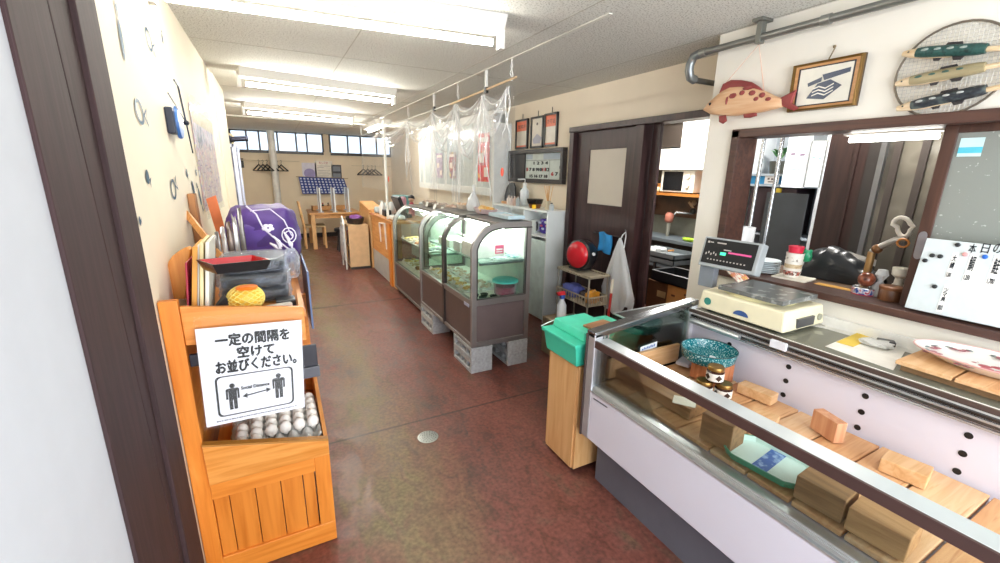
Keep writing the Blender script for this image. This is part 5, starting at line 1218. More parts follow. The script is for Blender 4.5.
# ------------------------------------------------------------------ carton and turquoise crate at the freezer end
PZ = (px(579, 369, y=1.57).z+px(550, 347, y=1.84).z)/2
t = T('plywood_box', 'tall pale plywood box standing at the freezer end', 'box', (1.5, 1.69, 0))
B(1.312, 1.70, 1.57, 1.588, .03, PZ-.01).build('side_panel', PINEZ, t); B(1.312, 1.70, 1.83, 1.845, .03, PZ-.01).build('side_panel', PINEZ, t)
B(1.305, 1.32, 1.588, 1.83, .03, PZ-.01).build('front_panel', WOOD('#d09a62', '#dfb27c', 2, .5, 3), t); B(1.69, 1.70, 1.588, 1.83, .03, PZ-.01).build('back_panel', PINEZ, t)
B(1.305, 1.70, 1.57, 1.845, PZ-.01, PZ).build('top_panel', PINE, t, bevel=.002); B(1.33, 1.68, 1.60, 1.82, 0, .03).build('plinth', M('#3a342e', .6), t)
TQ = M('#43c9a8', .45, var=.05)
t = T('turquoise_crate', 'turquoise plastic crate with lid on the plywood box', 'crate', (1.45, 1.71, PZ+.001))
ya, yb = 1.565, 1.86
mb = MB().hexa([(1.29, ya+.01, PZ+.002), (1.69, ya+.01, PZ+.002), (1.69, yb-.01, PZ+.002), (1.29, yb-.01, PZ+.002)], [(1.27, ya, PZ+.125), (1.72, ya, PZ+.125), (1.72, yb, PZ+.125), (1.27, yb, PZ+.125)])
mb.build('tub', TQ, t, bevel=.006)
mb = MB().box(1.262, 1.73, ya-.005, yb+.01, PZ+.11, PZ+.13); mb.build('rim', TQ, t, bevel=.005)
MB().hexa([(1.33, ya+.01, PZ+.13), (1.56, ya+.01, PZ+.13), (1.56, yb, PZ+.13), (1.33, yb, PZ+.13)], [(1.34, ya+.02, PZ+.175), (1.55, ya+.02, PZ+.175), (1.55, yb-.005, PZ+.175), (1.34, yb-.005, PZ+.175)]).build('lid', M('#52d8b6', .45), t, bevel=.006)
MB().tube([px(541, 326, y=1.89), px(549, 322, y=1.88), px(557, 319, y=1.86), px(566, 321, y=1.80)], .003, 5).build('cord', M('#e8ece8', .5), t, label='thin white cord')
MB().obox((1.475, 1.64, PZ+.1815), (.16, .08, .012), .15).build('wood_offcut', WOOD('#8a5c38', '#a8764c', 0, .5, 5), label='thin brown wood piece on the turquoise lid', cat='wood piece', bevel=.002)
t = T('dark_cabinet', 'dark low cabinet with chrome top edge beyond the freezer end', 'cabinet', (2.1, 1.75, 0))
B(1.77, 2.36, 1.56, 1.83, 0, .77).build('body', M('#2d2523', .4), t, bevel=.004)
B(1.76, 2.37, 1.55, 1.84, .77, .785).build('top', M('#1d1a19', .3), t)
mb = MB()
for y_ in (1.552, 1.838): mb.box(1.76, 2.37, y_-.004, y_+.004, .782, .79)
mb.box(1.756, 1.764, 1.552, 1.838, .782, .79); mb.build('edge_trim', CHROME, t)
# ------------------------------------------------------------------ on the hatch wall
# pipe
pz = (px(757, 38, x=2.345).z+px(890, 3, x=2.345).z)/2
t = T('steel_pipe', 'grey steel pipe running under the ceiling along the front right wall', 'pipe', (2.35, .9, pz))
MB().cyl((2.345, -.6, pz), (2.345, 1.92, pz), .019, n=12).build('pipe', M('#8b8c88', .35, .7), t, smooth=True)
for y in (1.25, 1.9): MB().cyl((2.345, y-.02, pz), (2.345, y+.02, pz), .024, n=12).build('coupling', M('#a2a29c', .35, .7), t, smooth=True)
MB().tube([(2.345, 1.92, pz), (2.345, 1.965, pz-.01), (2.345, 1.985, pz-.05), (2.345, 1.985, pz-.085), (2.36, 1.985, pz-.12), (2.40, 1.985, pz-.13)], .026, 12).build('elbow', M('#8b8f90', .35, .7), t, smooth=True)
MB().cyl((2.39, 1.985, pz-.13), (2.749, 1.985, pz-.13), .017, n=12).build('branch', M('#6d6c68', .4, .6), t, smooth=True)
t2 = MB().box(2.325, 2.365, 1.545, 1.575, pz-.03, 2.4).box(2.30, 2.39, 1.53, 1.59, 2.385, 2.4); t2.build('bracket', M('#7d7e78', .4, .6), t, bevel=.003)
# carved fish
t = T('carved_sea_bream', 'carved wooden red sea bream hanging on a string from the pipe', 'wooden fish', (2.36, 1.6, 1.98))
FXP = 2.355
def fp(u, v, x=FXP): return px(u, v, x=x)
out = [(703, 110), (708, 103), (716, 96), (722, 91), (730, 87), (742, 86), (756, 88), (768, 92), (778, 97), (784, 99), (784, 107), (776, 109), (764, 112), (750, 114), (736, 116), (722, 116), (710, 114)]
def plate(pts, x0, th, dome=0):
    mb = MB(); P3 = [px(u, v, x=x0) for u, v in pts]; c = sum(P3, Vector())/len(P3); n = len(P3); v = []; f = []
    rings = [(1, 0), (.92, .55), (.7, .85), (.35, 1)]
    for sgn in (-1, 1):
        b = len(v)
        for k, h in rings: v += [c+(p-c)*k+Vector((sgn*th*h, 0, 0)) for p in P3]
        v.append(c+Vector((sgn*th, 0, 0)))
        for r in range(3): f += [(b+r*n+i, b+r*n+(i+1) % n, b+(r+1)*n+(i+1) % n, b+(r+1)*n+i) for i in range(n)]
        f += [(b+3*n+i, b+3*n+(i+1) % n, b+4*n) for i in range(n)]
    return mb.add(v, f)
plate(out, FXP, .028).build('body', WOOD('#d3a078', '#e2bb94', 1, .6, 6, '#e8c8a4'), t, smooth=True)
RD = M('#8e3a38', .5, var=.15)
plate([(719, 93), (723, 84), (731, 80), (741, 80), (752, 82), (760, 87), (766, 93), (756, 90), (744, 88), (732, 89)], FXP, .010).build('dorsal_fin', RD, t, smooth=True)
plate([(780, 98), (797, 89), (792, 103), (799, 108), (794, 111), (781, 106)], FXP, .010).build('tail_fin', RD, t, smooth=True)
plate([(719, 116), (726, 115), (727, 121), (723, 124), (719, 122)], FXP-.01, .008).build('pectoral_fin', RD, t, smooth=True)
plate([(743, 114), (757, 112), (757, 116), (750, 118), (744, 118)], FXP, .008).build('anal_fin', RD, t, smooth=True)
mb = MB()
for (u, v, a, b) in ((733, 96, .035, .016), (742, 93, .022, .014), (752, 93, .025, .014), (762, 95, .022, .014), (756, 99, .02, .012), (768, 99, .02, .01), (727, 101, .012, .025), (748, 88, .04, .01)): mb.ball(px(u, v, x=FXP-.024), (.008, a*.8, b), 8)
mb.build('painted_scale', RD, t, smooth=True)
MB().ball(px(710, 104, x=FXP-.018), (.006, .009, .009), 10).build('eye', M('#1a1414', .3), t, smooth=True)
top = Vector((2.345, 1.56, pz-.0335))
MB().tube([px(725, 84, x=FXP), top, px(764, 91, x=FXP)], .0025, 4).build('string', M('#d9b09a', .5), t)
# framed print
FR = [px(789.5, 113.5, x=2.39), px(858.5, 104.5, x=2.39), px(866.5, 52.5, x=2.39), px(794, 67, x=2.39)]
t = T('framed_print', 'square framed print in gold frame beside the hanging wooden fish', 'picture frame', (FR[0]+FR[1])/2)
yl, yr = (FR[0].y+FR[3].y)/2, (FR[1].y+FR[2].y)/2; zb, zt = (FR[0].z+FR[1].z)/2, (FR[2].z+FR[3].z)/2
q = [Vector((2.385, yl, zb)), Vector((2.385, yr, zb)), Vector((2.378, yr, zt)), Vector((2.378, yl, zt))]
def qi(k, dx=0): c = sum(q, Vector())/4; return [c+(p-c)*k+Vector((dx, 0, 0)) for p in q]
def qring(k0, k1, d0, d1): 
    a, b = qi(k0, d0), qi(k1, d1); mb = MB(); mb.add(a+b, [(i, (i+1) % 4, 4+(i+1) % 4, 4+i) for i in range(4)]); return mb
MB().slab(*qi(1, 0), .014).build('backing', M('#4a3a2a', .6), t)
mb = qring(1.0, .985, -.0, -.012); mb.add(*((lambda m: (m.v, m.f))(qring(.985, .9, -.012, -.008)))); mb.build('frame', M('#7d5f30', .35, .6), t)
qring(.9, .80, -.006, -.004).build('mat_board', WOOD('#b07a4a', '#c8935f', 1, .4, 6), t)
qring(.80, .75, -.0045, -.003).build('inner_frame', M('#26222a', .4), t)
MB().quad(*qi(.75, -.003)).build('print', M('#ded9cc', .3), t)
s = Sheet(*qi(.75, -.003), .002)
s.poly([(.2, .18), (.55, .1), (.85, .42), (.62, .62), (.38, .55)]); s.poly([(.5, .62), (.96, .74), (.96, .86), (.45, .78)]); s.poly([(.18, .6), (.45, .72), (.45, .6), (.2, .5)])
s.build('print_shape', M('#2c3a54', .3), t)
s = Sheet(*qi(.75, -.003), .003)
for k in range(3): s.poly([(.3, .22+.09*k), (.42, .27+.09*k), (.55, .2+.09*k), (.7, .3+.09*k), (.7, .33+.09*k), (.55, .235+.09*k), (.42, .305+.09*k), (.3, .25+.09*k)])
s.build('print_wave', M('#e6e2d8', .3), t)
MB().tube([Vector((2.38, (yl+yr)/2, zt)), Vector((2.395, (yl+yr)/2-.01, zt+.05))], .003, 5).ball(Vector((2.39, (yl+yr)/2-.01, zt+.055)), .007, 8).build('hanging_nail', M('#8a7a60', .4, .5), t)
# round grill net with three wooden fish
gc = Vector((2.385, .785, 2.02)); gr = .168
t = T('round_grill_net', 'round wire grill net hung on the wall above the hatch', 'grill net', gc)
MB().tube([gc+Vector((0, gr*math.cos(a), gr*math.sin(a))) for a in [2*PI*i/40 for i in range(40)]], .0045, 6, closed=True).build('rim', M('#7d7468', .4, .6), t, smooth=True)
mb = MB()
for i in range(-12, 13):
    o = i*.0135
    if abs(o) > gr-.005: continue
    h = math.sqrt(gr*gr-o*o); mb.tube([gc+Vector((0, o, -h)), gc+Vector((0, o, h))], .0008, 4); mb.tube([gc+Vector((.002, -h, o)), gc+Vector((.002, h, o))], .0008, 4)
mb.build('mesh', M('#c2beb6', .4, .3), t)
def mackerel(u0, v0, u1, v1, label, back, patch):
    a, b = px(u0, v0, x=2.359), px(u1, v1, x=2.359); d = b-a; L = d.length; d.normalize(); n = Vector((0, -d.z, d.y))
    if n.z < 0: n = -n
    t = T('wooden_mackerel', label, 'wooden fish', (a+b)/2, 'wooden fish on the grill net')
    def prof(s): return .021*(math.sin(PI*min(1, s*1.15+.06))**.6 if s < .82 else .35)+.002
    pts = [a+d*L*(i/14) for i in range(15)]
    MB().tube(pts, [max(.003, prof(i/14)) for i in range(15)], 10).build('body', WOOD('#dcbc90', '#ecd6b4', 1, .55, 6), t, smooth=True)
    m2 = [a+d*L*(.16+.70*i/10)+Vector((-.004, 0, 0)) for i in range(11)]
    MB().tube([p+n*.001 for p in m2], [.0215*min(1, .80+.5*math.sin(PI*i/10)) for i in range(11)], 10).build('painted_back', back, t, smooth=True)
    mb = MB()
    for k in range(4): p = a+d*L*(.26+.13*k)+Vector((-.022, 0, 0))+n*.006; mb.ball(p, (.003, .014, .007), 8)
    mb.build('painted_spot', patch, t, smooth=True)
    for s0, s1, sg in ((.42, .62, 1), (.35, .46, -1), (.55, .68, -1)):
        p, q_ = a+d*L*s0+n*sg*.016, a+d*L*s1+n*sg*.016; MB().slab(p, q_, q_+n*sg*.016-d*.008, p+n*sg*.016+d*.008, .005).build('fin', M('#2e2a2c', .5), t)
    pe = a+d*L*.97; MB().hexa([pe-n*.006+Vector((-.004, 0, 0)), pe+d*.05-n*.02+Vector((-.004, 0, 0)), pe+d*.05-n*.02+Vector((.004, 0, 0)), pe-n*.006+Vector((.004, 0, 0))], [pe+n*.006+Vector((-.004, 0, 0)), pe+d*.05+n*.02+Vector((-.004, 0, 0)), pe+d*.05+n*.02+Vector((.004, 0, 0)), pe+n*.006+Vector((.004, 0, 0))]).build('tail', M('#dcc090', .5), t)
    MB().ball(a+d*L*.075+Vector((-.013, 0, 0))+n*.003, (.003, .004, .004), 8).build('eye', BLACK, t)
GRN = BLOTCH(['#22443f', '#2e5550', '#1a2f2e'], 60, .4); DKB = BLOTCH(['#1e2024', '#30363c', '#55605e'], 40, .4)
mackerel(903, 54, 1003, 48, 'topmost wooden mackerel with green striped back on the net', GRN, M('#9aa6a0', .4))
mackerel(896, 84, 1003, 64, 'middle wooden mackerel with tan back and green belly', WOOD('#8a8060', '#a89a78', 1, .5, 6), M('#35584f', .4))
mackerel(897, 109, 1004, 86, 'lowest wooden mackerel with black and grey mottled sides', DKB, M('#b0b4b2', .4))
# ------------------------------------------------------------------ things on the hatch sill
HZ = 1.05
def onH(u, v, dz=0): return px(u, v, z=HZ+dz)
def plates(u, v, n, r, label0, group):
    c = onH(u, v)
    for i in range(n):
        MB().lathe([(0, 0), (r*.55, 0), (r, .016), (r*.97, .018), (r*.55, .004), (0, .004)], (c.x, c.y, HZ+.001+i*.0105), 24).build('plate', M('#e3ecf0', .25, var=.02), label=['bottom', 'second', 'third', 'fourth', 'fifth', 'sixth', 'topmost'][i]+' pale plate of the stack behind the scale', cat='plate', group=group, smooth=True)
    return c
plates(764, 273, 7, .078, '', 'stacked plates on the sill')
c = onH(735, 262); MB().lathe([(0, 0), (.065, 0), (.07, .235), (.064, .235), (.06, .006), (0, .006)], (c.x+.02, c.y-.01, HZ+.001), 24).build('white_crock', M('#eceef0', .3), label='plain white cylindrical crock behind the scale display', cat='crock', smooth=True)
c = onH(793, 279)
MB().obox((c.x, c.y, HZ+.007), (.15, .17, .012), .1).build('cream_tray', M('#e6e0d0', .4), label='flat cream tray holding the paper cups', cat='tray', bevel=.004)
CU = Vector((c.x-.005, c.y+.01, HZ+.0135))
for i in range(3):
    t = T('paper_cup', ['bottom patterned paper cup of the stack on the cream tray', 'middle patterned paper cup of the stack', 'top white paper cup of the stack with a brown mark'][i], 'cup', CU, 'stacked patterned cups')
    z = CU.z+i*.038
    MB().lathe([(.036, .0), (.044, .052 if i < 2 else .06), (.042, .052 if i < 2 else .06), (.034, .003), (0, .003)], (CU.x, CU.y, z), 24).build('cup', M('#efe9df', .4), t, smooth=True)
    MB().lathe([(.0385+.0012, .012), (.0415+.0016, .036)], (CU.x, CU.y, z), 24).build('cup_print', BLOTCH([['#efe9df', '#b8503a', '#4a3a34', '#efe9df'], ['#c9b088', '#d8c4a0', '#b89a70'], ['#efe9df', '#efe9df', '#7a6a50']][i], 60, .5), t, smooth=True)
MB().lathe([(0, 0), (.034, 0), (.038, .036), (0, .036)], (CU.x, CU.y, CU.z+.137), 24).build('red_cup', M('#d32a45', .35), label='red pot on top of the paper cup stack', cat='pot', smooth=True)
g = px(806, 258, y=CU.y-.01); MB().blob((CU.x+.055, CU.y-.03, CU.z+.12), (.05, .05, .07), .4, 4, 2, .7, 16).build('green_wrapper', M('#1f8f62', .35), label='green wrapper tucked beside the red pot', cat='wrapper', smooth=True)
c = onH(832, 282)
t = T('black_bag', 'black shiny bag slumped on the sill right of the cups', 'bag', (c.x+.08, c.y, HZ))
mb = MB(); mb.grid(lambda u, v: (c.x+.09+.10*math.cos(PI*v)*(1-.25*u), c.y+.16-.34*u, HZ+.002+(.195-.13*abs(u-.25)**.9*1.2-.03*math.sin(u*9)*.4)*math.sin(PI*v)**.7*(1 if .02 < u < .98 else .75)+.006*math.sin(u*31+v*9)*math.sin(PI*v)), 24, 16)
mb.build('bag', M('#1d2024', .28, bmp=.3, scale=20), t, smooth=True)
MB().hexa([(c.x+.07, c.y-.02, HZ+.13), (c.x+.14, c.y-.12, HZ+.10), (c.x+.15, c.y-.11, HZ+.10), (c.x+.08, c.y-.01, HZ+.13)], [(c.x+.07, c.y-.0, HZ+.17), (c.x+.14, c.y-.12, HZ+.135), (c.x+.15, c.y-.11, HZ+.135), (c.x+.08, c.y+.01, HZ+.17)]).build('pale_lining', M('#d6d2cc', .5), t)
c = onH(832, 287); MB().obox((c.x-.01, c.y-.04, HZ+.004), (.05, .22, .006), .02).build('yellow_board', WOOD('#c08a3a', '#dba850', 1, .5, 5), label='yellowish board lying along the front of the sill', cat='board')
c = onH(861, 295)
t = T('food_can', 'flat can with blue, red and white label on the sill', 'can', (c.x, c.y, HZ))
MB().lathe([(0, .001), (.044, .001), (.046, .004), (.046, .038), (.044, .041), (0, .04)], (c.x+.012, c.y, HZ), 24).build('can', M('#c8c9cc', .25, .8), t, smooth=True)
MB().lathe([(.0465, .006), (.0465, .036)], (c.x+.012, c.y, HZ), 24).build('label', BLOTCH(['#24408a', '#24408a', '#d8d4d4', '#b8283a', '#24408a'], 40, .35), t, smooth=True)
MB().lathe([(.0466, .004), (.0466, .009)], (c.x+.012, c.y, HZ), 24).build('label_band', M('#b8283a', .35), t, smooth=True)
MB().ball((c.x+.014, c.y-.002, HZ+.078), .036, 18).build('copper_ball', BLOTCH(['#6a3424', '#8c4c34', '#3e2018'], 30, .15), label='shiny copper-brown ball resting on the flat can', cat='ball', smooth=True)
c = onH(886, 302)
t = T('wooden_mug', 'turned wooden pot with darker rim by the sash', 'pot', (c.x+.02, c.y, HZ))
MB().lathe([(0, .001), (.04, .001), (.044, .01), (.044, .065), (.04, .07), (.037, .07), (.037, .012), (0, .01)], (c.x+.035, c.y+.003, HZ), 24).build('pot', WOOD('#5e3a24', '#7d5234', 2, .35, 5), t, smooth=True)
MB().lathe([(.0445, .056), (.047, .06), (.047, .07), (.0445, .072)], (c.x+.035, c.y+.003, HZ), 24).build('rim', M('#8a5a3a', .35), t, smooth=True)
pc = Vector((c.x+.02, c.y+.003, HZ))
t = T('glass_stopper', 'clear glass stopper bottle behind the copper ball', 'bottle', (pc.x+.03, pc.y+.07, HZ))
MB().lathe([(0, .001), (.028, .001), (.03, .05), (.012, .075), (.012, .085), (.026, .11), (.018, .135), (0, .138)], (pc.x+.05, pc.y+.06, HZ), 16).build('bottle', FILM('#f4f6f6', .55, .05), t, smooth=True)
t = T('white_spatula', 'white plastic dispenser head behind the wooden pot', 'dispenser', (pc.x+.1, pc.y+.02, HZ))
MB().lathe([(0, .001), (.03, .001), (.03, .06), (.018, .075), (.016, .1), (.034, .115), (.036, .15), (0, .155)], (pc.x+.095, pc.y+.01, HZ), 16, Matrix.Diagonal((1, .9, 1, 1))).build('body', M('#ece6d6', .35), t, smooth=True)
# swivel arm with white ring handle behind the sash
t = T('swivel_arm', 'metal swivel tap arm with a white loop handle behind the sash', 'tap', (pc.x+.16, pc.y, HZ))
xa = 2.66
pa = [px(868, 268, x=xa), px(872, 252, x=xa), px(882, 246, x=xa), px(896, 240, x=xa)]
MB().tube([Vector((xa, pa[0].y, HZ)), pa[0], pa[1]], .017, 10).build('stem', M('#b08a58', .35, .6), t, smooth=True)
MB().tube([pa[1], pa[2], pa[3], px(906, 238, x=xa)], .016, 10).build('arm', M('#a8a4a0', .3, .8), t, smooth=True)
MB().ball(px(877, 249, x=xa), .024, 12).build('joint', M('#7a5638', .35, .6), t, smooth=True)
lp = [(904+9*math.cos(a)*(.75 if math.sin(a) > 0 else 1.05)-2.5*(math.sin(a) < -.3), 227+9.5*math.sin(a)) for a in [2*PI*i/20 for i in range(20)]]
MB().tube([px(u, v, x=xa) for u, v in lp], .010, 8, closed=True).build('loop_handle', M('#efe9dc', .35), t, smooth=True)
MB().tube([px(903+6*math.cos(a), 243+4*math.sin(a), x=xa-.02) for a in [2*PI*i/12 for i in range(12)]], .005, 5, closed=True).build('orange_cord', M('#c8823c', .5), t)
# whiteboard in front of the sash glass
WBX = HX-.012
yl = px(914, 270, x=WBX).y; z0w, z1w = 1.057, 1.285
tl, trr = px(918, 237.5, x=WBX), px(1000, 243, x=WBX); bl = px(905, 307, x=WBX)
ylt = tl.y; ylb = bl.y; y_r = .36
QW = [Vector((WBX-.004, ylb, bl.z)), Vector((WBX-.004, y_r, bl.z)), Vector((WBX+.02, y_r, tl.z)), Vector((WBX+.02, ylb-.005, tl.z))]
t = T('whiteboard', 'small whiteboard with handwritten price cards leaning in the hatch', 'whiteboard', (WBX, (ylb+y_r)/2, bl.z))
MB().slab(*QW, .008).build('board', M('#d3dbdc', .35, var=.03, scale=30), t)
INKB = M('#1d242e', .6)
s = Sheet(*QW); W = ylb-y_r
def uv(u, v): p = px(u, v, x=WBX); return ((ylb-p.y)/W, (p.z-bl.z)/(tl.z-bl.z))
def box(u0, v0, u1, v1): a = uv(u0, v1); b = uv(u1, v0); return a[0], b[0], a[1], b[1]
a = uv(963, 247); 
for ch, u in (('本', 966), ('日', 979), ('の', 991), ('魚', 1005)):
    b = uv(u, 249); s.text(ch, b[0], b[0]+.055, b[1]-.05, b[1]+.07, .001)
s.build('heading_lettering', INKB, t)
def card(u0, v0, u1, v1, tx, price, label, vert=True):
    a = box(u0, v0, u1, v1); S0 = Sheet(*QW)
    t2 = T('price_card', label, 'card', S0.at((a[0]+a[1])/2, a[2]), 'handwritten price cards on the whiteboard')
    q = [S0.at(a[0], a[2]), S0.at(a[1], a[2]), S0.at(a[1], a[3]), S0.at(a[0], a[3])]
    MB().slab(*q, .0008).build('card', M('#f6f4f0', .5), t2)
    t2 = t2.children[0]
    s2 = Sheet(*q, .0012); n = len(tx)
    for i, ch in enumerate(tx): s2.text(ch, .2, .85, .93-.52*(i+1)/n, .93-.52*i/n-.03, bold=.008)
    s2.text(price, .15, .85, .08, .25, .01); s2.build('lettering', INKB, t2)
card(943, 253, 957, 279, '大鯖', '1,300', 'price card at the left of the upper row on the whiteboard')
card(960, 254, 977, 282, '鯛', '1,250', 'price card in the middle of the upper row, under a pink magnet')
card(983, 256, 1003, 286, '鮭', '1,700', 'price card at the right of the upper row, under a blue magnet')
card(936, 286, 950, 311, 'ツマ貝', '800', 'price card alone in the lower row of the whiteboard')
for (u, v, c, lb) in ((955, 245, '#2c2e30', 'black magnet beside the heading of the whiteboard'), (930, 255.5, '#2c2e30', 'left black magnet of the pair on the whiteboard'), (938, 256.5, '#2c2e30', 'right black magnet of the pair on the whiteboard'), (923, 260.5, '#2c2e30', 'black magnet at the left whiteboard edge'), (934, 286.5, '#2c2e30', 'black magnet holding the lower price card'), (983, 257, '#2f6fd0', 'blue magnet holding the right price card'), (963, 254.5, '#e0a0a0', 'pink magnet holding the middle price card')):
    a = uv(u, v); S0 = Sheet(*QW, .003); p = S0.at(*a)
    MB().lathe([(0, -.002), (.0085, -.002), (.0085, .003), (.006, .005), (0, .005)], p, 16, Matrix.Rotation(-PI/2, 4, 'Y')).build('magnet', M(c, .3), label=lb, cat='magnet', group='magnets on the whiteboard', smooth=True)
# sticker on the sash glass
a, b = px(956, 154, x=HX+.06), px(985, 137, x=HX+.06)
s = Sheet((HX+.071, a.y, a.z-.01), (HX+.071, b.y, a.z-.01), (HX+.071, b.y, b.z), (HX+.071, a.y, b.z)); s.rect(0, 1, 0, 1)
o_ = s.build('glass_notice', M('#cfeef2', .4), None, label='pale blue notice stuck on the upper left of the sash glass', cat='notice')
s = Sheet(*s.q, .002); s.rect(0, 1, .18, .5); s.build('blue_band', M('#5ac6dc', .4), o_)
# ------------------------------------------------------------------ white shelf by the door
t = T('white_shelf_unit', 'shallow white shelf unit against the wall left of the kitchen door', 'shelf unit', (2.67, 4.25, 0))
SX, SY0, SY1, SZT = 2.50, 3.68, 4.90, 1.225
SW = M('#f6faf9', .4, var=.02)
for y, nm in ((SY0, 'side'), (SY1-.02, 'side'), (4.16, 'divider')): B(SX, 2.745, y, y+.02, 0, SZT-.02).build(nm, SW, t, bevel=.002)
B(SX-.012, 2.745, SY0-.006, SY1, SZT-.02, SZT).build('top', SW, t, bevel=.002)
for z in (.93,): B(SX+.01, 2.745, SY0+.02, SY1-.02, z, z+.018).build('shelf', SW, t)
B(SX+.015, SX+.03, SY0+.02, SY1-.02, .02, .9).build('sliding_panel', M('#dcebe6', .25), t, bevel=.002)
B(2.735, 2.747, SY0+.02, SY1-.02, 0, SZT-.02).build('back', SW, t)
B(SX+.01, SX+.016, 3.74, 3.9, .925, .935).build('handle', STEEL, t)
ST = SZT
def sm(u, v, x=2.6): p = px(u, v, x=x); return p.y
def bottle(y, x, z, r, h, col, label, capc='#2a2a2c', nm='bottle', pump=False, film=False):
    t = T(nm, label, 'bottle', (x, y, z))
    MB().lathe([(0, 0), (r*.9, 0), (r, .01), (r, h*.65), (r*.4, h*.82), (r*.4, h*.88), (0, h*.88)], (x, y, z+.0008), 16).build('body', FILM(col, .45, .1) if film else M(col, .3), t, smooth=True)
    m = MB().lathe([(0, h*.88), (r*.5, h*.88), (r*.48, h), (0, h)], (x, y, z), 14)
    if pump: m.tube([(x, y, z+h), (x, y, z+h*1.18), (x-.07, y+.05, z+h*1.17)], .008, 6)
    m.build('cap', M(capc, .35), t, smooth=True)
t = T('black_round_fan', 'black rounded hand-fan shaped board standing at the shelf end', 'board', (2.6, 4.72, ST))
y = 4.74
mb = MB(); mb.prism([(-.13, .03), (-.14, .10), (-.11, .2), (-.05, .255), (0, .265), (.05, .255), (.11, .2), (.14, .10), (.13, .03)], lambda p, s: (2.62+s*.015+p[1]*.15, y+p[0], ST+p[1]), 0, 1)
mb.build('board', M('#1a1a1e', .5), t, bevel=.003); B(2.57, 2.68, y-.1, y+.1, ST+.0008, ST+.03).build('wooden_foot', PINEY, t)
bottle(4.44, 2.67, ST, .055, .26, '#e8f0f4', 'white pump dispenser in the middle of the shelf top', '#f2f2f0', 'pump_bottle', True)
bottle(4.57, 2.705, ST, .03, .2, '#25252a', 'small dark bottle behind the black board', '#3a3a3e')
for i, u in enumerate((523, 526.5, 529.5, 533)):
    bottle(4.585-.075*i, 2.535, ST, .026, .11, ['#e9dcd0', '#d9c8c0', '#c8a89a', '#dfe6e6'][i], ['pale small bottle leftmost in the row on the white shelf', 'beige small bottle second in the row on the white shelf', 'rosy small bottle third in the row on the white shelf', 'clear small bottle fourth in the row on the white shelf'][i], '#c0b0a8', film=i == 3)
y = 4.06; t = T('dark_bowl', 'dark lacquered bowl with brown base on the white shelf', 'bowl', (2.58, y, ST))
MB().lathe([(0, 0), (.06, 0), (.075, .05), (.055, .05), (0, .04)], (2.58, y, ST+.001), 18).build('base', M('#7a4a24', .35), t, smooth=True)
MB().lathe([(0, .052), (.08, .05), (.095, .1), (.085, .1), (0, .065)], (2.58, y, ST), 18).build('bowl', M('#1e1a1c', .25), t, smooth=True)
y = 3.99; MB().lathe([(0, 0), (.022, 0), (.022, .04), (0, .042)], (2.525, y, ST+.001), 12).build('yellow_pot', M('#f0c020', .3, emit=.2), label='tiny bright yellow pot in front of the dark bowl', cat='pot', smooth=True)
y = 3.86; t = T('chopstick_cup', 'cup holding wooden chopsticks on the shelf end', 'cup', (2.62, y, ST))
MB().lathe([(0, 0), (.03, 0), (.035, .09), (.031, .09), (.027, .006), (0, .006)], (2.62, y, ST+.001), 16).build('cup', M('#d8cbb0', .4), t, smooth=True)
for k in range(6): MB().tube([(2.62+.01*math.cos(k), y+.01*math.sin(k), ST+.01), (2.62+.02*math.cos(k*2), y-.05+.022*k, ST+.25)], .004, 5).build('chopstick', PINEZ, t)
bottle(3.735, 2.58, ST, .026, .08, '#cfd6d8', 'small clear shaker with dark cap at the right shelf end', '#28282a', 'shaker')
# inside the shelf
y = SY0+.12
for i, (dy, h, lb) in enumerate(((.0, .2, 'purple snack bag standing right in the white shelf'), (.155, .17, 'second purple snack bag leaning behind the first'))):
    t = T('snack_bag', lb, 'snack bag', (2.62, y+dy, .948), 'purple snack bags')
    MB().blob((2.62+.03*i, y+dy, .949+h/2), (.08, .125, h), .12, 3, i+2, .6, 18).build('bag', M('#4a35a0', .25, var=.2), t, smooth=True)
    for k, c_ in enumerate(('#c8d8f0', '#b0306a', '#e8eef8')): MB().ball((2.578+.03*i, y+dy+.03*(k-1), .949+h*(.35+.18*k)), (.008, .03, .014), 8).build('printed_spot', M(c_, .3), t, smooth=True)
y = SY0+.415; t = T('white_jug', 'white jug with dark handle inside the shelf', 'jug', (2.62, y, .948))
MB().lathe([(0, 0), (.05, 0), (.065, .06), (.055, .14), (.05, .14), (.05, .01), (0, .01)], (2.62, y, .949), 18).build('body', M('#dfe4de', .3), t, smooth=True)
MB().tube([(2.6, y-.06, .98), (2.58, y-.1, 1.0), (2.58, y-.1, 1.05), (2.6, y-.055, 1.07)], .01, 6).build('handle', M('#2a2628', .4), t)
for i, (u, v) in enumerate(((512, 222), (519, 225))):
    y = (4.70, 4.38)[i]; MB().blob((2.62, y, 1.0), (.16, .2, .1), .2, 3, i+5, .6, 18).build('wrapped_bundle', M(['#3b4044', '#d9d8cc'][i], .5), label=['dark bundle at the far end inside the white shelf', 'pale bundle beside the dark one inside the shelf'][i], cat='bundle', smooth=True)
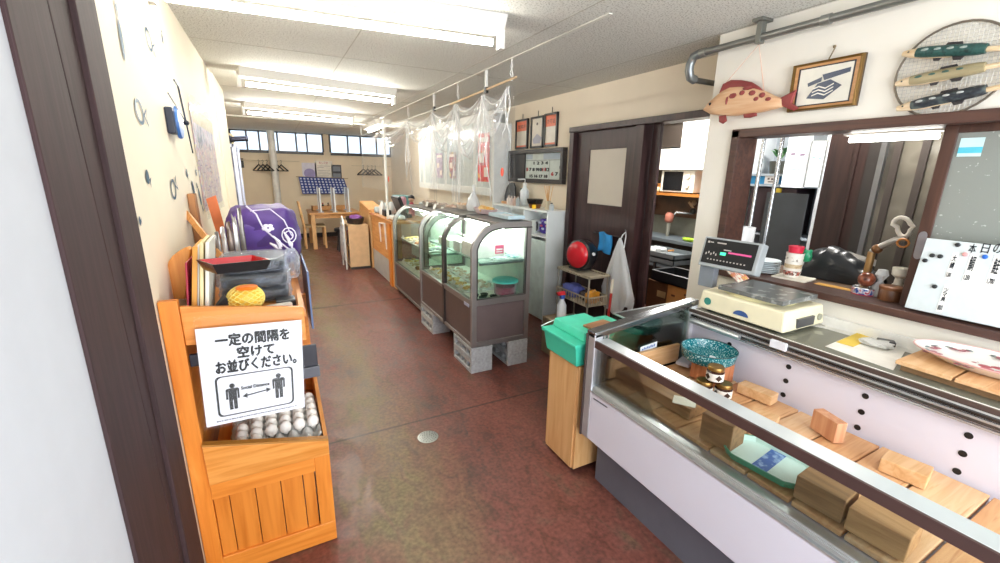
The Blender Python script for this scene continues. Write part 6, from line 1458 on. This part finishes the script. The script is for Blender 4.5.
# ------------------------------------------------------------------ certificates and calendar hatch
def cert(u0, u1, v0, v1, label, top, band):
    a, b = px(u0, v1, x=DX-.012), px(u1, v1, x=DX-.012); c_, d_ = px(u0, v0, x=DX-.012), px(u1, v0, x=DX-.012)
    yl, yr = (a.y+c_.y)/2, (b.y+d_.y)/2; zb, zt = (a.z+b.z)/2, (c_.z+d_.z)/2
    t = T('framed_certificate', label, 'picture frame', (DX, (yl+yr)/2, zb), 'framed certificates')
    mb = MB()
    for q in ((yl, yl-.022, zb, zt), (yr+.022, yr, zb, zt), (yl, yr, zb, zb+.022), (yl, yr, zt-.022, zt)): mb.box(DX-.024, DX-.001, q[1], q[0], q[2], q[3])
    mb.build('frame', M('#1d1a1c', .35), t)
    Q = [(DX-.012, yl-.02, zb+.02), (DX-.012, yr+.02, zb+.02), (DX-.012, yr+.02, zt-.02), (DX-.012, yl-.02, zt-.02)]
    PPR = MB().quad(*Q).build('paper', M('#d8cfc0', .35), t)
    s = Sheet(*Q)
    if top:
        s.rect(0, 1, .62, 1).build('orange_band', M('#e0714e', .4), PPR); Sheet(*Q).rect(0, 1, 0, .07).build('orange_foot', M('#e0714e', .4), PPR)
    else: s.poly([(.2, .1), (.8, .1), (.95, .3), (.5, .45), (.1, .25)]); s.build('print', M('#a8a4b4', .4), PPR)
    s = Sheet(*Q, .002)
    if top:
        for i, ch in enumerate(band): s.text(ch, .15+.25*i, .36+.25*i, .72, .86)
    else: s.disc(.5, .8, .08, .05)
    s.build('lettering', M('#3a2420', .5), PPR)
    MB().tube([(DX-.004, (yl+yr)/2, zt), (DX-.004, (yl+yr)/2, zt+.06)], .004, 5).build('hook', M('#4a4038', .4), t)
cert(516, 528, 119.5, 149, 'black framed certificate with orange heading, leftmost of three', 1, '営業許')
cert(531, 543.5, 116.5, 148, 'black framed pale certificate in the middle of three', 0, '')
cert(544.5, 557.5, 113, 146.5, 'black framed certificate with orange heading, next to the door', 1, '許可証')
yl, yr, zb, zt = 4.90, 3.735, 1.495, 1.868
w4 = S(MB().box(DX-.06, DX-.001, yr, yl, zt-.045, zt).box(DX-.06, DX-.001, yr, yl, zb, zb+.045).box(DX-.06, DX-.001, yr, yr+.045, zb+.045, zt-.045).box(DX-.06, DX-.001, yl-.045, yl, zb+.045, zt-.045), 'window_4', M('#2d2828', .4), bevel=.003)
B(DX-.03, DX-.001, yl-.35, yl-.045, zb+.045, zt-.045).build('dark_pane', M('#2a2628', .3), w4)
CQ = [(DX-.012, yl-.35, zb+.046), (DX-.012, yr+.046, zb+.046), (DX-.012, yr+.046, zt-.046), (DX-.012, yl-.35, zt-.046)]
t = T('calendar', 'large white calendar with black and red numbers in the dark frame', 'calendar', (DX-.012, 4.1, zb+.046))
CS = MB().slab(*CQ, .006).build('sheet', M('#c9d3ce', .4), t)
s = Sheet(*CQ, .0015); s.text('1 2 3 4', .24, .62, .57, .68, .01).text('7 8 9', .12, .36, .31, .43, .01).text('10', .38, .47, .31, .43, .01).text('12', .58, .66, .31, .43, .01).text('15 16 17 18', .14, .62, .05, .16, .01).text('7 8', .82, .98, .14, .27, .01).text('1', .92, .95, .4, .5, .01); s.build('numbers', M('#2c3438', .5), CS)
s = Sheet(*CQ, .0015); s.text('5', .03, .08, .31, .43, .01).text('11', .49, .56, .31, .43, .01).text('6', .72, .77, .14, .27, .01); s.build('red_numbers', M('#c03a3a', .5), CS)
s = Sheet(*CQ, .0012); s.rect(0, 1, .72, .74).rect(.66, .67, 0, .72); s.build('rules', M('#7a8684', .5), t)
s = Sheet(*CQ, .0013); s.rect(.02, .2, .78, .98).rect(.5, .98, .76, .99); s.build('upper_print', M('#aebcc8', .5), t)
# ------------------------------------------------------------------ wagon with odds and ends
RAT = M('#b7ab94', .55)
t = T('slatted_wagon', 'beige wire and plastic wagon beside the white shelf', 'wagon', (2.48, 3.0, 0))
wx0, wx1, wy0, wy1 = 2.40, 2.635, 2.84, 3.32
for x in (wx0+.01, wx1-.01):
    for y in (wy0+.01, wy1-.01): MB().cyl((x, y, .0), (x, y, .72), .008, n=8).build('leg', M('#a8a296', .4, .3), t)
for z, h in ((.70, .025), (.44, .09), (.12, .09)):
    mb = MB().box(wx0, wx1, wy0, wy1, z, z+.006)
    for a in ((wx0, wx0+.006, wy0, wy1), (wx1-.006, wx1, wy0, wy1), (wx0, wx1, wy0, wy0+.006), (wx0, wx1, wy1-.006, wy1)):
        mb.box(a[0], a[1], a[2], a[3], z+h-.012, z+h)
        n = 12
        for i in range(n+1):
            f = i/n; x = a[0]+(a[1]-a[0])*f if a[1]-a[0] > .1 else a[0]; y = a[2]+(a[3]-a[2])*f if a[3]-a[2] > .1 else a[2]
            mb.box(x, x+.006, y, y+.006, z, z+h-.01)
    mb.build('basket_tier', RAT, t)
# red and black round appliance
ctr = Vector((2.52, 3.12, .868))
t = T('red_round_machine', 'red domed round appliance with black body on the wagon', 'appliance', (2.48, 3.12, .727))
ax = Vector((-.97, -.22, .08)).normalized(); rot = ax.to_track_quat('Z', 'Y').to_matrix().to_4x4()
MB().lathe([(0, -.13), (.10, -.12), (.135, -.06), (.142, .0), (.14, .05), (.125, .06), (0, .05)], ctr, 32, rot).build('body', M('#15151a', .3), t, smooth=True)
MB().lathe([(.124, .058), (.115, .075), (.085, .092), (.04, .10), (0, .102)], ctr, 32, rot).build('red_dome', M('#c8202c', .2), t, smooth=True)
B(2.45, 2.60, 3.05, 3.21, .7265, .75).build('foot', M('#15151a', .4), t, bevel=.006)
MB().cyl(ctr+Vector((.02, -.15, .03)), ctr+Vector((.01, -.165, .03)), .014, n=12).build('button', M('#d8d8da', .3), t)
# in the wagon
MB().blob((2.50, 3.18, .51), (.16, .22, .12), .2, 3, 4, .55, 18).build('tissue_pack', M('#5f68b8', .4, var=.25), label='blue-purple tissue pack in the wagon tier', cat='pack', smooth=True)
MB().blob((2.53, 3.00, .50), (.15, .10, .1), .3, 3, 7, .6, 16).build('dark_pouch', M('#3b3236', .5), label='dark pouch between the tissue pack and yellow wrappers', cat='pouch', smooth=True)
MB().blob((2.50, 2.905, .51), (.14, .08, .12), .4, 4, 3, .7, 18).build('yellow_wrapper', M('#d9942a', .35, var=.3), label='orange-yellow wrapper at the near end of the wagon', cat='wrapper', smooth=True)
t = T('spray_bottle', 'white spray bottle with blue and red trigger head before the wagon', 'spray bottle', (2.2, 2.98, 0))
sx, sy_ = 2.20, 2.95
B(sx-.12, sx+.09, sy_-.12, sy_+.12, 0, .34).build('carton', M('#8c7a60', .6), label='brown box on the floor carrying the spray bottle', cat='box', bevel=.004)
MB().lathe([(0, 0), (.04, 0), (.043, .01), (.043, .12), (.018, .165), (.016, .18), (0, .18)], (sx, sy_, .341), 18).build('body', M('#e6ecf0', .3), t, smooth=True)
MB().box(sx-.02, sx+.02, sy_-.015, sy_+.015, .52, .555).build('blue_collar', M('#3a62c0', .35), t, bevel=.004)
MB().hexa([(sx-.05, sy_-.014, .555), (sx+.03, sy_-.014, .555), (sx+.03, sy_+.014, .555), (sx-.05, sy_+.014, .555)], [(sx-.06, sy_-.012, .585), (sx+.02, sy_-.012, .59), (sx+.02, sy_+.012, .59), (sx-.06, sy_+.012, .585)]).build('red_trigger_head', M('#d03038', .35), t, bevel=.003)
# towel on bar, plastic bag, broom
t = T('towel_bar', 'thin dark towel bar on the sliding door', 'bar', (2.72, 2.97, 1.06))
MB().tube([(2.75, 3.2, 1.06), (2.715, 3.2, 1.06), (2.715, 2.76, 1.06), (2.75, 2.76, 1.06)], .006, 6).build('bar', M('#3a3436', .4), t)
a, b = px(600, 250, x=2.705), px(612, 234, x=2.705)
MB().grid(lambda u, v: (2.70+.012*math.sin(u*7)+.004*v, 3.1-.17*u-.01*math.sin(v*4), 1.075-.18*v+.01*math.sin(u*5)), 12, 10).build('blue_towel', M('#2f8fd0', .8, var=.1), label='bright blue cloth folded over the towel bar', cat='cloth', smooth=True, solid=.008)
t = T('white_plastic_bag', 'large white plastic bag hanging from the door post', 'bag', (2.68, 2.8, .45))
by = 2.80
def bagf(u, v):
    a = 2*PI*u; w = (.012+.235*(v**.85))*(1-.35*max(0, v-.8)/.2); d = (.01+.03*v)*(1-.2*max(0, v-.8)/.2)
    return (2.685+d*math.sin(a)+.012*math.sin(a*7+v*3)*v, by+w*math.cos(a)-.03*v+.012*math.sin(a*9)*v, 1.06-.64*v-.05*math.sin(a*3)*v*v)
MB().grid(bagf, 48, 20).build('bag', FILM('#eef2f6', .22, .25, 'white plastic film', .3), t, smooth=True)
MB().tube([(2.69, by, 1.05), (2.69, by-.02, 1.09), (2.70, by-.045, 1.12), (2.69, by-.06, 1.08), (2.685, by-.055, .98)], .006, 6).build('bag_handle', M('#e6eaec', .4), t, smooth=True)
MB().tube([(2.745, by-.045, 1.13), (2.70, by-.045, 1.125), (2.69, by-.045, 1.14)], .006, 6).build('hook', STEEL, t)
MB().lathe([(.005, 0), (.07, .05), (.09, .2), (.05, .36), (.012, .42)], (2.69, by+.02, .5), 20, Matrix.Diagonal((.3, 1.2, 1, 1))).build('inner_bag', M('#dfe6ea', .4, var=.1), t, smooth=True)
t = T('red_handled_broom', 'broom with red and cream handle leaning by the door post', 'broom', (2.5, 2.62, 0))
MB().cyl((2.45, 2.63, .10), (2.53, 2.69, .6), .011, n=8).build('handle', M('#b8302c', .4), t, smooth=True)
MB().cyl((2.53, 2.69, .6), (2.55, 2.705, .72), .012, n=8).build('grip', M('#e4dccb', .4), t, smooth=True)
MB().hexa([(2.36, 2.58, .002), (2.52, 2.58, .002), (2.52, 2.66, .002), (2.36, 2.66, .002)], [(2.41, 2.6, .12), (2.49, 2.6, .12), (2.49, 2.65, .12), (2.41, 2.65, .12)]).build('bristles', M('#7a6240', .8), t)
# ------------------------------------------------------------------ kitchen seen through the door
KX = 4.34
t = T('upper_cupboard', 'white kitchen wall cupboard on the far kitchen wall', 'cupboard', (4.2, 3.4, 1.68))
y0, y1, yc, zt_ = 2.4, px(653, 168, x=4.02).y, px(680, 150, x=4.02).y, 1.67
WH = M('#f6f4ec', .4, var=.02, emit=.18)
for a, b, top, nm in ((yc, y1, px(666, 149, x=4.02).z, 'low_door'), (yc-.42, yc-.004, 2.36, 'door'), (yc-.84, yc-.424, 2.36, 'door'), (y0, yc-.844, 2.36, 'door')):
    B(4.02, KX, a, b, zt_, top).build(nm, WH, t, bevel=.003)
hz = px(666, 149, x=4.02).z
B(4.04, KX, yc+.01, y1, hz+.02, hz+.25).build('range_hood', M('#3a332e', .4), label='dark hood box above the low white cupboard', cat='hood')
sz = px(670, 193, x=4.06).z
S(B(4.06, KX, 2.3, 4.0, sz-.03, sz), 'shelf_kitchen_trim', WOOD('#a8642c', '#c8843f', 1, .45, 4)).name = 'trim_7'
S(B(4.32, KX+.005, 2.3, 4.2, 1.125, sz-.03), 'trim_8', BLOTCH(['#5a3a26', '#6e5240', '#4c4038'], 3, .5))
t = T('microwave_oven', 'white microwave with black door and two dials on the shelf', 'microwave', (4.2, 3.4, sz))
ym1, ym0 = px(661, 180, x=4.07).y, px(694, 182, x=4.07).y; zm = min(1.662, px(678, 169.5, x=4.07).z)
B(4.07, KX-.02, ym0, ym1, sz+.012, zm).build('case', M('#eeeade', .35), t, bevel=.006)
for y in (ym0+.04, ym1-.04): B(4.1, 4.3, y-.015, y+.015, sz, sz+.012).build('foot', BLACK, t)
ysp = ym0+(ym1-ym0)*.33
B(4.064, 4.071, ysp, ym1-.04, sz+.03, zm-.012).build('door', M('#15171b', .15), t, bevel=.002)
for z in (sz+.09, sz+.19): MB().cyl((4.07, (ym0+ysp)/2, z), (4.05, (ym0+ysp)/2, z), .026, n=16).build('dial', M('#e2ddcc', .3), t, smooth=True)
t = T('wooden_tea_box', 'small orange wooden box at the left end of the shelf', 'box', (4.15, 3.7, sz))
yb = ym1+.045; ya = yb+.13
B(4.15, 4.29, yb, ya, sz+.001, sz+.1).build('box', WOOD('#b8702c', '#d8924a', 1, .45, 4), t, bevel=.004); MB().tube([(4.2, yb+.04, sz+.1), (4.2, yb-.02, sz+.17)], .005, 5).build('stick', PINE, t)
MB().ball((4.10, yb+.01, sz+.033), .032, 12).build('cream_pot', M('#e9d8a8', .4), label='small round cream pot between the box and the microwave', cat='pot', smooth=True)
# sink counter
cz = .90; cxf = 3.95
t = T('sink_counter', 'dark steel sink counter along the far kitchen wall', 'sink', (4.15, 3.2, 0))
B(cxf, KX, 2.2, 4.3, cz-.04, cz).build('worktop', M('#77828a', .45, .4), t, bevel=.004)
B(KX-.02, KX, 2.2, 4.3, cz, cz+.22).build('splashback', M('#74766c', .6), t)
B(cxf+.15, KX, 2.2, 4.3, 0, cz-.04).build('base', M('#2c2724', .6), t)
B(cxf+.02, cxf+.15, 2.9, 4.2, .55, .565).build('under_shelf', M('#7a8288', .3, .6), t)
def tap(u, v, label):
    p = px(u, v, x=4.28); t = T('wall_tap', label, 'tap', p)
    MB().tube([p+Vector((.05, 0, 0)), p, p+Vector((0, .02, -.03)), p+Vector((-.14, .12, -.02)), p+Vector((-.15, .13, -.05))], .014, 8).build('spout', M('#d4d4d0', .2, .9), t, smooth=True)
    MB().ball(p, .036, 12).build('body', M('#4a4846', .3, .7), t, smooth=True)
    MB().cyl(p+Vector((0, 0, .03)), p+Vector((-.03, .05, .10)), .013, n=8).ball(p+Vector((0, 0, .09)), .03, 10).build('lever', M('#b89a78', .4), t, smooth=True)
tap(653, 206, 'left wall tap above the kitchen sink'); tap(693, 211, 'right wall tap above the kitchen sink')
p = px(668, 228, z=cz)
t = T('pink_brush', 'brush with pinkish head standing upright by the sink', 'brush', (p.x, p.y, cz))
p = Vector((4.15, px(668, 228, x=4.15).y, cz))
MB().cyl(p+Vector((0, 0, .001)), p+Vector((0, 0, .16)), .018, .026, n=10).build('handle', M('#8a8a80', .4), t, smooth=True); MB().blob(p+Vector((0, 0, .22)), (.09, .09, .12), .15, 3, 2, .7, 14).build('head', M('#c07a68', .6), t, smooth=True)
p = px(693, 230, x=4.05); MB().blob((4.05, p.y, cz+.02), (.1, .22, .038), .3, 3, 5, .7, 16).build('lime_sponge', M('#a8d03a', .6), label='lime green cloth on the sink edge', cat='cloth', smooth=True)
# rack and trays before the sink, carton below
t = T('steel_tray_stack', 'steel trays with utensils on a low rack before the sink', 'tray', (3.5, 3.0, .70))
ry0, ry1 = px(683, 243, x=3.5).y, px(640, 250, x=3.5).y
for k, z in enumerate((.74, .80)):
    MB().box(3.4, 3.75, ry0, ry1, z, z+.008).box(3.4, 3.41, ry0, ry1, z, z+.05).box(3.74, 3.75, ry0, ry1, z, z+.05).box(3.4, 3.75, ry0, ry0+.01, z, z+.05).box(3.4, 3.75, ry1-.01, ry1, z, z+.05).build('tray', M('#8c959a', .45, .3), t)
for x in (3.42, 3.73):
    for y in (ry0+.02, ry1-.02): B(x-.012, x+.012, y-.012, y+.012, 0, .74).build('leg', M('#4a4e52', .4, .5), t)
MB().tube([(3.5, ry1-.38, .865), (3.5, ry0+.1, .88)], .012, 6).build('rolling_pin', PINEY, label='thin wooden stick lying across the steel trays', cat='stick', smooth=True)
MB().blob((3.52, ry1-.22, .845), (.16, .18, .07), .35, 4, 3, .7, 16).build('white_cloth', M('#d2d6d4', .6), label='white cloth lump lying in the steel tray', cat='cloth', smooth=True)
bx = 3.1; yb0, yb1 = px(699, 275, x=bx).y-.05, px(648, 270, x=bx).y
zb1 = .66
t = T('cardboard_carton', 'brown cardboard carton with printed side on the kitchen floor', 'carton', (bx+.2, (yb0+yb1)/2, 0))
ymid = px(667, 290, x=bx).y
B(bx, bx+.28, yb0, ymid-.005, 0, zb1).build('carton', M('#bd8248', .7, var=.1), t); B(bx+.02, bx+.28, ymid+.005, yb1, 0, zb1-.02).build('second_carton', M('#6a4426', .7, var=.1), t)
s = Sheet((bx-.0005, ymid-.02, .2), (bx-.0005, yb0, .2), (bx-.0005, yb0, zb1), (bx-.0005, ymid-.02, zb1)); random.seed(31)
for i in range(9):
    for j in range(4):
        if random.random() < .7: s.rect(.1+j*.2, .1+j*.2+random.uniform(.06, .15), .2+i*.08, .2+i*.08+.04)
s.build('printing', M('#5a3018', .7), t)
s = Sheet((bx+.0195, yb1-.12, .5), (bx+.0195, yb1-.22, .5), (bx+.0195, yb1-.22, .56), (bx+.0195, yb1-.12, .56)); s.rect(0, 1, 0, 1); s.build('label', M('#c8a878', .6), t)
t = T('black_crate', 'black open tray lying on the cardboard carton', 'tray', (bx+.1, (yb0+yb1)/2, zb1))
z = zb1+.001; mb = MB().box(bx-.04, bx+.27, yb0, yb1-.08, z, z+.01)
for a in ((bx-.04, bx-.03, yb0, yb1-.08), (bx+.26, bx+.27, yb0, yb1-.08), (bx-.04, bx+.27, yb0, yb0+.01), (bx-.04, bx+.27, yb1-.09, yb1-.08)): mb.box(*a, z, z+.09)
mb.build('tray', M('#1e2022', .35), t); 
mb = MB().tube([(bx-.035, yb0+.005, z+.092), (bx-.035, yb1-.085, z+.092), (bx+.265, yb1-.085, z+.092), (bx+.265, yb0+.005, z+.092)], .005, 5, closed=True); mb.build('rim', M('#b8babc', .3, .6), t)
B(bx+.0, bx+.1, yb0+.15, yb0+.3, z+.011, z+.05).build('white_pack', M('#e4e2da', .5), label='white pack lying inside the black tray', cat='pack', bevel=.004)
# ------------------------------------------------------------------ seen through the hatch
FXX = 3.2
t = T('white_rack', 'white storage rack with plant, boxes and sheets seen through the hatch', 'rack', (3.4, 1.85, 0))
y0r, y1r = 1.565, 2.06
B(FXX+.30, FXX+.32, y0r, y1r, 0, 2.3).build('back_panel', M('#c3ccd6', .5), t)
B(FXX, FXX+.3, y0r-.02, y0r, 0, 2.3).build('side', M('#d8dde2', .5), t); B(FXX, FXX+.3, y1r, y1r+.02, 0, 2.3).build('side', M('#d8dde2', .5), t)
for z in (1.20, 1.555, 1.63): B(FXX, FXX+.3, y0r, y1r, z-.015, z).build('shelf', M('#b8c4d0', .5), t)
for u0, v0, u1, v1, lb in ((763, 137, 751, 229, 'left silver pole standing behind the hatch'), (782, 136, 764.5, 249, 'right silver pole standing behind the hatch')):
    xx = 2.82; a, b = px(u0, v0, x=xx), px(u1, v1, x=xx); y = (a.y+b.y)/2
    MB().cyl((xx, y, 0), (xx, y, 2.39), .012, n=12).build('silver_pole', M('#c8ccd0', .2, .9), label=lb, cat='pole', group='silver poles behind the hatch', smooth=True)
pp = Vector((3.36, 1.935, 1.63))
t = T('potted_plant', 'striped green potted plant on the rack behind the poles', 'plant', (3.35, pp.y, 1.63))
MB().lathe([(0, 0), (.05, 0), (.065, .09), (.058, .09), (0, .07)], (3.36, pp.y, 1.631), 16).build('pot', M('#4a4a40', .5), t, smooth=True)
for k in range(7):
    a = k*.9; d = Vector((math.cos(a)*.6, math.sin(a), 0)); o = Vector((3.36, pp.y, 1.71)); n = Vector((-d.y, d.x, 0))
    MB().grid(lambda u, v: o+d*(.085*u)+n*((v-.5)*.075*math.sin(PI*min(1, u*.9+.1)))+Vector((0, 0, .02+.13*u-.07*u*u+.006*k)), 8, 4).build('leaf', BLOTCH(['#2c6a34', '#4f9a50', '#a8c89a'], 40, .4), t, smooth=True)
a, b = px(748, 174, x=FXX-.0), px(782, 159, x=FXX)
t = T('blue_box', 'blue box with a white handwritten label on the rack', 'box', (3.3, (a.y+b.y)/2, 1.555))
B(FXX+.01, FXX+.25, b.y, a.y, 1.556, 1.612).build('box', M('#2f8cc0', .4), t)
s = Sheet((FXX+.0095, 1.93, 1.558), (FXX+.0095, b.y+.0, 1.558), (FXX+.0095, b.y+.0, 1.612), (FXX+.0095, 1.93, 1.612)); s.rect(0, 1, 0, 1); s.build('label', M('#eceae6', .5), t)
s = Sheet(*s.q, .002); s.rect(.2, .35, .55, .8).rect(.45, .6, .5, .75).rect(.65, .85, .6, .8).rect(.25, .8, .2, .35); s.build('label_marks', M('#6a5a5a', .5), t)
B(FXX+.02, FXX+.25, 1.70, 2.03, 1.21, 1.53).build('dark_bin', M('#3a2a30', .5), label='dark maroon bin under the blue box', cat='bin', bevel=.005)
B(FXX-.005, FXX+.015, 1.80, 1.84, 1.44, 1.53).build('yellow_tag', M('#e8c840', .5), label='yellow tag hanging on the dark bin', cat='tag')
def hsheet(u0, v0, u1, v1, u2, v2, u3, v3, x, label, frame=None):
    a, b, c_, d_ = px(u0, v0, x=x), px(u1, v1, x=x), px(u2, v2, x=x), px(u3, v3, x=x)
    yl, yr, zt, zb = (a.y+d_.y)/2, (b.y+c_.y)/2, (a.z+b.z)/2, (c_.z+d_.z)/2
    t = T('hanging_sheet', label, 'paper', (x, (yl+yr)/2, zb), 'paper sheets behind the hatch')
    Q = [(x, yl, zb), (x, yr, zb), (x, yr, zt), (x, yl, zt)]
    MB().slab(*Q, .004).build('sheet', M('#eef3f6', .4, emit=.6), t); s = Sheet(*Q)  # glow put into the sheet so it looks brightly lit
    for i in range(10): s.rect(.1, .1+.7*random.random(), .1+i*.08, .115+i*.08)
    s.build('print', M('#b8c8cc', .5), t)
    s = Sheet(*Q, .002); s.rect(.2, .4, .62, .65).rect(.6, .8, .6, .63); s.build('marks', M('#8a6a8a' if not frame else '#8ab8b0', .5), t)
    if frame: 
        mb = MB(); mb.tube([Vector(q) for q in Q], .006, 6, closed=True); mb.build('frame', M(frame, .35, .6), t)
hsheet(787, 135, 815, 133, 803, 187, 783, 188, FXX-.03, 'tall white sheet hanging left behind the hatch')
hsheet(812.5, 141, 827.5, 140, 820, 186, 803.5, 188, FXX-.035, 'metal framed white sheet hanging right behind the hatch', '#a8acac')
B(FXX-.02, FXX-.012, 1.60, 1.88, 1.0, 1.50).build('black_board', M('#3c4044', .5, var=.15, scale=6), label='black board leaning on the rack below the white sheets', cat='board', bevel=.003)
B(FXX-.05, FXX-.008, 1.58, 1.9, 0, .999).build('board_stand', M('#5a5e62', .5), label='grey low panel under the black board', cat='panel')
# dark panelled doors and grey glass further right
dk = S(MB().box(FXX, FXX+.04, 1.32, 1.545, 0, 2.38).box(FXX-.02, FXX+.02, 1.375, 1.395, 0, 2.38), 'door_3', WOOD('#241715', '#36231f', 2, .5, 4))
B(FXX-.03, FXX+.03, 1.235, 1.262, 0, 2.38).build('metal_stile', M('#8c8e90', .3, .8), dk); B(FXX-.02, FXX+.02, 1.262, 1.32, 0, 2.38).build('dark_stile', M('#2c2826', .5), dk)
B(FXX+.0, FXX+.01, -.5, 1.235, 0, 2.38).build('grey_pane', BLOTCH(['#4a453e', '#6f6a60', '#5a564e', '#3a3732'], 3, .2), dk)
for yy in (1.17, 1.05): B(FXX-.012, FXX-.001, yy, yy+.035, 0, 2.38).build('dark_stile', M('#3c3430', .5), dk)
# lamp over the hatch
xl_ = 2.72; a, b = px(852, 141, x=xl_), px(940, 139, x=xl_); zl = 1.80
t = T('hatch_lamp', 'short bright fluorescent lamp mounted inside the hatch', 'lamp', (xl_, (a.y+b.y)/2, zl))
MB().hexa([(xl_-.05, b.y-.02, zl+.02), (xl_+.05, b.y-.02, zl+.02), (xl_+.05, a.y+.02, zl+.02), (xl_-.05, a.y+.02, zl+.02)], [(xl_-.07, b.y-.02, zl+.055), (xl_+.07, b.y-.02, zl+.055), (xl_+.07, a.y+.02, zl+.055), (xl_-.07, a.y+.02, zl+.055)]).build('housing', M('#d8d6d0', .45), t)
MB().tube([(xl_-.02, b.y, zl), (xl_-.02, a.y, zl)], .014, 10).build('tube', EMIT('#fffdf4', 26), t, smooth=True)
B(xl_-.10, xl_+.12, -.3, 1.66, 1.858, 1.885).build('lamp_shelf', DARKH, HATCH)
# ------------------------------------------------------------------ white cupboards behind the curtain
WC = M('#e2e4e0', .45, var=.02)
t = T('glazed_cupboard', 'white glazed wall cupboard seen through the clear curtain', 'cupboard', (2.65, 6.4, 1.3))
B(2.55, 2.745, 5.05, 8.2, 1.30, 1.33).build('base', WC, t); B(2.55, 2.745, 5.05, 8.2, 2.33, 2.36).build('top', WC, t)
B(2.735, 2.746, 5.05, 8.2, 1.33, 2.33).build('back', M('#cfd2ce', .5), t)
ys = [5.05, 5.62, 6.19, 6.76, 7.33, 7.9, 8.2]
for a, b in zip(ys[:-1], ys[1:]):
    mb = MB().box(2.545, 2.565, a+.003, a+.05, 1.33, 2.33).box(2.545, 2.565, b-.05, b-.003, 1.33, 2.33).box(2.545, 2.565, a+.05, b-.05, 1.33, 1.40).box(2.545, 2.565, a+.05, b-.05, 2.26, 2.33)
    d_ = mb.build('door', WC, t, bevel=.003); B(2.553, 2.557, a+.05, b-.05, 1.40, 2.26).build('pane', M('#cdd6d6', .15), d_)
B(2.55, 2.56, 5.05, 8.2, .95, 1.0).build('lower_rail', WC, t)
def poster(y0, y1, z0, z1, label, cols):
    t = T('poster', label, 'poster', (2.543, (y0+y1)/2, z0)); Q = [(2.5445, y1, z0), (2.5445, y0, z0), (2.5445, y0, z1), (2.5445, y1, z1)]
    MB().slab(*Q, .002).build('sheet', BLOTCH(cols, 9, .4), t); s = Sheet(*Q, .001); s.rect(.1, .9, .82, .92).rect(.1, .5, .4, .6).rect(.55, .9, .1, .3); s.build('print', M('#f2e4d8', .4), t)
poster(5.15, 5.5, 1.48, 2.1, 'red and orange poster behind the near part of the clear curtain', ['#c8203c', '#e0483c', '#d8304a', '#f0a848'])
poster(6.3, 6.6, 1.5, 1.9, 'multicoloured small poster, middle one behind the clear curtain', ['#d8b8a8', '#a84a5a', '#8a8a9a', '#e0c060'])
poster(6.9, 7.2, 1.5, 1.9, 'purple-grey poster farthest behind the clear curtain', ['#a898b8', '#c8b8c8', '#8a7a9a', '#e0d0d0'])
B(2.50, 2.745, 4.93, 4.96, 0, 2.2).build('white_partition', M('#e8eae8', .5), label='narrow white board standing by the far shelf end', cat='board', bevel=.003)
t = T('back_counter', 'pale counter cabinet along the right wall behind the cases', 'cabinet', (2.6, 6.5, 0))
B(2.35, 2.745, 5.0, 8.2, 0, .86).build('body', M('#d6d8d2', .5), t); B(2.33, 2.745, 4.98, 8.22, .86, .89).build('top', M('#e4e6e2', .35), t, bevel=.003)
random.seed(77)
for i in range(10):
    y = 5.15+i*.28; h = random.uniform(.08, .2); MB().blob((2.44, y, .892+h/2), (.14, .16, h), .2, 3, i, .5, 14).build('kitchen_packet', M(['#c8d0d0', '#e2ddd0', '#8fb0b8', '#d8c8a8', '#b8c0c4'][i % 5], .4), label=['nearest', 'second', 'third', 'fourth', 'fifth', 'sixth', 'seventh', 'eighth', 'ninth', 'farthest'][i]+' packet along the pale back counter', cat='packet', group='packets on the back counter', smooth=True)
# floor drain
dc = px(428, 437, z=.001)
t = T('floor_drain', 'round perforated metal floor drain in the red floor', 'drain', dc)
MB().lathe([(0, .001), (.062, .001), (.064, .003), (.058, .005), (0, .005)], (dc.x, dc.y, 0), 32).build('cover', M('#a8aaa6', .4, .7), t, smooth=True)
s = MB()
for r, n in ((.05, 18), (.036, 13), (.022, 8), (.008, 3)):
    for k in range(n): a = 2*PI*k/n; s.lathe([(0, 0), (.0035, 0)], (dc.x+r*math.cos(a), dc.y+r*math.sin(a), .0056), 6)
o_ = s.build('drain_hole', BLACK, t); o_['kind'] = 'stuff'
